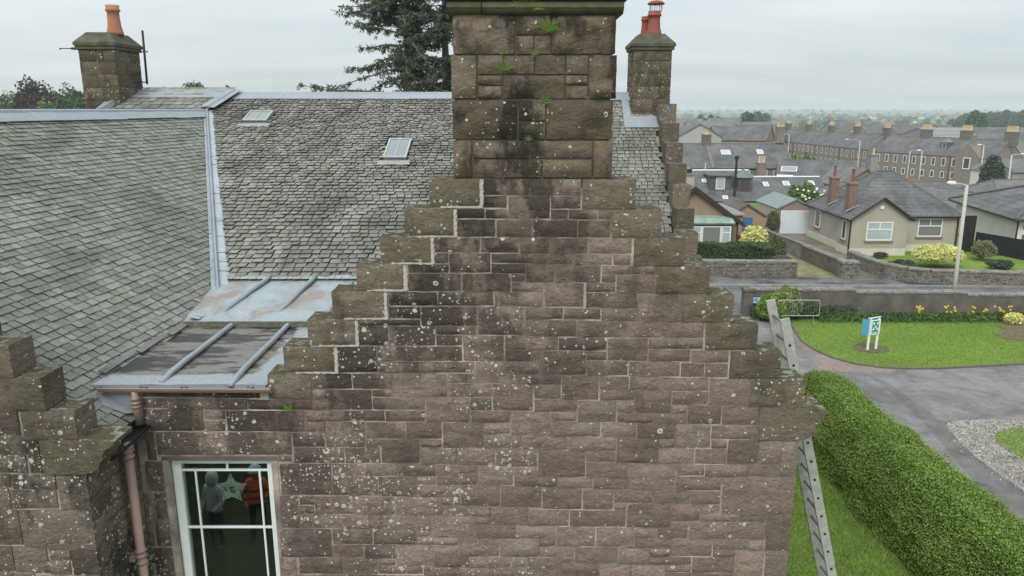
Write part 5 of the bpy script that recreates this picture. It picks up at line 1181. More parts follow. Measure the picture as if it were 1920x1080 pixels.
# ================================================================== ladder
def ladder():
    y0, y1 = 8.20, 8.62
    tb, tt = Vector((4.92, y0, .0)), Vector((3.11, y0, at_y(1475, 598, y0).z)); d = (tt - tb); L = d.length; d.normalize()
    n_ = Vector((d.z, 0, -d.x))
    t = thing('ladder', 'grey aluminium extension ladder leaning against the right eaves of the stone building', 'ladder', (4.92, 8.4, 0))
    for i, y in enumerate((y0, y1)):
        e = L + (0 if i == 0 else .12)
        mb = MB(); a, b = tb.copy(), tb + d * e; a.y = b.y = y; w, th = .054, .030
        q = []
        for p in (a, b):
            for sx, sy in ((-1, -1), (1, -1), (1, 1), (-1, 1)): q.append(p + n_ * w * sx + Vector((0, th * .5 * sy, 0)))
        mb.add(q, [(0,1,5,4),(1,2,6,5),(2,3,7,6),(3,0,4,7),(4,5,6,7),(3,2,1,0)]); st_ = mb.build('stile', M_ALU, t)
        s = .28
        while i == 0 and s < L - .1:
            mb = MB(); c_ = tb + d * s; c_.y = y - th * .5 - .001; w2 = .014
            q = [c_ + n_ * w2 * a_ + d * w2 * b_ for a_, b_ in ((-1,-1),(1,-1),(1,1),(-1,1))]; q2 = [v + Vector((0, .004, 0)) for v in q]; q = [v - Vector((0, .003, 0)) for v in q]
            mb.add(q + q2, [(0,1,2,3),(0,1,5,4),(1,2,6,5),(2,3,7,6),(3,0,4,7)]); mb.build('rung_end', M_BLACK, st_); s += .25
    s = .28
    while s < L:
        mb = MB(); c_ = tb + d * s; mb.tube([(c_.x, y0 + .016, c_.z), (c_.x, y1 - .016, c_.z)], .017, 6); mb.build('rung', plain('dull_rung', (.16, .16, .155), .6), t); s += .25
    mb = MB(); c_ = tb + d * (L - .62); c_.y = y0 + .1; mb.tube([c_, c_ + d * .16 + n_ * -.02], [.016, .006], 6); mb.build('red_tie', plain('red_rag', (.42, .04, .05), .9), t)
    mb = MB(); c_ = tb + d * .32; c_.y = y0 - .017; q = [c_ + n_ * .046 * a_ + d * .22 * b_ for a_, b_ in ((-1,-1),(1,-1),(1,1),(-1,1))]; mb.add(q + [v + Vector((0,.002,0)) for v in q], [(0,1,2,3)]); mb.build('orange_label', plain('orange_label', (.55, .28, .14), .7), t)
    return t
ladder()
# ================================================================== barrier
def barrier():
    x0, x1 = at_y(1459, 577, 31.5).x, at_y(1537, 577, 31.5).x; z1 = at_y(1500, 563, 31.5).z; z0 = at_y(1500, 592, 31.5).z; y = 31.5
    t = thing('crowd_barrier', 'galvanised steel crowd barrier standing on the lawn edge before the pale bush', 'barrier', ((x0+x1)/2, y, 0))
    r_ = .10; pts = []
    for cx, cz, a0 in ((x0 + r_, z0 + r_, 180), (x1 - r_, z0 + r_, 270), (x1 - r_, z1 - r_, 0), (x0 + r_, z1 - r_, 90)):
        for k in range(5): a = R(a0 + 22.5 * k); pts.append(Vector((cx + r_ * math.cos(a), y, cz + r_ * math.sin(a))))
    mb = MB(); mb.tube(pts + [pts[0], pts[1]], .021, 8, False); mb.build('frame', M_STEEL, t, smooth=True)
    n = 14
    for i in range(n):
        x = x0 + (x1 - x0) * (i + 1) / (n + 1); mb = MB(); mb.tube([(x, y, z0), (x, y, z1)], .0045, 5); mb.build('upright_bar', M_STEEL, t)
    for x in (x0 + .25, x1 - .25):
        mb = MB(); mb.tube([(x, y - .28, .035), (x, y, .16), (x, y + .28, .035)], .016, 6); mb.tube([(x, y, .15), (x, y, z0)], .016, 6); mb.build('foot', M_STEEL, t)
barrier()
# ================================================================== sign on the lawn
def lawnsign():
    p0 = at_z(1626, 658, 0); p1 = at_z(1642, 654.5, 0); d = (p1 - p0); d.normalize(); n_ = Vector((d.y, -d.x, 0))
    w_ = .46; p1 = p0 + d * (w_ + .02)
    yaw = math.atan2(d.y, d.x)
    dd = Vector((math.cos(R(52)), math.sin(R(52)), 0)); 
    t = thing('assembly_sign', 'green and white assembly point sign on two white posts on the lawn', 'sign', ((p0+p1).x/2, (p0+p1).y/2, 0))
    # the board faces right and towards the camera
    z1 = 1.30
    for p in (p0, p0 + Vector((.40, .16, 0))):
        mb = MB(); mb.box(p.x - .04, p.x + .04, p.y - .03, p.y + .03, 0, z1); mb.build('post', M_WHITE, t)
    q0 = p0 + Vector((-.03, -.045, 0)); q1 = p0 + Vector((.45, .16 - .03, 0)); e = (q1 - q0).normalized(); m = Vector((e.y, -e.x, 0))
    def panel(nm, u0, u1, za, zb, o0, o1, mat):
        mb = MB(); a = q0 + e * u0; b = q0 + e * u1
        mb.add([a + m*o1 + Vector((0,0,za)), b + m*o1 + Vector((0,0,za)), b + m*o0 + Vector((0,0,za)), a + m*o0 + Vector((0,0,za)), a + m*o1 + Vector((0,0,zb)), b + m*o1 + Vector((0,0,zb)), b + m*o0 + Vector((0,0,zb)), a + m*o0 + Vector((0,0,zb))], [(0,1,5,4),(1,2,6,5),(2,3,7,6),(3,0,4,7),(4,5,6,7),(3,2,1,0)]); return mb.build(nm, mat, t)
    L = (q1 - q0).length
    panel('board', 0.02, L - .02, .66, 1.26, .0, .03, M_WHITE)
    grn = plain('sign_green', (.02, .28, .20), .5, .02)
    for nm, u0, u1, za, zb in (('green_field', .09, L - .10, .70, 1.22),): panel(nm, u0, u1, za, zb, .03, .034, grn)
    cxu = L / 2; cz = 1.0
    for sx, sz in ((-1, -1), (1, -1), (1, 1), (-1, 1)):
        # four white arrows pointing to the middle
        mb = MB(); c_ = q0 + e * (cxu + sx * .085) + Vector((0, 0, cz + sz * .11)); tip = c_ - e * sx * .035 - Vector((0, 0, sz * .045)); a = c_ + e * sx * .05 - Vector((0,0,sz*.03)); b = c_ - e * sx * .02 + Vector((0,0,sz*.06))
        o_ = m * .038; mb.add([tip + o_, a + o_, c_ + e*sx*.045 + Vector((0,0,sz*.05)) + o_, b + o_], [(0,1,2,3)]); mb.build('arrow', M_WHITE, t)
    for q in (-.05, 0, .05):
        c_ = q0 + e * (cxu + q * .8) + m * .038 + Vector((0, 0, cz - (.02 if q else 0)))
        mb = MB(); mb.add([c_ + e*a_*.014 + Vector((0,0,b_)) for a_, b_ in ((-1,-.055),(1,-.055),(1,.02),(-1,.02))], [(0,1,2,3)]); mb.add([c_ + e*a_*.010 + Vector((0,0,b_)) for a_, b_ in ((-1,.026),(1,.026),(1,.05),(-1,.05))], [(0,1,2,3)]); mb.build('figure', M_WHITE, t)
    panel('text_line', .12, L - .13, .745, .765, .034, .037, M_WHITE); panel('text_line', .15, L - .16, .715, .73, .034, .037, M_WHITE)
    # blue panel seen end-on at the left
    mb = MB(); b0 = p0 + Vector((-.07, -.05, 0)); b1 = b0 + Vector((-.16, .22, 0)); mb.add([b0 + Vector((0,0,.62)), b1 + Vector((0,0,.62)), b1 + Vector((0,0,1.24)), b0 + Vector((0,0,1.28)), b0 + Vector((.03,.02,.62)), b1 + Vector((.03,.02,.62)), b1 + Vector((.03,.02,1.24)), b0 + Vector((.03,.02,1.28))], [(0,1,2,3),(4,5,6,7),(0,1,5,4),(1,2,6,5),(2,3,7,6),(3,0,4,7)]); mb.build('blue_panel', plain('sign_blue', (.12, .36, .58), .5), t)
    mb = MB(); mb.slab([q0 + Vector((-.05,-.03,1.33)), q1 + Vector((.03,0,1.36)), q1 + Vector((0,.07,1.36)), q0 + Vector((-.09,.05,1.33))], .025); mb.build('cap_rail', plain('sign_cap', (.40, .58, .66), .5), t)
lawnsign()
# ================================================================== people below the camera, seen mirrored in the window
def person(loc, label, cloth, legs_m, hat, face_to, stripes=False, hood=False):
    t = thing('person', label, 'person', loc)
    me = bpy.data.meshes.new('body'); X, Y, Z0 = 0, 0, 0
    J = {'pel': (0,0,.95,.15), 'wa': (0,0,1.10,.145), 'ch': (0,0,1.30,.165), 'nk': (0,0,1.47,.065), 'hd': (0,.01,1.56,.09), 'ht': (0,.01,1.70,.085),
         'sl': (-.17,0,1.40,.075), 'el': (-.25,.02,1.12,.05), 'wl': (-.20,.16,.92,.035), 'hl': (-.18,.20,.87,.035), 'sr': (.17,0,1.40,.075), 'er': (.25,.02,1.12,.05), 'wr': (.16,.18,1.0,.035), 'hr': (.13,.22,1.0,.035),
         'pl': (-.10,0,.88,.10), 'kl': (-.12,.02,.48,.065), 'al': (-.13,-.02,.09,.045), 'fl': (-.14,.13,.05,.04), 'pr': (.10,0,.88,.10), 'kr': (.12,.02,.48,.065), 'ar': (.13,-.02,.09,.045), 'fr': (.14,.13,.05,.04)}
    E = [('pel','wa'),('wa','ch'),('ch','nk'),('nk','hd'),('hd','ht'),('ch','sl'),('sl','el'),('el','wl'),('wl','hl'),('ch','sr'),('sr','er'),('er','wr'),('wr','hr'),('pel','pl'),('pl','kl'),('kl','al'),('al','fl'),('pel','pr'),('pr','kr'),('kr','ar'),('ar','fr')]
    ks = list(J); me.from_pydata([J[k][:3] for k in ks], [(ks.index(a), ks.index(b)) for a, b in E], [])
    o = bpy.data.objects.new('body', me); C.objects.link(o); o.parent = t; o.rotation_euler = (0, 0, face_to)
    md = o.modifiers.new('skin', 'SKIN'); me.skin_vertices.new() if not me.skin_vertices else None
    for i, k in enumerate(ks): r_ = J[k][3]; me.skin_vertices[0].data[i].radius = (r_, r_ * .8 if k in ('pel','wa','ch') else r_)
    me.skin_vertices[0].data[0].use_root = True; o.modifiers.new('sub', 'SUBSURF').levels = 2; o.modifiers['sub'].render_levels = 2
    kk = NT('clothing'); v = kk.obj(); s_ = kk.n('ShaderNodeSeparateXYZ', {0: v}); z = s_.outputs[2]
    c = kk.mix(kk.math('GREATER_THAN', z, .90), legs_m, cloth)
    if stripes:
        for za in (1.02, 1.18): c = kk.mix(kk.math('MULTIPLY', kk.math('GREATER_THAN', z, za), kk.math('LESS_THAN', z, za + .05)), c, (.10, .045, .04))
    c = kk.mix(kk.math('GREATER_THAN', z, 1.49), c, hat if hood else (.42, .27, .20)); kk.col(c); me.materials.append(kk.m)
    mb = MB(); 
    if hood: mb.lathe((0, -.01, 1.50), [(.11, 0), (.135, .08), (.13, .18), (.09, .26), (.02, .28)], 14); nm = 'hood'
    else: mb.lathe((0, 0, 1.63), [(.15, 0), (.135, .03), (.125, .10), (.07, .155), (.02, .165)], 14); nm = 'helmet'
    h_ = mb.build(nm, plain(nm + '_fabric', hat, .7), t, local=True, smooth=True); h_.rotation_euler = (0, 0, face_to)
    mb = MB(); mb.tube([(0, .10, 1.60), (0, .13, 1.575)], [.012, .018], 6); n_ = mb.build('nose', plain('skin', (.42, .27, .20), .6), t, local=True); n_.rotation_euler = (0, 0, face_to)
    return t
def mirror_pt(px, py, h):
    r_ = ray(px, py); s_ = (h - CH) / r_.z; q = r_ * s_; return (q.x, 2 * (WGY + .03) - q.y, 0)
person(mirror_pt(396, 898, 1.62), 'person in a grey hooded coat standing below the camera, mirrored in the window', (.62, .64, .64), (.10, .10, .10), (.66, .68, .66), R(20), hood=True)
person(mirror_pt(477, 880, 1.68), 'person in an orange safety jacket and pale helmet, mirrored in the window', (1.0, .22, .10), (.02, .02, .025), (.75, .85, .92), R(-10), stripes=True)
# ================================================================== trees
M_BARK = plain('bark', (.10, .085, .065), .95, .3, 4)
def tree(name, label, x, y, h, r, mat, n=2600, size=None, trunk=.3, group=None, zoff=0, lobes=9, low=.25, seed=0, squash=1.0):
    z0 = terr(y) + zoff; t = thing(name, label, 'tree', (x, y, z0), 0, group)
    R_ = random.Random(seed + int(abs(x) * 10)); size = (size or r * .16) * 1.25; n = int(n * 1.3)
    mb = MB(); mb.tube([(x, y, z0 - .3), (x + .1, y, z0 + h * .3), (x - .1, y, z0 + h * .6)], [trunk, trunk * .75, trunk * .4], 7)
    for i in range(6):
        a = R_.uniform(0, 6.28); zz = z0 + h * R_.uniform(.25, .5); mb.tube([(x, y, zz), (x + math.cos(a) * r * .4, y + math.sin(a) * r * .4, zz + h * .15), (x + math.cos(a) * r * .75, y + math.sin(a) * r * .75, zz + h * .22)], [trunk * .4, trunk * .25, trunk * .1], 5)
    mb.build('trunk', M_BARK, t, smooth=True)
    ps = []; zc_ = z0 + h * (low + (1 - low) / 2); hz = h * (1 - low) / 2
    L = []
    for i in range(lobes * 3):
        a = R_.uniform(0, 6.28); e = R_.uniform(-.9, 1.0); q = math.sqrt(max(0, 1 - e * e)); L.append((x + math.cos(a) * q * r * .58, y + math.sin(a) * q * r * .58, zc_ + e * hz * .62, R_.uniform(.30, .50)))
    k_ = n // len(L)
    for lx, ly, lz, lr in L:
        d = nrg.normal(size=(k_, 3)); d /= np.linalg.norm(d, axis=1)[:, None]; rad = nrg.uniform(.55, 1.05, k_) ** .6
        ps.append(d * rad[:, None] * np.array([r * lr, r * lr, hz * lr * squash]) + np.array([lx, ly, lz]))
    P = np.concatenate(ps); o = np_quads('crown', leaves(P, size, 0, .75), nrg.rand(len(P)), mat, t); o.location = (-x, -y, -z0)
    return t
def ltree(label, px, top, y, wpx, mat, **k):
    x = at_y(px, top, y).x; zt = at_y(px, top, y).z; z0 = terr(y); return tree(k.pop('name', 'tree'), label, x, y, zt - z0, wpx / 2 / FP * y, mat, **k)
M_BEECH = leaf_mat('copper_beech_leaf', (.040, .022, .030), (.065, .035, .042), (.03, .018, .022))
M_TREE = leaf_mat('broad_leaf', (.055, .105, .028), (.095, .155, .040), (.035, .07, .02))
M_TREE2 = leaf_mat('bluish_leaf', (.045, .085, .035), (.075, .12, .045), (.03, .055, .02))
M_LIME = leaf_mat('light_leaf', (.12, .20, .045), (.18, .26, .06), (.09, .15, .03))
ltree('copper beech with dark purple crown beyond the left roof', 62, 146, 150, 94, M_BEECH, name='beech_tree', n=14000, size=.42, low=.0)
ltree('small light green tree just right of the copper beech', 88, 183, 130, 66, M_LIME, n=5000, size=.35, low=.0)
ltree('dark green tree at the left edge of the picture', 8, 166, 170, 80, M_TREE, n=6000, size=.4, low=.0)
ltree('rounded green tree between the copper beech and the left chimney stack', 136, 162, 140, 86, M_TREE, n=8000, size=.4, low=.0)
ltree('lower green tree in front of the rounded one beside the left chimney', 116, 177, 125, 62, M_TREE2, n=5000, size=.35, low=.0)
ltree('far pale tree behind the gap right of the copper beech', 103, 170, 260, 34, M_TREE2, n=900, size=.8)
ltree('small dark pointed tree between the pale tree and the rounded tree', 121, 172, 250, 10, M_CONIF, n=500, size=.5)
ltree('broad green tree showing above the upper left ridge', 372, 148, 180, 104, M_TREE2, n=9000, size=.5, low=.0)
ltree('lower broad tree overlapping the left half of the broad one above the left ridge', 350, 152, 175, 64, M_TREE, n=6000, size=.45, low=.0)
ltree('smaller tree right of the broad one above the left ridge', 425, 155, 200, 44, M_TREE2, n=3500, size=.45, low=0)
ltree('small dark layered conifer just right of the aerial pole', 303, 160, 200, 26, M_CONIF, n=1500, size=.4, low=0)
ltree('tiny treetop right of the aerial pole, left of the small conifer', 288, 166, 210, 18, M_TREE2, n=500, size=.5)
ltree('tiny tree top peeping over the ridge at the lead hip', 452, 169, 220, 16, M_TREE2, n=300, size=.5)
# ---- the big conifer behind the ridge
M_SPRUCE = leaf_mat('spruce_needles', (.060, .082, .048), (.105, .130, .072), (.040, .055, .034))
M_CONE = plain('dead_twig', (.16, .14, .11), .95, .3, 5)
def spruce():
    y = 33.0; x = at_y(757, 100, y).x; t = thing('conifer_tree', 'tall ragged dark conifer behind the roof ridge, left of the big chimney', 'tree', (x, y, 0))
    R_ = random.Random(5); top = 15.6; mb = MB(); mb.tube([(x, y, 0), (x, y, 8), (x + .15, y, 12), (x + .35, y, top)], [.33, .22, .11, .02], 8); mb.tube([(x + 1.9, y + .3, 0), (x + 1.75, y + .3, 9), (x + 1.7, y + .3, top + 1)], [.3, .2, .03], 8); mb.build('trunk', M_BARK, t, smooth=True)
    PP = []; bmb = MB()
    def env(zz): # reach to the left in metres at a height, from the picture
        tab = [(6, 5.0), (9.9, 4.9), (10.8, 4.3), (11.6, 3.7), (12.6, 3.4), (13.6, 2.9), (14.3, 1.2), (15.6, .4)]
        for (a, b), (c, d) in zip(tab, tab[1:]):
            if zz <= c: return b + (d - b) * (zz - a) / (c - a)
        return .2
    for i in range(185):
        zz = R_.uniform(6.5, top - .2); trunkx = x + (1.8 if i % 3 == 0 else 0); a = R_.uniform(0, 6.283)
        Lr = env(zz) * R_.uniform(.55, 1.0) if math.cos(a) < 0 or i % 3 else 2.2 * R_.uniform(.5, 1)
        if i % 3 == 0: Lr = min(Lr, 2.2)
        rise = R_.uniform(-.30, .55); pts = []
        for s in range(8):
            f = s / 7; pts.append(Vector((trunkx + math.cos(a) * Lr * f, y + math.sin(a) * Lr * f, zz + Lr * (rise * f - .38 * f * f + .22 * f ** 4) + R_.uniform(-.03, .03))))
        bmb.tube(pts, [.045 - .005 * s for s in range(8)], 4, False)
        for s in range(1, 8):
            for q in range(4):
                if R_.random() < .22: continue
                b0 = pts[s - 1].lerp(pts[s], R_.random()); sg = R_.choice((-1, 1)); dv = Vector((-math.sin(a) * sg + math.cos(a) * .7, math.cos(a) * sg + math.sin(a) * .7, R_.uniform(-.9, .2))).normalized(); Lt = R_.uniform(.2, .7) * (1.15 - s / 9)
                e = b0 + dv * Lt + Vector((0, 0, -.08 * Lt)); bmb.tube([b0, e], [.010, .004], 3, False)
                k_ = int(26 * Lt / .5) + 4
                for w_ in range(k_):
                    c_ = b0.lerp(e, R_.random()); PP.append((c_.x + R_.gauss(0, .045), c_.y + R_.gauss(0, .045), c_.z + R_.gauss(-.03, .05)))
    bmb.build('branches', M_CONE, t, kind='stuff', fix=False)
    P = np.array(PP); o = np_quads('crown', leaves(P, .17, 0, .24, .2), nrg.rand(len(P)), M_SPRUCE, t); o.location = (-x, -y, 0)
spruce()
# ================================================================== houses
def roof_mat(name, c1, c2, moss=.25, courses=5.0, axis=2):
    k = NT(name); v = k.obj(); n1 = k.noise(.5, 5, .65, v); f = k.noise(5, 6, .75, v); s_ = k.n('ShaderNodeSeparateXYZ', {0: v}); z = s_.outputs[2]
    w_ = k.math('FRACT', k.math('MULTIPLY', z, courses)); row = k.math('FLOOR', k.math('MULTIPLY', z, courses))
    c = k.mix(k.ramp(n1, [(.35, 0), (.65, 1)]), c1, c2); c = k.mix(1.0, c, k.ramp(f, [(.3, .65), (.7, 1.35)]), 'MULTIPLY')
    c = k.mix(k.math('MULTIPLY', k.math('LESS_THAN', w_, .16), .45), c, (.03, .03, .03))
    c = k.mix(k.math('MULTIPLY', k.ramp(k.noise(1.3, 5, .6, v), [(.55, 0), (.7, 1)]), moss), c, (.16, .155, .12))
    st = k.noise(2.5, 4, .6, k.scale(v, (1.6, 1.6, .35))); c = k.mix(k.math('MULTIPLY', k.ramp(st, [(.55, 0), (.7, 1)]), .35), c, (.06, .06, .06))
    k.col(c); k.rough(.85); k.bump(k.math('ADD', w_, f), .35, .04); return k.m
M_RF1 = roof_mat('dark_slate_roof', (.080, .083, .088), (.165, .165, .165), .5); M_RF2 = roof_mat('grey_slate_roof', (.115, .114, .112), (.20, .196, .19), .45); M_RF3 = roof_mat('brown_tile_roof', (.105, .090, .080), (.15, .13, .115), .2, 3)
M_RF4 = roof_mat('pale_shed_roof', (.20, .205, .20), (.26, .26, .25), .2, 1.0)
M_SAND = rubble('town_sandstone', (.185, .135, .115), (.250, .190, .162), 2.2); M_GREYW = plain('grey_gable_render', (.26, .25, .235), .9, .12, 1.0); M_CREAM = plain('cream_render', (.56, .52, .43), .85, .08, 1.0)
M_BEIGE = plain('beige_render', (.39, .35, .295), .9, .08, 1.2, bump=.3, bscale=30); M_PLINTH = plain('cream_plinth', (.60, .55, .44), .8, .1, 2); M_HARL = plain('brown_harling', (.300, .215, .160), .95, .12, 1.5, bump=.4, bscale=30)
M_PINK = plain('pink_pilaster', (.42, .28, .24), .9, .08, 2); M_DKWOOD = plain('dark_bargeboard', (.045, .035, .030), .7, .2, 3); M_SILL = plain('stone_sill', (.22, .19, .16), .9, .1, 3)
M_PANE = plain('dark_pane', (.06, .07, .075), .08, .1, 1, spec=.6); M_PANEL = plain('pale_pane', (.40, .45, .46), .15, .1, 1, spec=.6); M_CURT = None
k = NT('curtained_pane'); v = k.obj(); s_ = k.n('ShaderNodeSeparateXYZ', {0: v}); wv_ = k.n('ShaderNodeTexWave', {'Vector': v, 'Scale': 6.0, 'Distortion': 1.2, 'Detail': 2}); k.col(k.mix(wv_.outputs['Fac'], (.10, .10, .10), (.30, .30, .28))); k.rough(.2); M_CURT = k.m
M_POT = plain('buff_pot', (.58, .44, .28), .85, .15, 4); M_WHITEH = plain('white_harling', (.66, .64, .60), .9, .06, 1.5); M_BLUE = plain('blue_door', (.045, .13, .32), .5, .08, 2); M_QUOIN = plain('brown_quoin', (.15, .105, .085), .9, .2, 3)
M_STACK = plain('sooty_stack', (.15, .125, .105), .95, .2, 2)
M_RIDGE = plain('grey_ridge', (.13, .125, .12), .9, .15, 3)
def lbox(t, nm, x0, x1, y0, y1, z0, z1, mat):
    mb = MB(); mb.box(x0, x1, y0, y1, z0, z1); return mb.build(nm, mat, t, local=True)
def window(t, x, z, w_, h, y=0.0, frame=M_WHITE, pane=M_PANE, mull=0, transom=None, sill=True, face='f', ft=.07):
    """a window in the front wall (face f, at local y) or in a side wall (face l/r, at local x=y)"""
    def bx_(mb, a0, a1, d0, d1, z0, z1):
        if face == 'f': mb.box(a0, a1, y + d0, y + d1, z0, z1)
        elif face == 'l': mb.box(y + d0, y + d1, a0, a1, z0, z1)
        else: mb.box(y - d1, y - d0, a0, a1, z0, z1)
    mb = MB(); a, b = x - w_/2, x + w_/2
    bx_(mb, a, a + ft, -.035, .03, z, z + h); bx_(mb, b - ft, b, -.035, .03, z, z + h); bx_(mb, a + ft, b - ft, -.035, .03, z + h - ft, z + h); bx_(mb, a + ft, b - ft, -.035, .03, z, z + ft)
    for q in range(mull): m = a + (b - a) * (q + 1) / (mull + 1); bx_(mb, m - ft*.4, m + ft*.4, -.033, .03, (transom or z) + ft, z + h - ft)
    if transom: bx_(mb, a + ft, b - ft, -.034, .03, transom, transom + ft)
    f = mb.build('window_frame', frame, t, local=True)
    mb = MB(); bx_(mb, a + ft*.8, b - ft*.8, -.012, -.006, z + ft*.8, z + h - ft*.8); mb.build('pane', pane, f, local=True)
    if sill: mb = MB(); bx_(mb, a - .08, b + .08, -.09, .0, z - .12, z - .003); mb.build('sill', M_SILL, f, local=True)
    return f
def chimney(t, x, y, z0, z1, w_, d, mat, npots=4, pm=None, pr=.12, ph=.55, along='x', cap=True):
    mb = MB(); mb.box(x - w_/2, x + w_/2, y - d/2, y + d/2, z0, z1); s = mb.build('chimney', mat, t, local=True)
    if cap: lbox(s, 'cap', x - w_/2 - .07, x + w_/2 + .07, y - d/2 - .07, y + d/2 + .07, z1 + .003, z1 + .14, M_SILL)
    for i in range(npots):
        f = (i + .5) / npots - .5; cx, cy = (x + f * w_ * .92, y) if along == 'x' else (x, y + f * d * .92)
        mb = MB(); mb.lathe((cx, cy, z1 + .13), [(pr, 0), (pr * .8, ph * .3), (pr * .75, ph * .85), (pr * .95, ph * .88), (pr * .95, ph)], 8); mb.build('pot', pm or M_POT, s, local=True)
def house(name, label, loc, rz, w_, d, eh, rh, wall, roofm, kind='gable', ov=.25, cat='house', group=None, gm=None, ridge_m=None, base=-3.0, hipr=None, verge=None, thin=.10):
    t = thing(name, label, cat, loc, rz, group); x0, x1 = -w_/2, w_/2; mb = MB()
    if kind == 'gable':
        prof = [(0, base), (0, eh), (d/2, eh + rh - .05), (d, eh), (d, base)]; mb.prism(prof, x0, x1, 'x'); mb.build('wall', wall, t, local=True)
        s = rh / (d/2)
        for sg, nm in ((0, 'front_roof'), (1, 'rear_roof')):
            ye = -ov if sg == 0 else d + ov; mb = MB(); mb.slab([(x0 - ov*.6, ye, eh - ov * s + .02), (x1 + ov*.6, ye, eh - ov * s + .02), (x1 + ov*.6, d/2, eh + rh + .02), (x0 - ov*.6, d/2, eh + rh + .02)], thin); mb.build(nm, roofm, t, local=True)
        if ridge_m: mb = MB(); mb.tube([(x0 - ov*.6, d/2, eh + rh + .03), (x1 + ov*.6, d/2, eh + rh + .03)], .10, 6); mb.build('ridge', ridge_m, t, local=True)
        if verge:
            for xv in (x0 - ov*.6, x1 + ov*.6):
                mb = MB(); mb.tube([(xv, -ov, eh - ov*s + .06), (xv, d/2, eh + rh + .07)], .09, 5); mb.build('verge', verge, t, local=True)
    elif kind == 'cross':
        prof = [(x0, base), (x0, eh), (0, eh + rh - .05), (x1, eh), (x1, base)]; mb.prism(prof, 0, d, 'y'); mb.build('wall', wall, t, local=True); s = rh / (w_/2)
        for sg, nm in ((-1, 'left_roof'), (1, 'right_roof')):
            xe = sg * (w_/2 + ov); mb = MB(); mb.slab([(xe, -ov, eh - ov * s + .02), (0, -ov, eh + rh + .02), (0, d + ov, eh + rh + .02), (xe, d + ov, eh - ov * s + .02)], thin); mb.build(nm, roofm, t, local=True)
        if ridge_m: mb = MB(); mb.tube([(0, -ov, eh + rh + .03), (0, d + ov, eh + rh + .03)], .09, 6); mb.build('ridge', ridge_m, t, local=True)
    elif kind == 'hip':
        mb.box(x0, x1, 0, d, base, eh); mb.build('wall', wall, t, local=True); hr = hipr if hipr is not None else max(w_ - d, .3) / 2; e = eh - ov * .4
        A, B_, C_, D_ = (x0-ov,-ov,e), (x1+ov,-ov,e), (x1+ov,d+ov,e), (x0-ov,d+ov,e); r0, r1 = (-hr, d/2, eh+rh), (hr, d/2, eh+rh)
        for nm, p in (('front_roof', [A,B_,r1,r0]), ('right_roof', [B_,C_,r1]), ('rear_roof', [C_,D_,r0,r1]), ('left_roof', [D_,A,r0])): mb = MB(); mb.slab(p, thin); mb.build(nm, roofm, t, local=True)
        mb = MB(); mb.tube([A, r0, r1, B_], .08, 5); mb.tube([D_, r0], .08, 5); mb.tube([C_, r1], .08, 5); mb.build('ridge', ridge_m or M_RIDGE, t, local=True)
    return t
# ---- the beige bungalow
bt = house('bungalow', 'beige rendered bungalow with dark hipped roof and two red brick chimneys', (25.7, 48.8, 0), 0, 7.4, 6.3, 2.42, 2.6, M_BEIGE, M_RF1, 'hip', base=-1, hipr=.55)
# projecting gabled room
mb = MB(); mb.prism([(-4.0, -1), (-4.0, 2.42), (-2.2, 3.65), (-.4, 2.42), (-.4, -1)], -1.5, .5, 'y'); mb.build('gable_room', M_BEIGE, bt, local=True)
for sg in (-1, 1):
    xe = -2.2 + sg * 2.08; mb = MB(); mb.slab([(xe, -1.75, 2.32), (-2.2, -1.75, 3.76), (-2.2, 2.6, 3.76), (xe, .8, 2.32)], .09); mb.build('gable_roof', M_RF1, bt, local=True)
    mb = MB(); mb.tube([(xe, -1.78, 2.30), (-2.2, -1.78, 3.74)], .06, 5); mb.build('barge_board', M_DKWOOD, bt, local=True)
lbox(bt, 'plinth', -4.04, -.4, -1.54, -1.5, -1, .45, M_PLINTH); lbox(bt, 'plinth', -4.04, -4.0, -1.5, .5, -1, .45, M_PLINTH); lbox(bt, 'plinth', -3.745, -3.70, .5, 6.3, -1, .45, M_PLINTH); lbox(bt, 'plinth', -.35, 3.7, -.04, 0, -1, .45, M_PLINTH)
window(bt, -2.2, .98, 1.66, 1.20, -1.5, pane=M_PANEL, mull=1, transom=1.66); window(bt, 1.85, .98, 1.6, 1.20, 0, pane=M_CURT, mull=1, transom=1.66)
window(bt, 4.6, .9, .9, 1.25, -3.7, pane=M_PANE, face='l'); window(bt, -.5, .9, .6, 1.25, -4.0, pane=M_PANE, face='l')
d_ = lbox(bt, 'door', -.36, .18, -.05, -.01, 0, 2.15, M_DKWOOD)
for x_, y_ in ((-4.13, -1.62), (3.62, -.10), (-.32, -.12)):
    mb = MB(); mb.tube([(x_, y_, 2.3), (x_, y_, .0)], .05, 6); mb.build('downpipe', M_BLACK, bt, local=True)
mb = MB(); mb.tube([(-.4, -.30, 2.32), (3.95, -.30, 2.32)], .055, 6); mb.build('gutter', M_BLACK, bt, local=True)
mb = MB(); mb.tube([(-4.3, -1.7, 2.32), (-4.0, 6.5, 2.32)], .055, 6); mb.build('gutter', M_BLACK, bt, local=True)
al = lbox(bt, 'alarm_box', -2.32, -2.1, -1.58, -1.5, 3.02, 3.2, M_WHITE)
M_BRICKC = None
k = NT('red_brick_stack'); v = k.obj(); bk = k.n('ShaderNodeTexBrick', {'Vector': k.scale(v, (1, 1, 1), (R(90), 0, 0)), 'Color1': (.18, .095, .07, 1), 'Color2': (.24, .14, .11, 1), 'Mortar': (.24, .20, .17, 1), 'Scale': 9.0}); k.col(k.mix(1.0, bk.outputs['Color'], k.ramp(k.noise(6, 4, .6, v), [(.3, .8), (.7, 1.2)]), 'MULTIPLY')); k.rough(.9); M_BRICKC = k.m
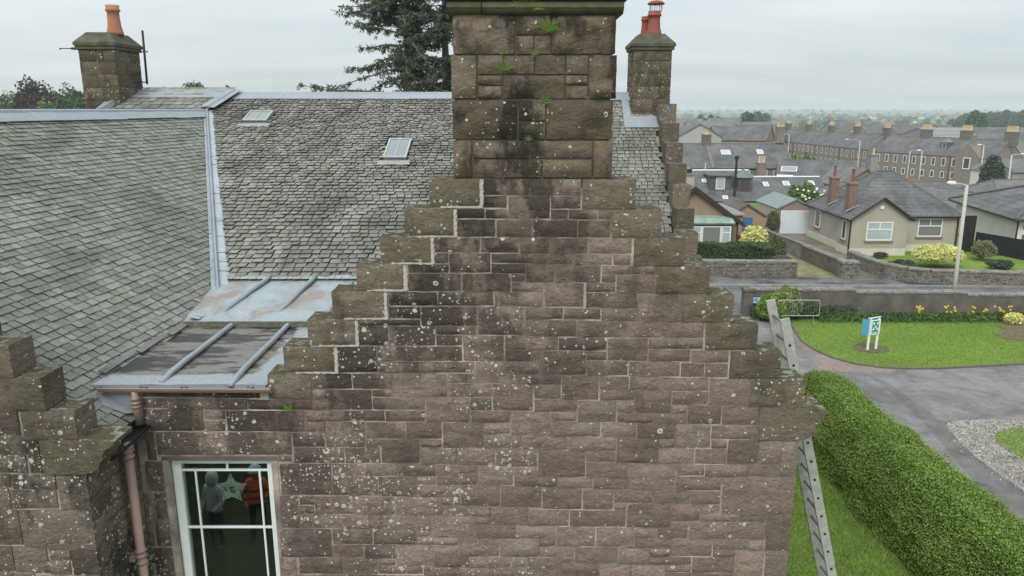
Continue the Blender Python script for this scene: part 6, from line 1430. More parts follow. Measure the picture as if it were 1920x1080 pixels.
chimney(bt, -3.6, -.1, 1.9, 4.45, .50, .55, M_BRICKC, 1, M_REDPOT, .13, .85); chimney(bt, -3.3, 3.4, 1.9, 4.50, .50, .55, M_BRICKC, 1, M_REDPOT, .12, .75)
for x_, y_ in ((-3.6, -.1), (-3.3, 3.4)): mb = MB(); mb.slab([(x_ - .42, y_ - .38, 2.72), (x_ + .42, y_ - .38, 3.12), (x_ + .42, y_ - .28, 3.14), (x_ - .42, y_ - .28, 2.74)], .04); mb.build('lead_flashing', M_LEAD, bt, local=True)
# garden
blob_shrub('shrub', 'large domed yellow shrub in the middle of the bungalow lawn', 'shrub', (23.9 + 1.1, 43.0, .88), (1.42, 1.0, .60), 9000, .12, M_YEL, seed=20, lump=.10, inner=plain('yellow_twigs', (.25, .24, .10), .9))
blob_shrub('shrub', 'low dark juniper left of the yellow shrub on the bungalow lawn', 'shrub', (22.6, 42.4, .42), (.72, .45, .27), 2500, .09, M_CONIF, seed=21)
blob_shrub('shrub', 'low dark juniper right of the yellow shrub on the bungalow lawn', 'shrub', (28.3, 42.4, .42), (.72, .45, .27), 2500, .09, M_CONIF, seed=22)
blob_shrub('shrub', 'rounded shrub with pale blossom by the dark fence', 'shrub', (28.9, 45.0, .75), (.72, .6, .60), 4000, .09, leaf_mat('blossom_leaf', (.16, .19, .07), (.34, .33, .24), (.12, .13, .05)), seed=23)
blob_shrub('shrub', 'small low conifer under the left bungalow window', 'shrub', (22.9, 45.6, .34), (.45, .25, .2), 900, .08, M_CONIF, seed=24)
blob_shrub('shrub', 'tiny green bush at the foot of the dark fence', 'shrub', (31.0, 43.4, .32), (.35, .3, .2), 900, .08, M_OLIVE, seed=25)
blob_shrub('flower_patch', 'small patch of orange-red flowers behind the garden wall', 'flowers', (24.0, 40.2, .30), (.65, .18, .14), 1500, .07, leaf_mat('orange_bloom', (.45, .12, .05), (.36, .16, .06), (.2, .09, .04)), seed=26)
blob_shrub('flower_patch', 'brownish heather patch behind the garden wall, right of the orange flowers', 'flowers', (26.0, 40.2, .28), (.6, .18, .12), 1200, .07, leaf_mat('heather', (.30, .18, .08), (.22, .16, .07), (.14, .1, .05)), seed=27)
# dark fence
fe = thing('board_fence', 'black board fence between the bungalow and the white house', 'fence', (30.2, 46, 0))
def fence_run(t, p0, p1, h0, h1, z=0):
    a, b = Vector((*p0, z)), Vector((*p1, z)); n = int((b - a).length / .15); d = (b - a).normalized(); nn = Vector((d.y, -d.x, 0)) * .012
    for i in range(n):
        q0 = a.lerp(b, i / n); q1 = a.lerp(b, (i + .93) / n); h = h0 + (h1 - h0) * i / n + rng.uniform(-.01, .01); mb = MB()
        mb.add([q0 - nn, q1 - nn, q1 + nn, q0 + nn] + [v + Vector((0, 0, h)) for v in (q0 - nn, q1 - nn, q1 + nn, q0 + nn)], [(0,1,5,4),(1,2,6,5),(2,3,7,6),(3,0,4,7),(4,5,6,7)]); mb.build('board', M_BLACK, t, fix=False)
fence_run(fe, (29.45, 48.6), (30.45, 48.6), 2.4, 2.4); fence_run(fe, (30.48, 48.5), (31.5, 44.6), 1.35, 1.4); fence_run(fe, (31.5, 44.5), (33.4, 38.8), 1.4, 1.5)
# ---- white house at the right edge
wh = thing('white_house', 'white rendered house with brown quoins at the right edge of the picture', 'house', (32.1, 47, 0), 0)
mb = MB(); mb.prism([(0, 0), (14, 0), (15, 9), (1.9, 10)], -1, 2.5, 'z'); mb.build('wall', M_WHITEH, wh, local=True)
A_, B2, C2, D2_ = (-.5, -.5, 2.45), (14.5, -.5, 2.45), (15.5, 9.6, 2.45), (1.5, 10.5, 2.45); r0, r1 = (5.2, 5.0, 4.25), (12, 4.8, 4.25)
for nm, p in (('front_roof', [A_, B2, r1, r0]), ('left_roof', [D2_, A_, r0]), ('rear_roof', [C2, D2_, r0, r1])): mb = MB(); mb.slab(p, .1); mb.build(nm, M_RF1, wh, local=True)
mb = MB(); mb.tube([(-.5,-.5,2.52), (5.2,5.0,4.33), (12,4.8,4.33)], .09, 5); mb.tube([(1.5,10.5,2.52), (5.2,5.0,4.33)], .09, 5); mb.build('ridge', M_RIDGE, wh, local=True)
mb = MB(); mb.tube([(1.5,10.5,2.38), (-.52,-.55,2.38), (14,-.55,2.38)], .06, 5); mb.build('gutter', M_DKWOOD, wh, local=True)
for i in range(7):
    lbox(wh, 'quoin', .003, .34 if i % 2 else .6, -.03, -.001, .05 + .34*i, .05 + .34*i + .33, M_WHITEH); lbox(wh, 'quoin', .345 if i % 2 else .605, 1.0 if i % 2 else .75, -.028, -.001, .05 + .34*i, .05 + .34*i + .33, M_QUOIN)
mb = MB(); mb.tube([(-.06, -.08, 2.3), (-.06, -.08, .1)], .05, 6); mb.build('downpipe', M_DKWOOD, wh, local=True)
gbk = house('grey_house', 'low grey slated house behind the beige bungalow, with one red chimney pot', (33.5, 62, terr(62)), 0, 15, 8, 2.0, 1.7, M_BEIGE, M_RF2, 'hip', base=-2, hipr=4.2); chimney(gbk, .5, 2.2, 1.5, 3.3, .7, .6, M_SAND, 1, M_TERRA, .16, .9)
gb2 = house('grey_house', 'slated roof with white eaves board running behind the right shoulder of the bungalow roof', (29, 57.5, 0), R(-16), 7, 5.2, 2.0, 1.2, M_CREAM, M_RF2, 'gable', base=-2)
# ---- the brown bungalow with the bay window
lb = house('bungalow', 'brown harled bungalow with green-topped bay window behind a clipped hedge', (11.2, 46, 0), 0, 5.7, 10, 2.5, 2.05, M_HARL, M_RF3, 'cross', base=-1, ov=.28)
for sg in (-1, 1): mb = MB(); s = 2.05/2.85; mb.slab([(sg*3.16, -.33, 2.28), (0, -.33, 4.56), (0, -.28, 4.56), (sg*3.16, -.28, 2.28)], .2); mb.prism([(sg*3.16, 2.10), (sg*3.16, 2.32), (0, 4.60), (0, 4.38)], -.335, -.285, 'y'); mb.build('barge_board', M_DKWOOD, lb, local=True)
lbox(lb, 'pilaster', -.85, -.42, -.16, 0, -.5, 3.9, M_PINK); lbox(lb, 'alarm_box', -1.25, -1.05, -.08, 0, 2.55, 2.85, M_WHITE)
by = lbox(lb, 'bay', -.38, 2.25, -.7, 0, -.5, .62, M_HARL)
mb = MB(); mb.slab([(-.48, -.85, 2.42), (2.42, -.85, 2.42), (2.35, 0, 2.78), (-.42, 0, 2.78)], .10); mb.build('bay_roof', plain('verdigris_copper', (.24, .33, .27), .7, .3, 3), lb, local=True)
lbox(lb, 'bay_head', -.38, 2.30, -.74, 0, 2.22, 2.31, M_DKWOOD)
for (a, b, pm, ms) in ((-.36, .42, M_PANEL, 1), (.44, 1.62, M_CURT, 0), (1.64, 2.22, M_PANEL, 1)):
    window(lb, (a + b)/2, .62, b - a, 1.60, -.70, pane=pm, transom=1.78 if ms else None, sill=False)
for x_ in (2.38, 2.78): mb = MB(); mb.tube([(x_, -.12, 2.3), (x_, -.12, 0)], .05, 6); mb.build('downpipe', plain('brown_pipe', (.11, .035, .03), .6), lb, local=True)
chimney(lb, 1.0, 5.8, 2.9, 4.75, .62, .62, M_BEIGE, 1, M_BLACK, .22, .28)
an = house('garage_annex', 'small brown harled annex with a blue door beside the brown bungalow', (16.45, 52.0, 0), 0, 2.6, 4, 1.95, .80, M_HARL, M_RF3, 'cross', cat='garage', base=-2, ov=.12)
lbox(an, 'door', -.95, .40, -.05, 0, 0, 1.80, M_BLUE); lbox(an, 'door_frame', -1.02, -.955, -.055, 0, 0, 1.88, M_DKWOOD)
fl_ = house('flat_annex', 'flat-roofed extension with pale roof between the brown bungalow and its annex', (14.7, 50, 0), 0, 1.7, 6, 2.3, .05, M_HARL, M_RF4, 'gable', cat='annex', base=-1, ov=.2)
wg = house('white_garage', 'prefabricated garage with white roller door and grey metal roof', (21.35, 56, 0), 0, 2.75, 4.9, 1.95, .68, plain('garage_panel', (.24, .20, .175), .9, .12, 2), plain('pale_metal_roof', (.20, .23, .225), .6, .12, 2), 'cross', cat='garage', base=-2, ov=.10)
d_ = lbox(wg, 'door', -1.02, 1.02, -.045, 0, 0, 1.66, plain('white_door', (.62, .67, .70), .5, .04)); 
for a in ((-1.10, -1.025, 0, 1.75), (1.025, 1.10, 0, 1.75), (-1.025, 1.025, 1.665, 1.75)): lbox(wg, 'door_frame', a[0], a[1], -.06, 0, a[2], a[3], M_WHITE)
lbox(wg, 'side_panel', -1.40, -1.376, 0, 4.9, -1, 1.9, plain('pale_panel', (.36, .32, .26), .9, .2, 2))
bs = blob_shrub('climbing_shrub', 'brown tangled climber on the left corner of the white garage', 'shrub', (19.6, 55.7, .9), (.5, .3, .85), 1800, .10, leaf_mat('dry_leaf', (.12, .11, .05), (.18, .15, .08), (.09, .07, .04)), seed=41)
# hedge in front of the brown bungalow
def box_hedge(name, label, x0, x1, y0, y1, h, n, size, mat, seed=0):
    t = thing(name, label, 'hedge', ((x0+x1)/2, (y0+y1)/2, 0)); mb = MB(); mb.box(x0 + .15, x1 - .15, y0 + .15, y1 - .15, 0, h - .15); mb.build('twigs', M_HEDGEIN, t)
    f = nrg.rand(n); X = nrg.uniform(x0, x1, n); Y = nrg.uniform(y0, y1, n); Z = nrg.uniform(0, h, n); m = f < .45; Z[m] = h - nrg.rand(m.sum()) * .1; m2 = (f >= .45) & (f < .85); Y[m2] = y0 + nrg.rand(m2.sum()) * .1; m3 = f >= .85; X[m3] = np.where(nrg.rand(m3.sum()) < .5, x0, x1)
    nz_ = np.array([noise.noise(Vector((a * .9 + seed, b * .9, c * .9))) for a, b, c in zip(X, Y, Z)]); Z *= 1 + nz_ * .12; Y += nz_ * .15 * (Y < (y0+y1)/2) - .05
    o = np_quads('leaves', leaves(np.stack([X, Y, Z], 1), size, 0, .6), nrg.rand(n), mat, t, kind='stuff'); o.location = (-(x0+x1)/2, -(y0+y1)/2, 0)
box_hedge('clipped_hedge', 'dark green clipped hedge in front of the bay window, left half', 8.2, 11.9, 42.4, 43.6, 1.62, 9000, .11, M_DGREEN); box_hedge('clipped_hedge', 'dark green clipped hedge in front of the brown bungalow, right and lower half', 11.95, 15.0, 42.2, 43.5, 1.58, 8000, .11, M_DGREEN, 4)
blob_shrub('shrub', 'bright yellow-cream shrub behind the clipped hedge', 'shrub', (14.75, 45.0, 1.35), (.85, .6, .85), 3500, .15, M_YEL, seed=51, inner=MATS['yellow_twigs']); blob_shrub('shrub', 'olive brown shrub at the right end of the clipped hedge', 'shrub', (15.75, 43.8, .85), (.60, .6, .95), 3000, .11, M_OLIVE, seed=52)
blob_shrub('shrub', 'grey leggy shrub on the rubble wall by the grassy lane', 'shrub', (15.4, 41.9, .75), (.6, .4, .30), 1200, .09, leaf_mat('grey_leaf', (.13, .12, .08), (.24, .22, .18), (.08, .07, .05)), seed=53)
blob_shrub('shrub', 'dark red shrub below the blue door', 'shrub', (15.6, 50.2, .5), (.6, .5, .55), 1500, .11, leaf_mat('red_leaf', (.10, .028, .025), (.14, .05, .04), (.05, .02, .02)), seed=54)
blob_shrub('flowering_bush', 'green bush with white blossom heads above the white garage', 'shrub', (24.3, 62.5, 1.0), (1.5, 1.3, 2.0), 6000, .22, M_LIME, seed=55)
for i in range(18):
    a = rng.uniform(-1.1, 1.2); z_ = rng.uniform(1.9, 2.9); t = thing('blossom', 'white blossom head on the green bush above the white garage', 'flower', (24.3 + a, 61.1, z_), 0, 'white blossoms on the bush'); mb = MB(); mb.lathe((24.3 + a, 61.1 - .3 * rng.random(), z_), [(.03, -.08), (.09, -.04), (.10, .03), (.03, .08)], 7); mb.build('bloom', M_WHITE, t)
blob_shrub('shrub', 'dim green shrub between the white garage and the beige bungalow', 'shrub', (23.6, 58.5, .5), (.6, 1.2, 1.2), 2500, .13, M_OLIVE, seed=56)
# ================================================================== the middle rows
def velux(t, x, f, w_, h, d, eh, rh, m=M_PANEL):
    """skylight in the front slope at fraction f up the slope"""
    s = rh / (d/2); y = f * d/2; z = eh + rh * f; L = math.hypot(1, s); n_ = Vector((0, -s / L, 1 / L)); u = Vector((0, 1 / L, s / L)); c = Vector((x, y, z)) + n_ * .05
    def q(nm, hw, hh, th, mat, par):
        mb = MB(); a = [c + Vector((sx * hw, 0, 0)) + u * sy * hh for sx, sy in ((-1,-1),(1,-1),(1,1),(-1,1))]; b = [v + n_ * th for v in a]; mb.add(a + b, [(0,1,5,4),(1,2,6,5),(2,3,7,6),(3,0,4,7),(4,5,6,7)]); return mb.build(nm, mat, par, local=True)
    f_ = q('skylight', w_/2, h/2, .06, M_WHITE, t); q('pane', w_/2 - .08, h/2 - .08, .075, m, f_)
def row(px0, px1, pye, y, **k):
    a, b = at_y(px0, pye, y), at_y(px1, pye, y); return (a.x + b.x)/2, b.x - a.x, a.z
# T1, behind: two slated houses, T2 in front: cottages with dormers
x, w_, ez = row(1246, 1336, 313, 98); g1 = terr(98); t1 = house('terrace_house', 'sandstone house with one small skylight at the left of the middle row', (x, 98, g1), 0, w_, 8, ez - g1, 2.8, M_SAND, M_RF1, ridge_m=M_SILL, verge=M_SILL, cat='house')
velux(t1, -2.2, .35, .9, 1.3, 8, ez - g1, 2.8); chimney(t1, w_/2, 4, ez - g1 + 1.5, ez - g1 + 3.9, 1.1, .9, M_STACK, 1, M_POT, .3, .5)
x, w_, ez = row(1338, 1486, 313, 98); t1b = house('terrace_house', 'longer sandstone house of the middle row with two skylights, white windows under the eaves', (x, 98, g1), 0, w_, 8, ez - g1, 2.8, M_SAND, M_RF1, ridge_m=M_SILL, verge=M_SILL, cat='house')
e1 = ez - g1
for px, f in ((1370, .6), (1436, .62)): velux(t1b, at_y(px, 290, 98).x - x, f, 1.25 if px < 1400 else .8, .95, 8, e1, 2.8)
for px, ww in ((1371, .8), (1400, .8), (1433, .85), (1461, 1.5)): window(t1b, at_y(px, 325, 98).x - x, e1 - 1.75, ww, 1.35, 0, pane=M_CURT if px > 1450 else M_PANEL, mull=1 if px > 1450 else 0)
for px in (1362, 1407, 1423): 
    pass
chimney(t1b, w_/2 - .6, 4, e1 + 3.0, e1 + 4.9, 1.0, .8, M_SAND, 2, M_POT, .2, .5); chimney(t1b, at_y(1422, 310, 98).x - x, -1.2, e1 - 3, e1 + .5, 1.0, .8, M_SAND, 3, M_POT, .14, .8, 'x')
def dormer(t, x, f, d, eh, rh, w_=1.9, flat=True, wall=M_RF1, fr=M_WHITE):
    s = rh / (d/2); y = f * d/2; z = eh + rh * f; h = 1.5
    mb = MB(); mb.box(x - w_/2, x + w_/2, y, y + h / s, z - .1, z + h); o = mb.build('dormer', wall, t, local=True)
    if flat: mb = MB(); mb.box(x - w_/2 - .15, x + w_/2 + .15, y - .25, y + h / s + .1, z + h + .003, z + h + .12); mb.build('dormer_roof', M_RF1, o, local=True)
    else:
        mb = MB(); mb.slab([(x - w_/2 - .15, y - .2, z + h), (x, y + .25, z + h + .7), (x, y + 1.5, z + h + .7), (x - w_/2 - .15, y + 1.3, z + h)], .05); mb.slab([(x + w_/2 + .15, y - .2, z + h), (x, y + .25, z + h + .7), (x, y + 1.5, z + h + .7), (x + w_/2 + .15, y + 1.3, z + h)], .05); mb.slab([(x - w_/2 - .15, y - .2, z + h), (x + w_/2 + .15, y - .2, z + h), (x, y + .25, z + h + .7)], .05); mb.build('dormer_roof', plain('lead_grey_roof', (.17, .20, .20), .6, .1, 2), o, local=True)
        mb = MB(); mb.tube([(x - w_/2 - .15, y - .2, z + h + .02), (x, y + .25, z + h + .72), (x + w_/2 + .15, y - .2, z + h + .02)], .05, 4); mb.tube([(x, y + .25, z + h + .74), (x, y + 1.4, z + h + .74)], .05, 4); mb.build('hip_roll', M_LEAD, o, local=True)
    window(t, x, z + .12, .95, h - .25, y, frame=fr, sill=False, pane=M_PANE if not flat else M_PANEL)
Y2 = 78; g2 = terr(Y2); x, w_, ez = row(1252, 1418, 374, Y2); E = ez - g2; RH = 2.7; D2 = 7.6
t2 = house('cottage', 'slated cottage with two dormers and white ridge, behind the brown bungalow', (x, Y2, g2), 0, w_, D2, E, RH, M_GREYW, M_RF1, ridge_m=M_WHITE, base=-5)
def lx(px): return at_y(px, 350, Y2).x - x
dormer(t2, lx(1356), .30, D2, E, RH, 2.3); dormer(t2, lx(1402), .25, D2, E, RH, 1.5, False, fr=plain('red_frame', (.16, .04, .04), .6)); dormer(t2, lx(1292), .45, D2, E, RH, 1.2, False)
velux(t2, lx(1330), .62, .45, .55, D2, E, RH); velux(t2, lx(1362), .05, .55, .55, D2, E, RH)
mb = MB(); mb.tube([(lx(1380), .4, E + .2), (lx(1380), .4, E + 4.1)], .12, 6); mb.tube([(lx(1380), .4, E + 4.1), (lx(1380), .4, E + 4.5)], .2, 6); mb.build('flue_pipe', M_BLACK, t2, local=True)
mb = MB(); mb.tube([(lx(1338), D2/2, E + RH), (lx(1338), D2/2, E + RH + .8)], .04, 5); mb.build('vent', M_WHITE, t2, local=True)
Y3 = 84; g3 = terr(Y3); x3, w3, ez3 = row(1419, 1556, 371, Y3); E3 = ez3 - g3
t3 = house('cottage', 'long low slated cottage with three skylights behind the white garage', (x3, Y3, g3), 0, w3, 7.6, E3, 2.0, M_GREYW, M_RF1, ridge_m=M_WHITE, base=-5)
for px, f, ww in ((1449, .62, .6), (1489, .66, .75), (1537, .68, .75)): velux(t3, at_y(px, 345, Y3).x - x3, f, ww, .9, 7.6, E3, 2.0)
# outhouse roofs right of the row, with the two white skylights
Yc = 92; xx = at_y(1530, 325, Yc).x; gq = terr(Yc)
hh_ = house('slate_house', 'dark slated roof with large white skylights behind the cottages', (xx, Yc, gq), R(-22), 9, 8, 3.2 + 1.0, 2.6, M_BEIGE, M_RF1, base=-5); velux(hh_, -3.2, .55, 1.9, 1.0, 8, 4.2, 2.6, M_LEAD); velux(hh_, -3.6, .2, 1.9, .8, 8, 4.2, 2.6, M_WHITE)
xx = at_y(1575, 330, 90).x; hs_ = house('outhouse', 'brown gabled outhouse with slate roof between the brick chimneys', (xx + 1.2, 86, terr(86)), 0, 5.2, 8, 4.0, 1.9, M_HARL, M_RF2, 'cross', base=-5); chimney(hs_, 1.2, 1.2, 4, 7.3, .8, .7, M_GREYW, 1, M_POT, .16, .7)
# ================================================================== the sandstone terraces Q and R
def terrace(p0, p1, n, ez, labels, wins, low, d=9, rh=3.7, big=None, group='sandstone terrace houses'):
    a, b = Vector((*p0, 0)), Vector((*p1, 0)); rz = math.atan2(b.y - a.y, b.x - a.x); L = (b - a).length / n
    for i in range(n):
        c = a.lerp(b, (i + .5) / n); g = terr(c.y); e = ez - g
        t = house('terrace_house', labels[i], (c.x, c.y, g), rz, L - .02, d, e, rh, M_SAND, M_RF1, base=-4, ov=.15, cat='terrace house', ridge_m=M_SILL, group=group)
        for q in range(wins):
            x = -L/2 + L * (q + .5) / wins; window(t, x, e - 2.35, .95, 1.8, 0, ft=.12); 
            if q % 2 or low: window(t, x, e - 5.0, .95, 1.5, 0, ft=.13)
            else: lbox(t, 'door', x - .5, x + .5, -.03, 0, e - 6.0, e - 3.8, M_DKWOOD)
        mb = MB(); mb.tube([(-L/2 + .3, -.08, e), (-L/2 + .3, -.08, e - 5.5)], .07, 5); mb.build('downpipe', M_BLACK, t, local=True)
        chimney(t, L/2, d/2, e + rh - 1.2, e + rh + 1.6, 2.6, 1.0, M_STACK, 7, M_POT, .19, 1.15)
        if big == i: dormer(t, L*.22, .35, d, e, rh, 2.0, False)
    return t
EZ_ = CH - 10.1
terrace((85.7, 266), (90.6, 193), 5, EZ_, ['farthest house of the long sandstone terrace', 'second house from the far end of the long sandstone terrace', 'middle house of the long sandstone terrace', 'second nearest house of the long sandstone terrace', 'nearest house of the long sandstone terrace'], 5, True)
last = terrace((89.2, 186.5), (100.6, 158), 3, EZ_, ['sandstone terrace house next to the gap', 'sandstone terrace house in the middle of the right block, with white dormer', 'sandstone house at the right end of the terrace with a gabled wallhead'], 4, True, big=1)
# wallhead gable on the last house
e = EZ_ - terr(162); g_ = last; mb = MB(); mb.prism([(-3.4, e - 6), (-3.4, e), (-.9, e + 2.6), (-.3, e + 2.6), (2.2, e), (2.2, e - 6)], -.30, 3.5, 'y'); mb.build('wallhead_gable', M_SAND, g_, local=True); chimney(g_, -.6, .8, e + 2.5, e + 4.4, .9, .8, M_SAND, 0); window(g_, -.6, e - 2.6, 1.7, 2.5, -.30, ft=.2)
# houses further right
def ph(name, label, px, pye, y, wm, d, eh, rh, wall, roofm, kind='gable', rz=0, **k):
    x = at_y(px, pye, y).x; g = at_y(px, pye, y).z - eh; return house(name, label, (x, y, g), R(rz), wm, d, eh, rh, wall, roofm, kind, base=-6, **k)
ph('slate_house', 'grey slated house with one white skylight right of the sandstone terrace', 1905, 296, 165, 11, 8, 5, 3.2, M_GREYW, M_RF2, rz=-10)
ph('factory_shed', 'long pale ribbed factory roof behind the right terrace', 1880, 262, 215, 34, 30, 4, 3.0, M_GREYW, M_RF4, rz=-6, cat='shed'); ph('factory_shed', 'dark low roofed shed at the right edge with white wall band', 1905, 268, 190, 16, 12, 4, 3.5, M_WHITEH, M_RF1, rz=-6, cat='shed')
ph('grey_house', 'grey gable wall at the right edge beside the tall clipped conifer', 1925, 322, 112, 4, 8, 5, 1.6, M_GREYW, M_RF2, cat='house')
ph('slate_house', 'low house with white gable partly hidden by the right lamp post', 1893, 322, 128, 3.4, 8, 2.6, 1.3, M_WHITEH, M_RF2, 'cross')
ph('grey_house', 'low slated roof at the right edge above the white house', 1935, 366, 78, 7, 7, 2.6, 1.3, M_BEIGE, M_RF2, 'hip', hipr=2)
# modern gabled houses above the terraces
mods = [(1586, 240, 300, 'brown'), (1614, 247, 285, 'white'), (1648, 249, 275, 'brown'), (1705, 250, 265, 'brown'), (1748, 248, 280, 'pale'), (1776, 249, 300, 'brown')]
for i, (px, py, y, c_) in enumerate(mods):
    ph('gabled_house', ['%s gabled modern house beyond the terrace chimneys, first from the left of six', '%s gabled modern house with a bright gable, second of six beyond the terraces', '%s roofed modern house, third of six beyond the terraces', '%s roofed modern house above the white dormer, fourth of six beyond the terraces', '%s gabled modern house, fifth of six beyond the terraces', '%s roofed modern house before the factory shed, last of six beyond the terraces'][i] % c_, px, py, y, 9, 11, 4.2, 3.0, M_GREYW if c_ != 'white' else M_WHITEH, M_RF3 if i % 2 else M_RF1, 'cross' if i in (1, 4) else 'gable', rz=rng.uniform(-8, 8))
# the left cluster
sc_ = ph('public_building', 'long grey building with a row of small arched windows left of the white house', 1272, 256, 175, 14, 9, 4.2, 2.3, M_GREYW, M_RF2, rz=4, cat='building')
for q in range(6): window(sc_, -4.4 + q * 1.25, 1.9, .75, 1.5, 0, ft=.2, sill=False)
ph('pale_gabled_house', 'pale house with broad gable facing the camera in the left of the town', 1312, 256, 160, 9, 12, 3.2, 2.6, plain('pale_gable', (.36, .36, .34), .9, .06), M_RF1, 'cross', rz=-8, cat='house')
wv2 = ph('white_house', 'bright cream house with dark windows near the town church roofs', 1354, 246, 190, 8, 9, 5, 3.2, M_CREAM, M_RF2, rz=-20); window(wv2, -1.8, 1.4, .9, 1.8); window(wv2, .2, 1.4, .9, 1.8); window(wv2, 2.4, 1.4, .9, 1.8)
ph('slate_house', 'dark slated house below the cream house', 1383, 262, 165, 9, 8, 4, 2.8, M_GREYW, M_RF1, rz=5)
ph('slate_house', 'brownish roofed house at the far left edge of the town', 1268, 242, 240, 16, 9, 5, 3.2, M_SAND, M_RF2, rz=-15); ph('slate_house', 'small grey house with chimney above the arched-window building', 1322, 247, 235, 9, 9, 5, 3, M_GREYW, M_RF2, rz=10)
ph('slate_house', 'lilac-grey roofed house left of the long terrace', 1410, 247, 260, 13, 9, 5, 3.2, M_GREYW, M_RF2, rz=-5); ph('slate_house', 'dark house with white porch at the far end of the long terrace', 1440, 253, 240, 9, 9, 6, 3.2, M_GREYW, M_RF1, rz=-25)
ph('slate_house', 'low slated house with steep roof left of the street lamps', 1402, 262, 150, 7, 8, 4, 2.8, M_SAND, M_RF1, rz=-30)
# far houses across the valley
proto = None; far = []
R_ = random.Random(3)
for i in range(110):
    px = R_.uniform(1252, 1915); y = R_.uniform(380, 1500); x = at_y(px, 230, y).x
    far.append((x, y, R_.uniform(-60, 60)))
for kind_ in range(2):
    proto = house('distant_house', 'tiny distant house in the haze between the trees of the valley', (far[kind_][0], far[kind_][1], -9), R(far[kind_][2]), 12, 9, 3.5, 3.4, [M_WHITEH, M_GREYW][kind_], [M_RF2, M_RF3][kind_], group='distant houses in the valley')
    for x, y, a in far[2 + kind_::2]: c = copy_tree(proto); c.location = (x, y, -9 + (4 * (y - 1500) / 1000 if y > 1500 else 0)); c.rotation_euler = (0, 0, R(a))
# street lamps
M_POLE = plain('pale_lamp_post', (.46, .44, .38), .7, .1, 4)
def lamp(label, bx, by, px_top, py_top, y, arm, group=None, hr=.055, zb=None, head=.35):
    b = at_y(bx, by, y); top = at_y(px_top, py_top, y); z0 = terr(y) if zb is None else zb
    t = thing('street_lamp', label, 'street lamp', (b.x, y, z0), 0, group)
    mb = MB(); mb.tube([(b.x, y, z0), (b.x + (top.x - b.x) * .2, y, z0 + (top.z - z0) * .25), (top.x, y, top.z)], [hr * 1.5, hr * 1.25, hr], 8); mb.build('post', M_POLE, t, smooth=True)
    e = (top.x + arm, y, top.z + .12 * abs(arm)); mb = MB(); mb.tube([(top.x, y, top.z - .05), (top.x + arm * .5, y, top.z + .10 * abs(arm)), e], [hr * .7, hr * .5, hr * .5], 6); mb.build('arm', M_POLE, t)
    s = 1 if arm > 0 else -1; mb = MB(); mb.tube([(e[0], y, e[2] + .02), (e[0] + s * head * .3, y, e[2] + .03), (e[0] + s * head, y, e[2] + .04), (e[0] + s * head * 1.3, y, e[2] + .05)], [.04, .09, .11, .03], 8); mb.build('lantern', M_WHITE, t, smooth=True)
lamp('tall pale street lamp in front of the beige bungalow and its yellow shrub', 1789, 548, 1813, 347, 35.3, -.50, hr=.075, zb=0)
for args in (('white street lamp with arm to the left before the long terrace', 1609, 308, 1613, 264, 172, -2.6), ('white street lamp before the right terrace, left of the thin pole', 1701, 331, 1707, 283, 160, 1.3), ('thin white pole right of the street lamp, before the right terrace', 1724, 331, 1729, 283, 160, -.2), ('tall thin lamp before the wallhead gable house', 1838, 337, 1845, 272, 135, -.3), ('white lamp with arm to the right beside the tall clipped conifer', 1892, 346, 1897, 291, 110, 1.2), ('lamp post with arm to the right at the far left of the long terrace', 1452, 268, 1452, 258, 240, 1.6), ('lamp post with arm to the left in front of the far end of the terrace', 1479, 282, 1480, 252, 215, -1.0), ('plain far lamp pole left of the long terrace', 1413, 270, 1413, 250, 225, -.3)):
    lamp(*args, hr=.10, head=.7)
# ---- trees in the town
ltree('tall clipped dark conifer at the right end of the sandstone terrace', 1866, 290, 106, 42, M_CONIF, name='conifer_tree', n=11000, size=.30, low=.0, lobes=26)
ltree('big dark rounded tree rising over the town, left of the long terrace', 1399, 210, 330, 44, M_TREE2, n=4000, size=.9, low=.1)
ltree('group of light green trees behind the cream house, left one', 1312, 214, 300, 24, M_TREE, n=1800, size=.8); ltree('mid green tree right of the light green one behind the cream house', 1332, 216, 300, 22, M_TREE, n=1600, size=.8); ltree('green tree nearest the big dark rounded tree, on its left', 1346, 218, 310, 18, M_TREE2, n=1200, size=.8)
ltree('large pale green tree on the right before the dark woodland', 1833, 207, 320, 42, M_TREE, n=4500, size=.9, low=.1)
ltree('small green garden tree before the near end of the long terrace', 1518, 287, 150, 34, M_LIME, n=1800, size=.45, low=.05); ltree('second small green garden tree left of the first before the long terrace', 1490, 286, 145, 28, M_LIME, n=1500, size=.45, low=.05)
ltree('hazy dark tree right of the big rounded tree', 1421, 209, 520, 24, M_TREE2, n=1200, size=1.5); ltree('hazy dark tree second right of the big rounded tree', 1436, 212, 540, 18, M_TREE2, n=900, size=1.5); 
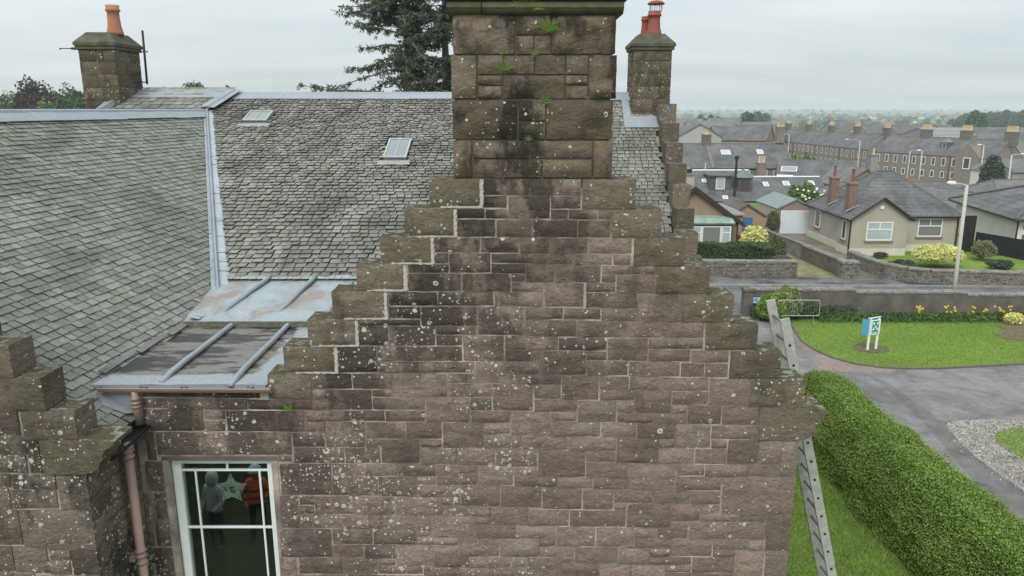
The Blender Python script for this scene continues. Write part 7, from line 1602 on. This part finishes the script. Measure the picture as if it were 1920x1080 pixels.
for i, (px, top, wp) in enumerate(((1800, 222, 40), (1862, 210, 40), (1890, 206, 44), (1915, 205, 40), (1810, 214, 30))): ltree(['dark wood edge tree left of the large pale green tree', 'hazy tree just right of the large pale green tree', 'high hazy tree of the right woodland', 'hazy tree at the right edge of the woodland', 'low hazy tree left of the large pale green tree'][i], px, top, 520, wp, M_TREE2, n=1800, size=1.6)
# woodland strips in the valley, one mass
def wood(name, n, yr_, pxr, hmax, size, mat, clump=26):
    P = []
    for i in range(n):
        y = rng.uniform(*yr_); px = rng.uniform(*pxr); x = (px - 960) / FP * y; g = -9 + (0 if y < 2600 else 8); h = rng.uniform(.5, 1) * hmax; r = h * .6
        d = nrg.normal(size=(clump, 3)); d /= np.linalg.norm(d, axis=1)[:, None]; P.append(d * np.array([r * 1.3, r, h * .5]) * nrg.uniform(.5, 1, (clump, 1)) + np.array([x, y, g + h * .5]))
    P = np.concatenate(P); tag(np_quads(name, leaves(P, size, 0, .8), nrg.rand(len(P)), mat), kind='stuff')
wood('valley_trees', 150, (380, 800), (1240, 1960), 8, 1.6, M_TREE, 70); wood('valley_trees', 200, (800, 1700), (1230, 1980), 8, 2.6, M_TREE2, 60); wood('distant_woods', 150, (1700, 3400), (1200, 2000), 9, 5, M_TREE2, 40); wood('right_woodland', 60, (520, 700), (1795, 2010), 17, 3.0, M_TREE2, 60)
wood('left_woodland', 60, (230, 420), (-80, 165), 21, 1.4, M_TREE2, 220); wood('left_woodland', 26, (230, 330), (300, 450), 24, 1.3, M_TREE2, 220)
# ================================================================== air
hz = MB(); hz.box(-4300, 4300, -400, 5300, -12, 17.6); M = bpy.data.materials.new('haze_air'); M.use_nodes = True; mt = M.node_tree; mt.nodes.clear()
vp = mt.nodes.new('ShaderNodeVolumePrincipled'); vp.inputs['Color'].default_value = (.86, .93, .97, 1); vp.inputs['Density'].default_value = .00040; vp.inputs['Anisotropy'].default_value = .2
mo = mt.nodes.new('ShaderNodeOutputMaterial'); mt.links.new(vp.outputs[0], mo.inputs['Volume']); tag(hz.build('haze', M), kind='stuff')
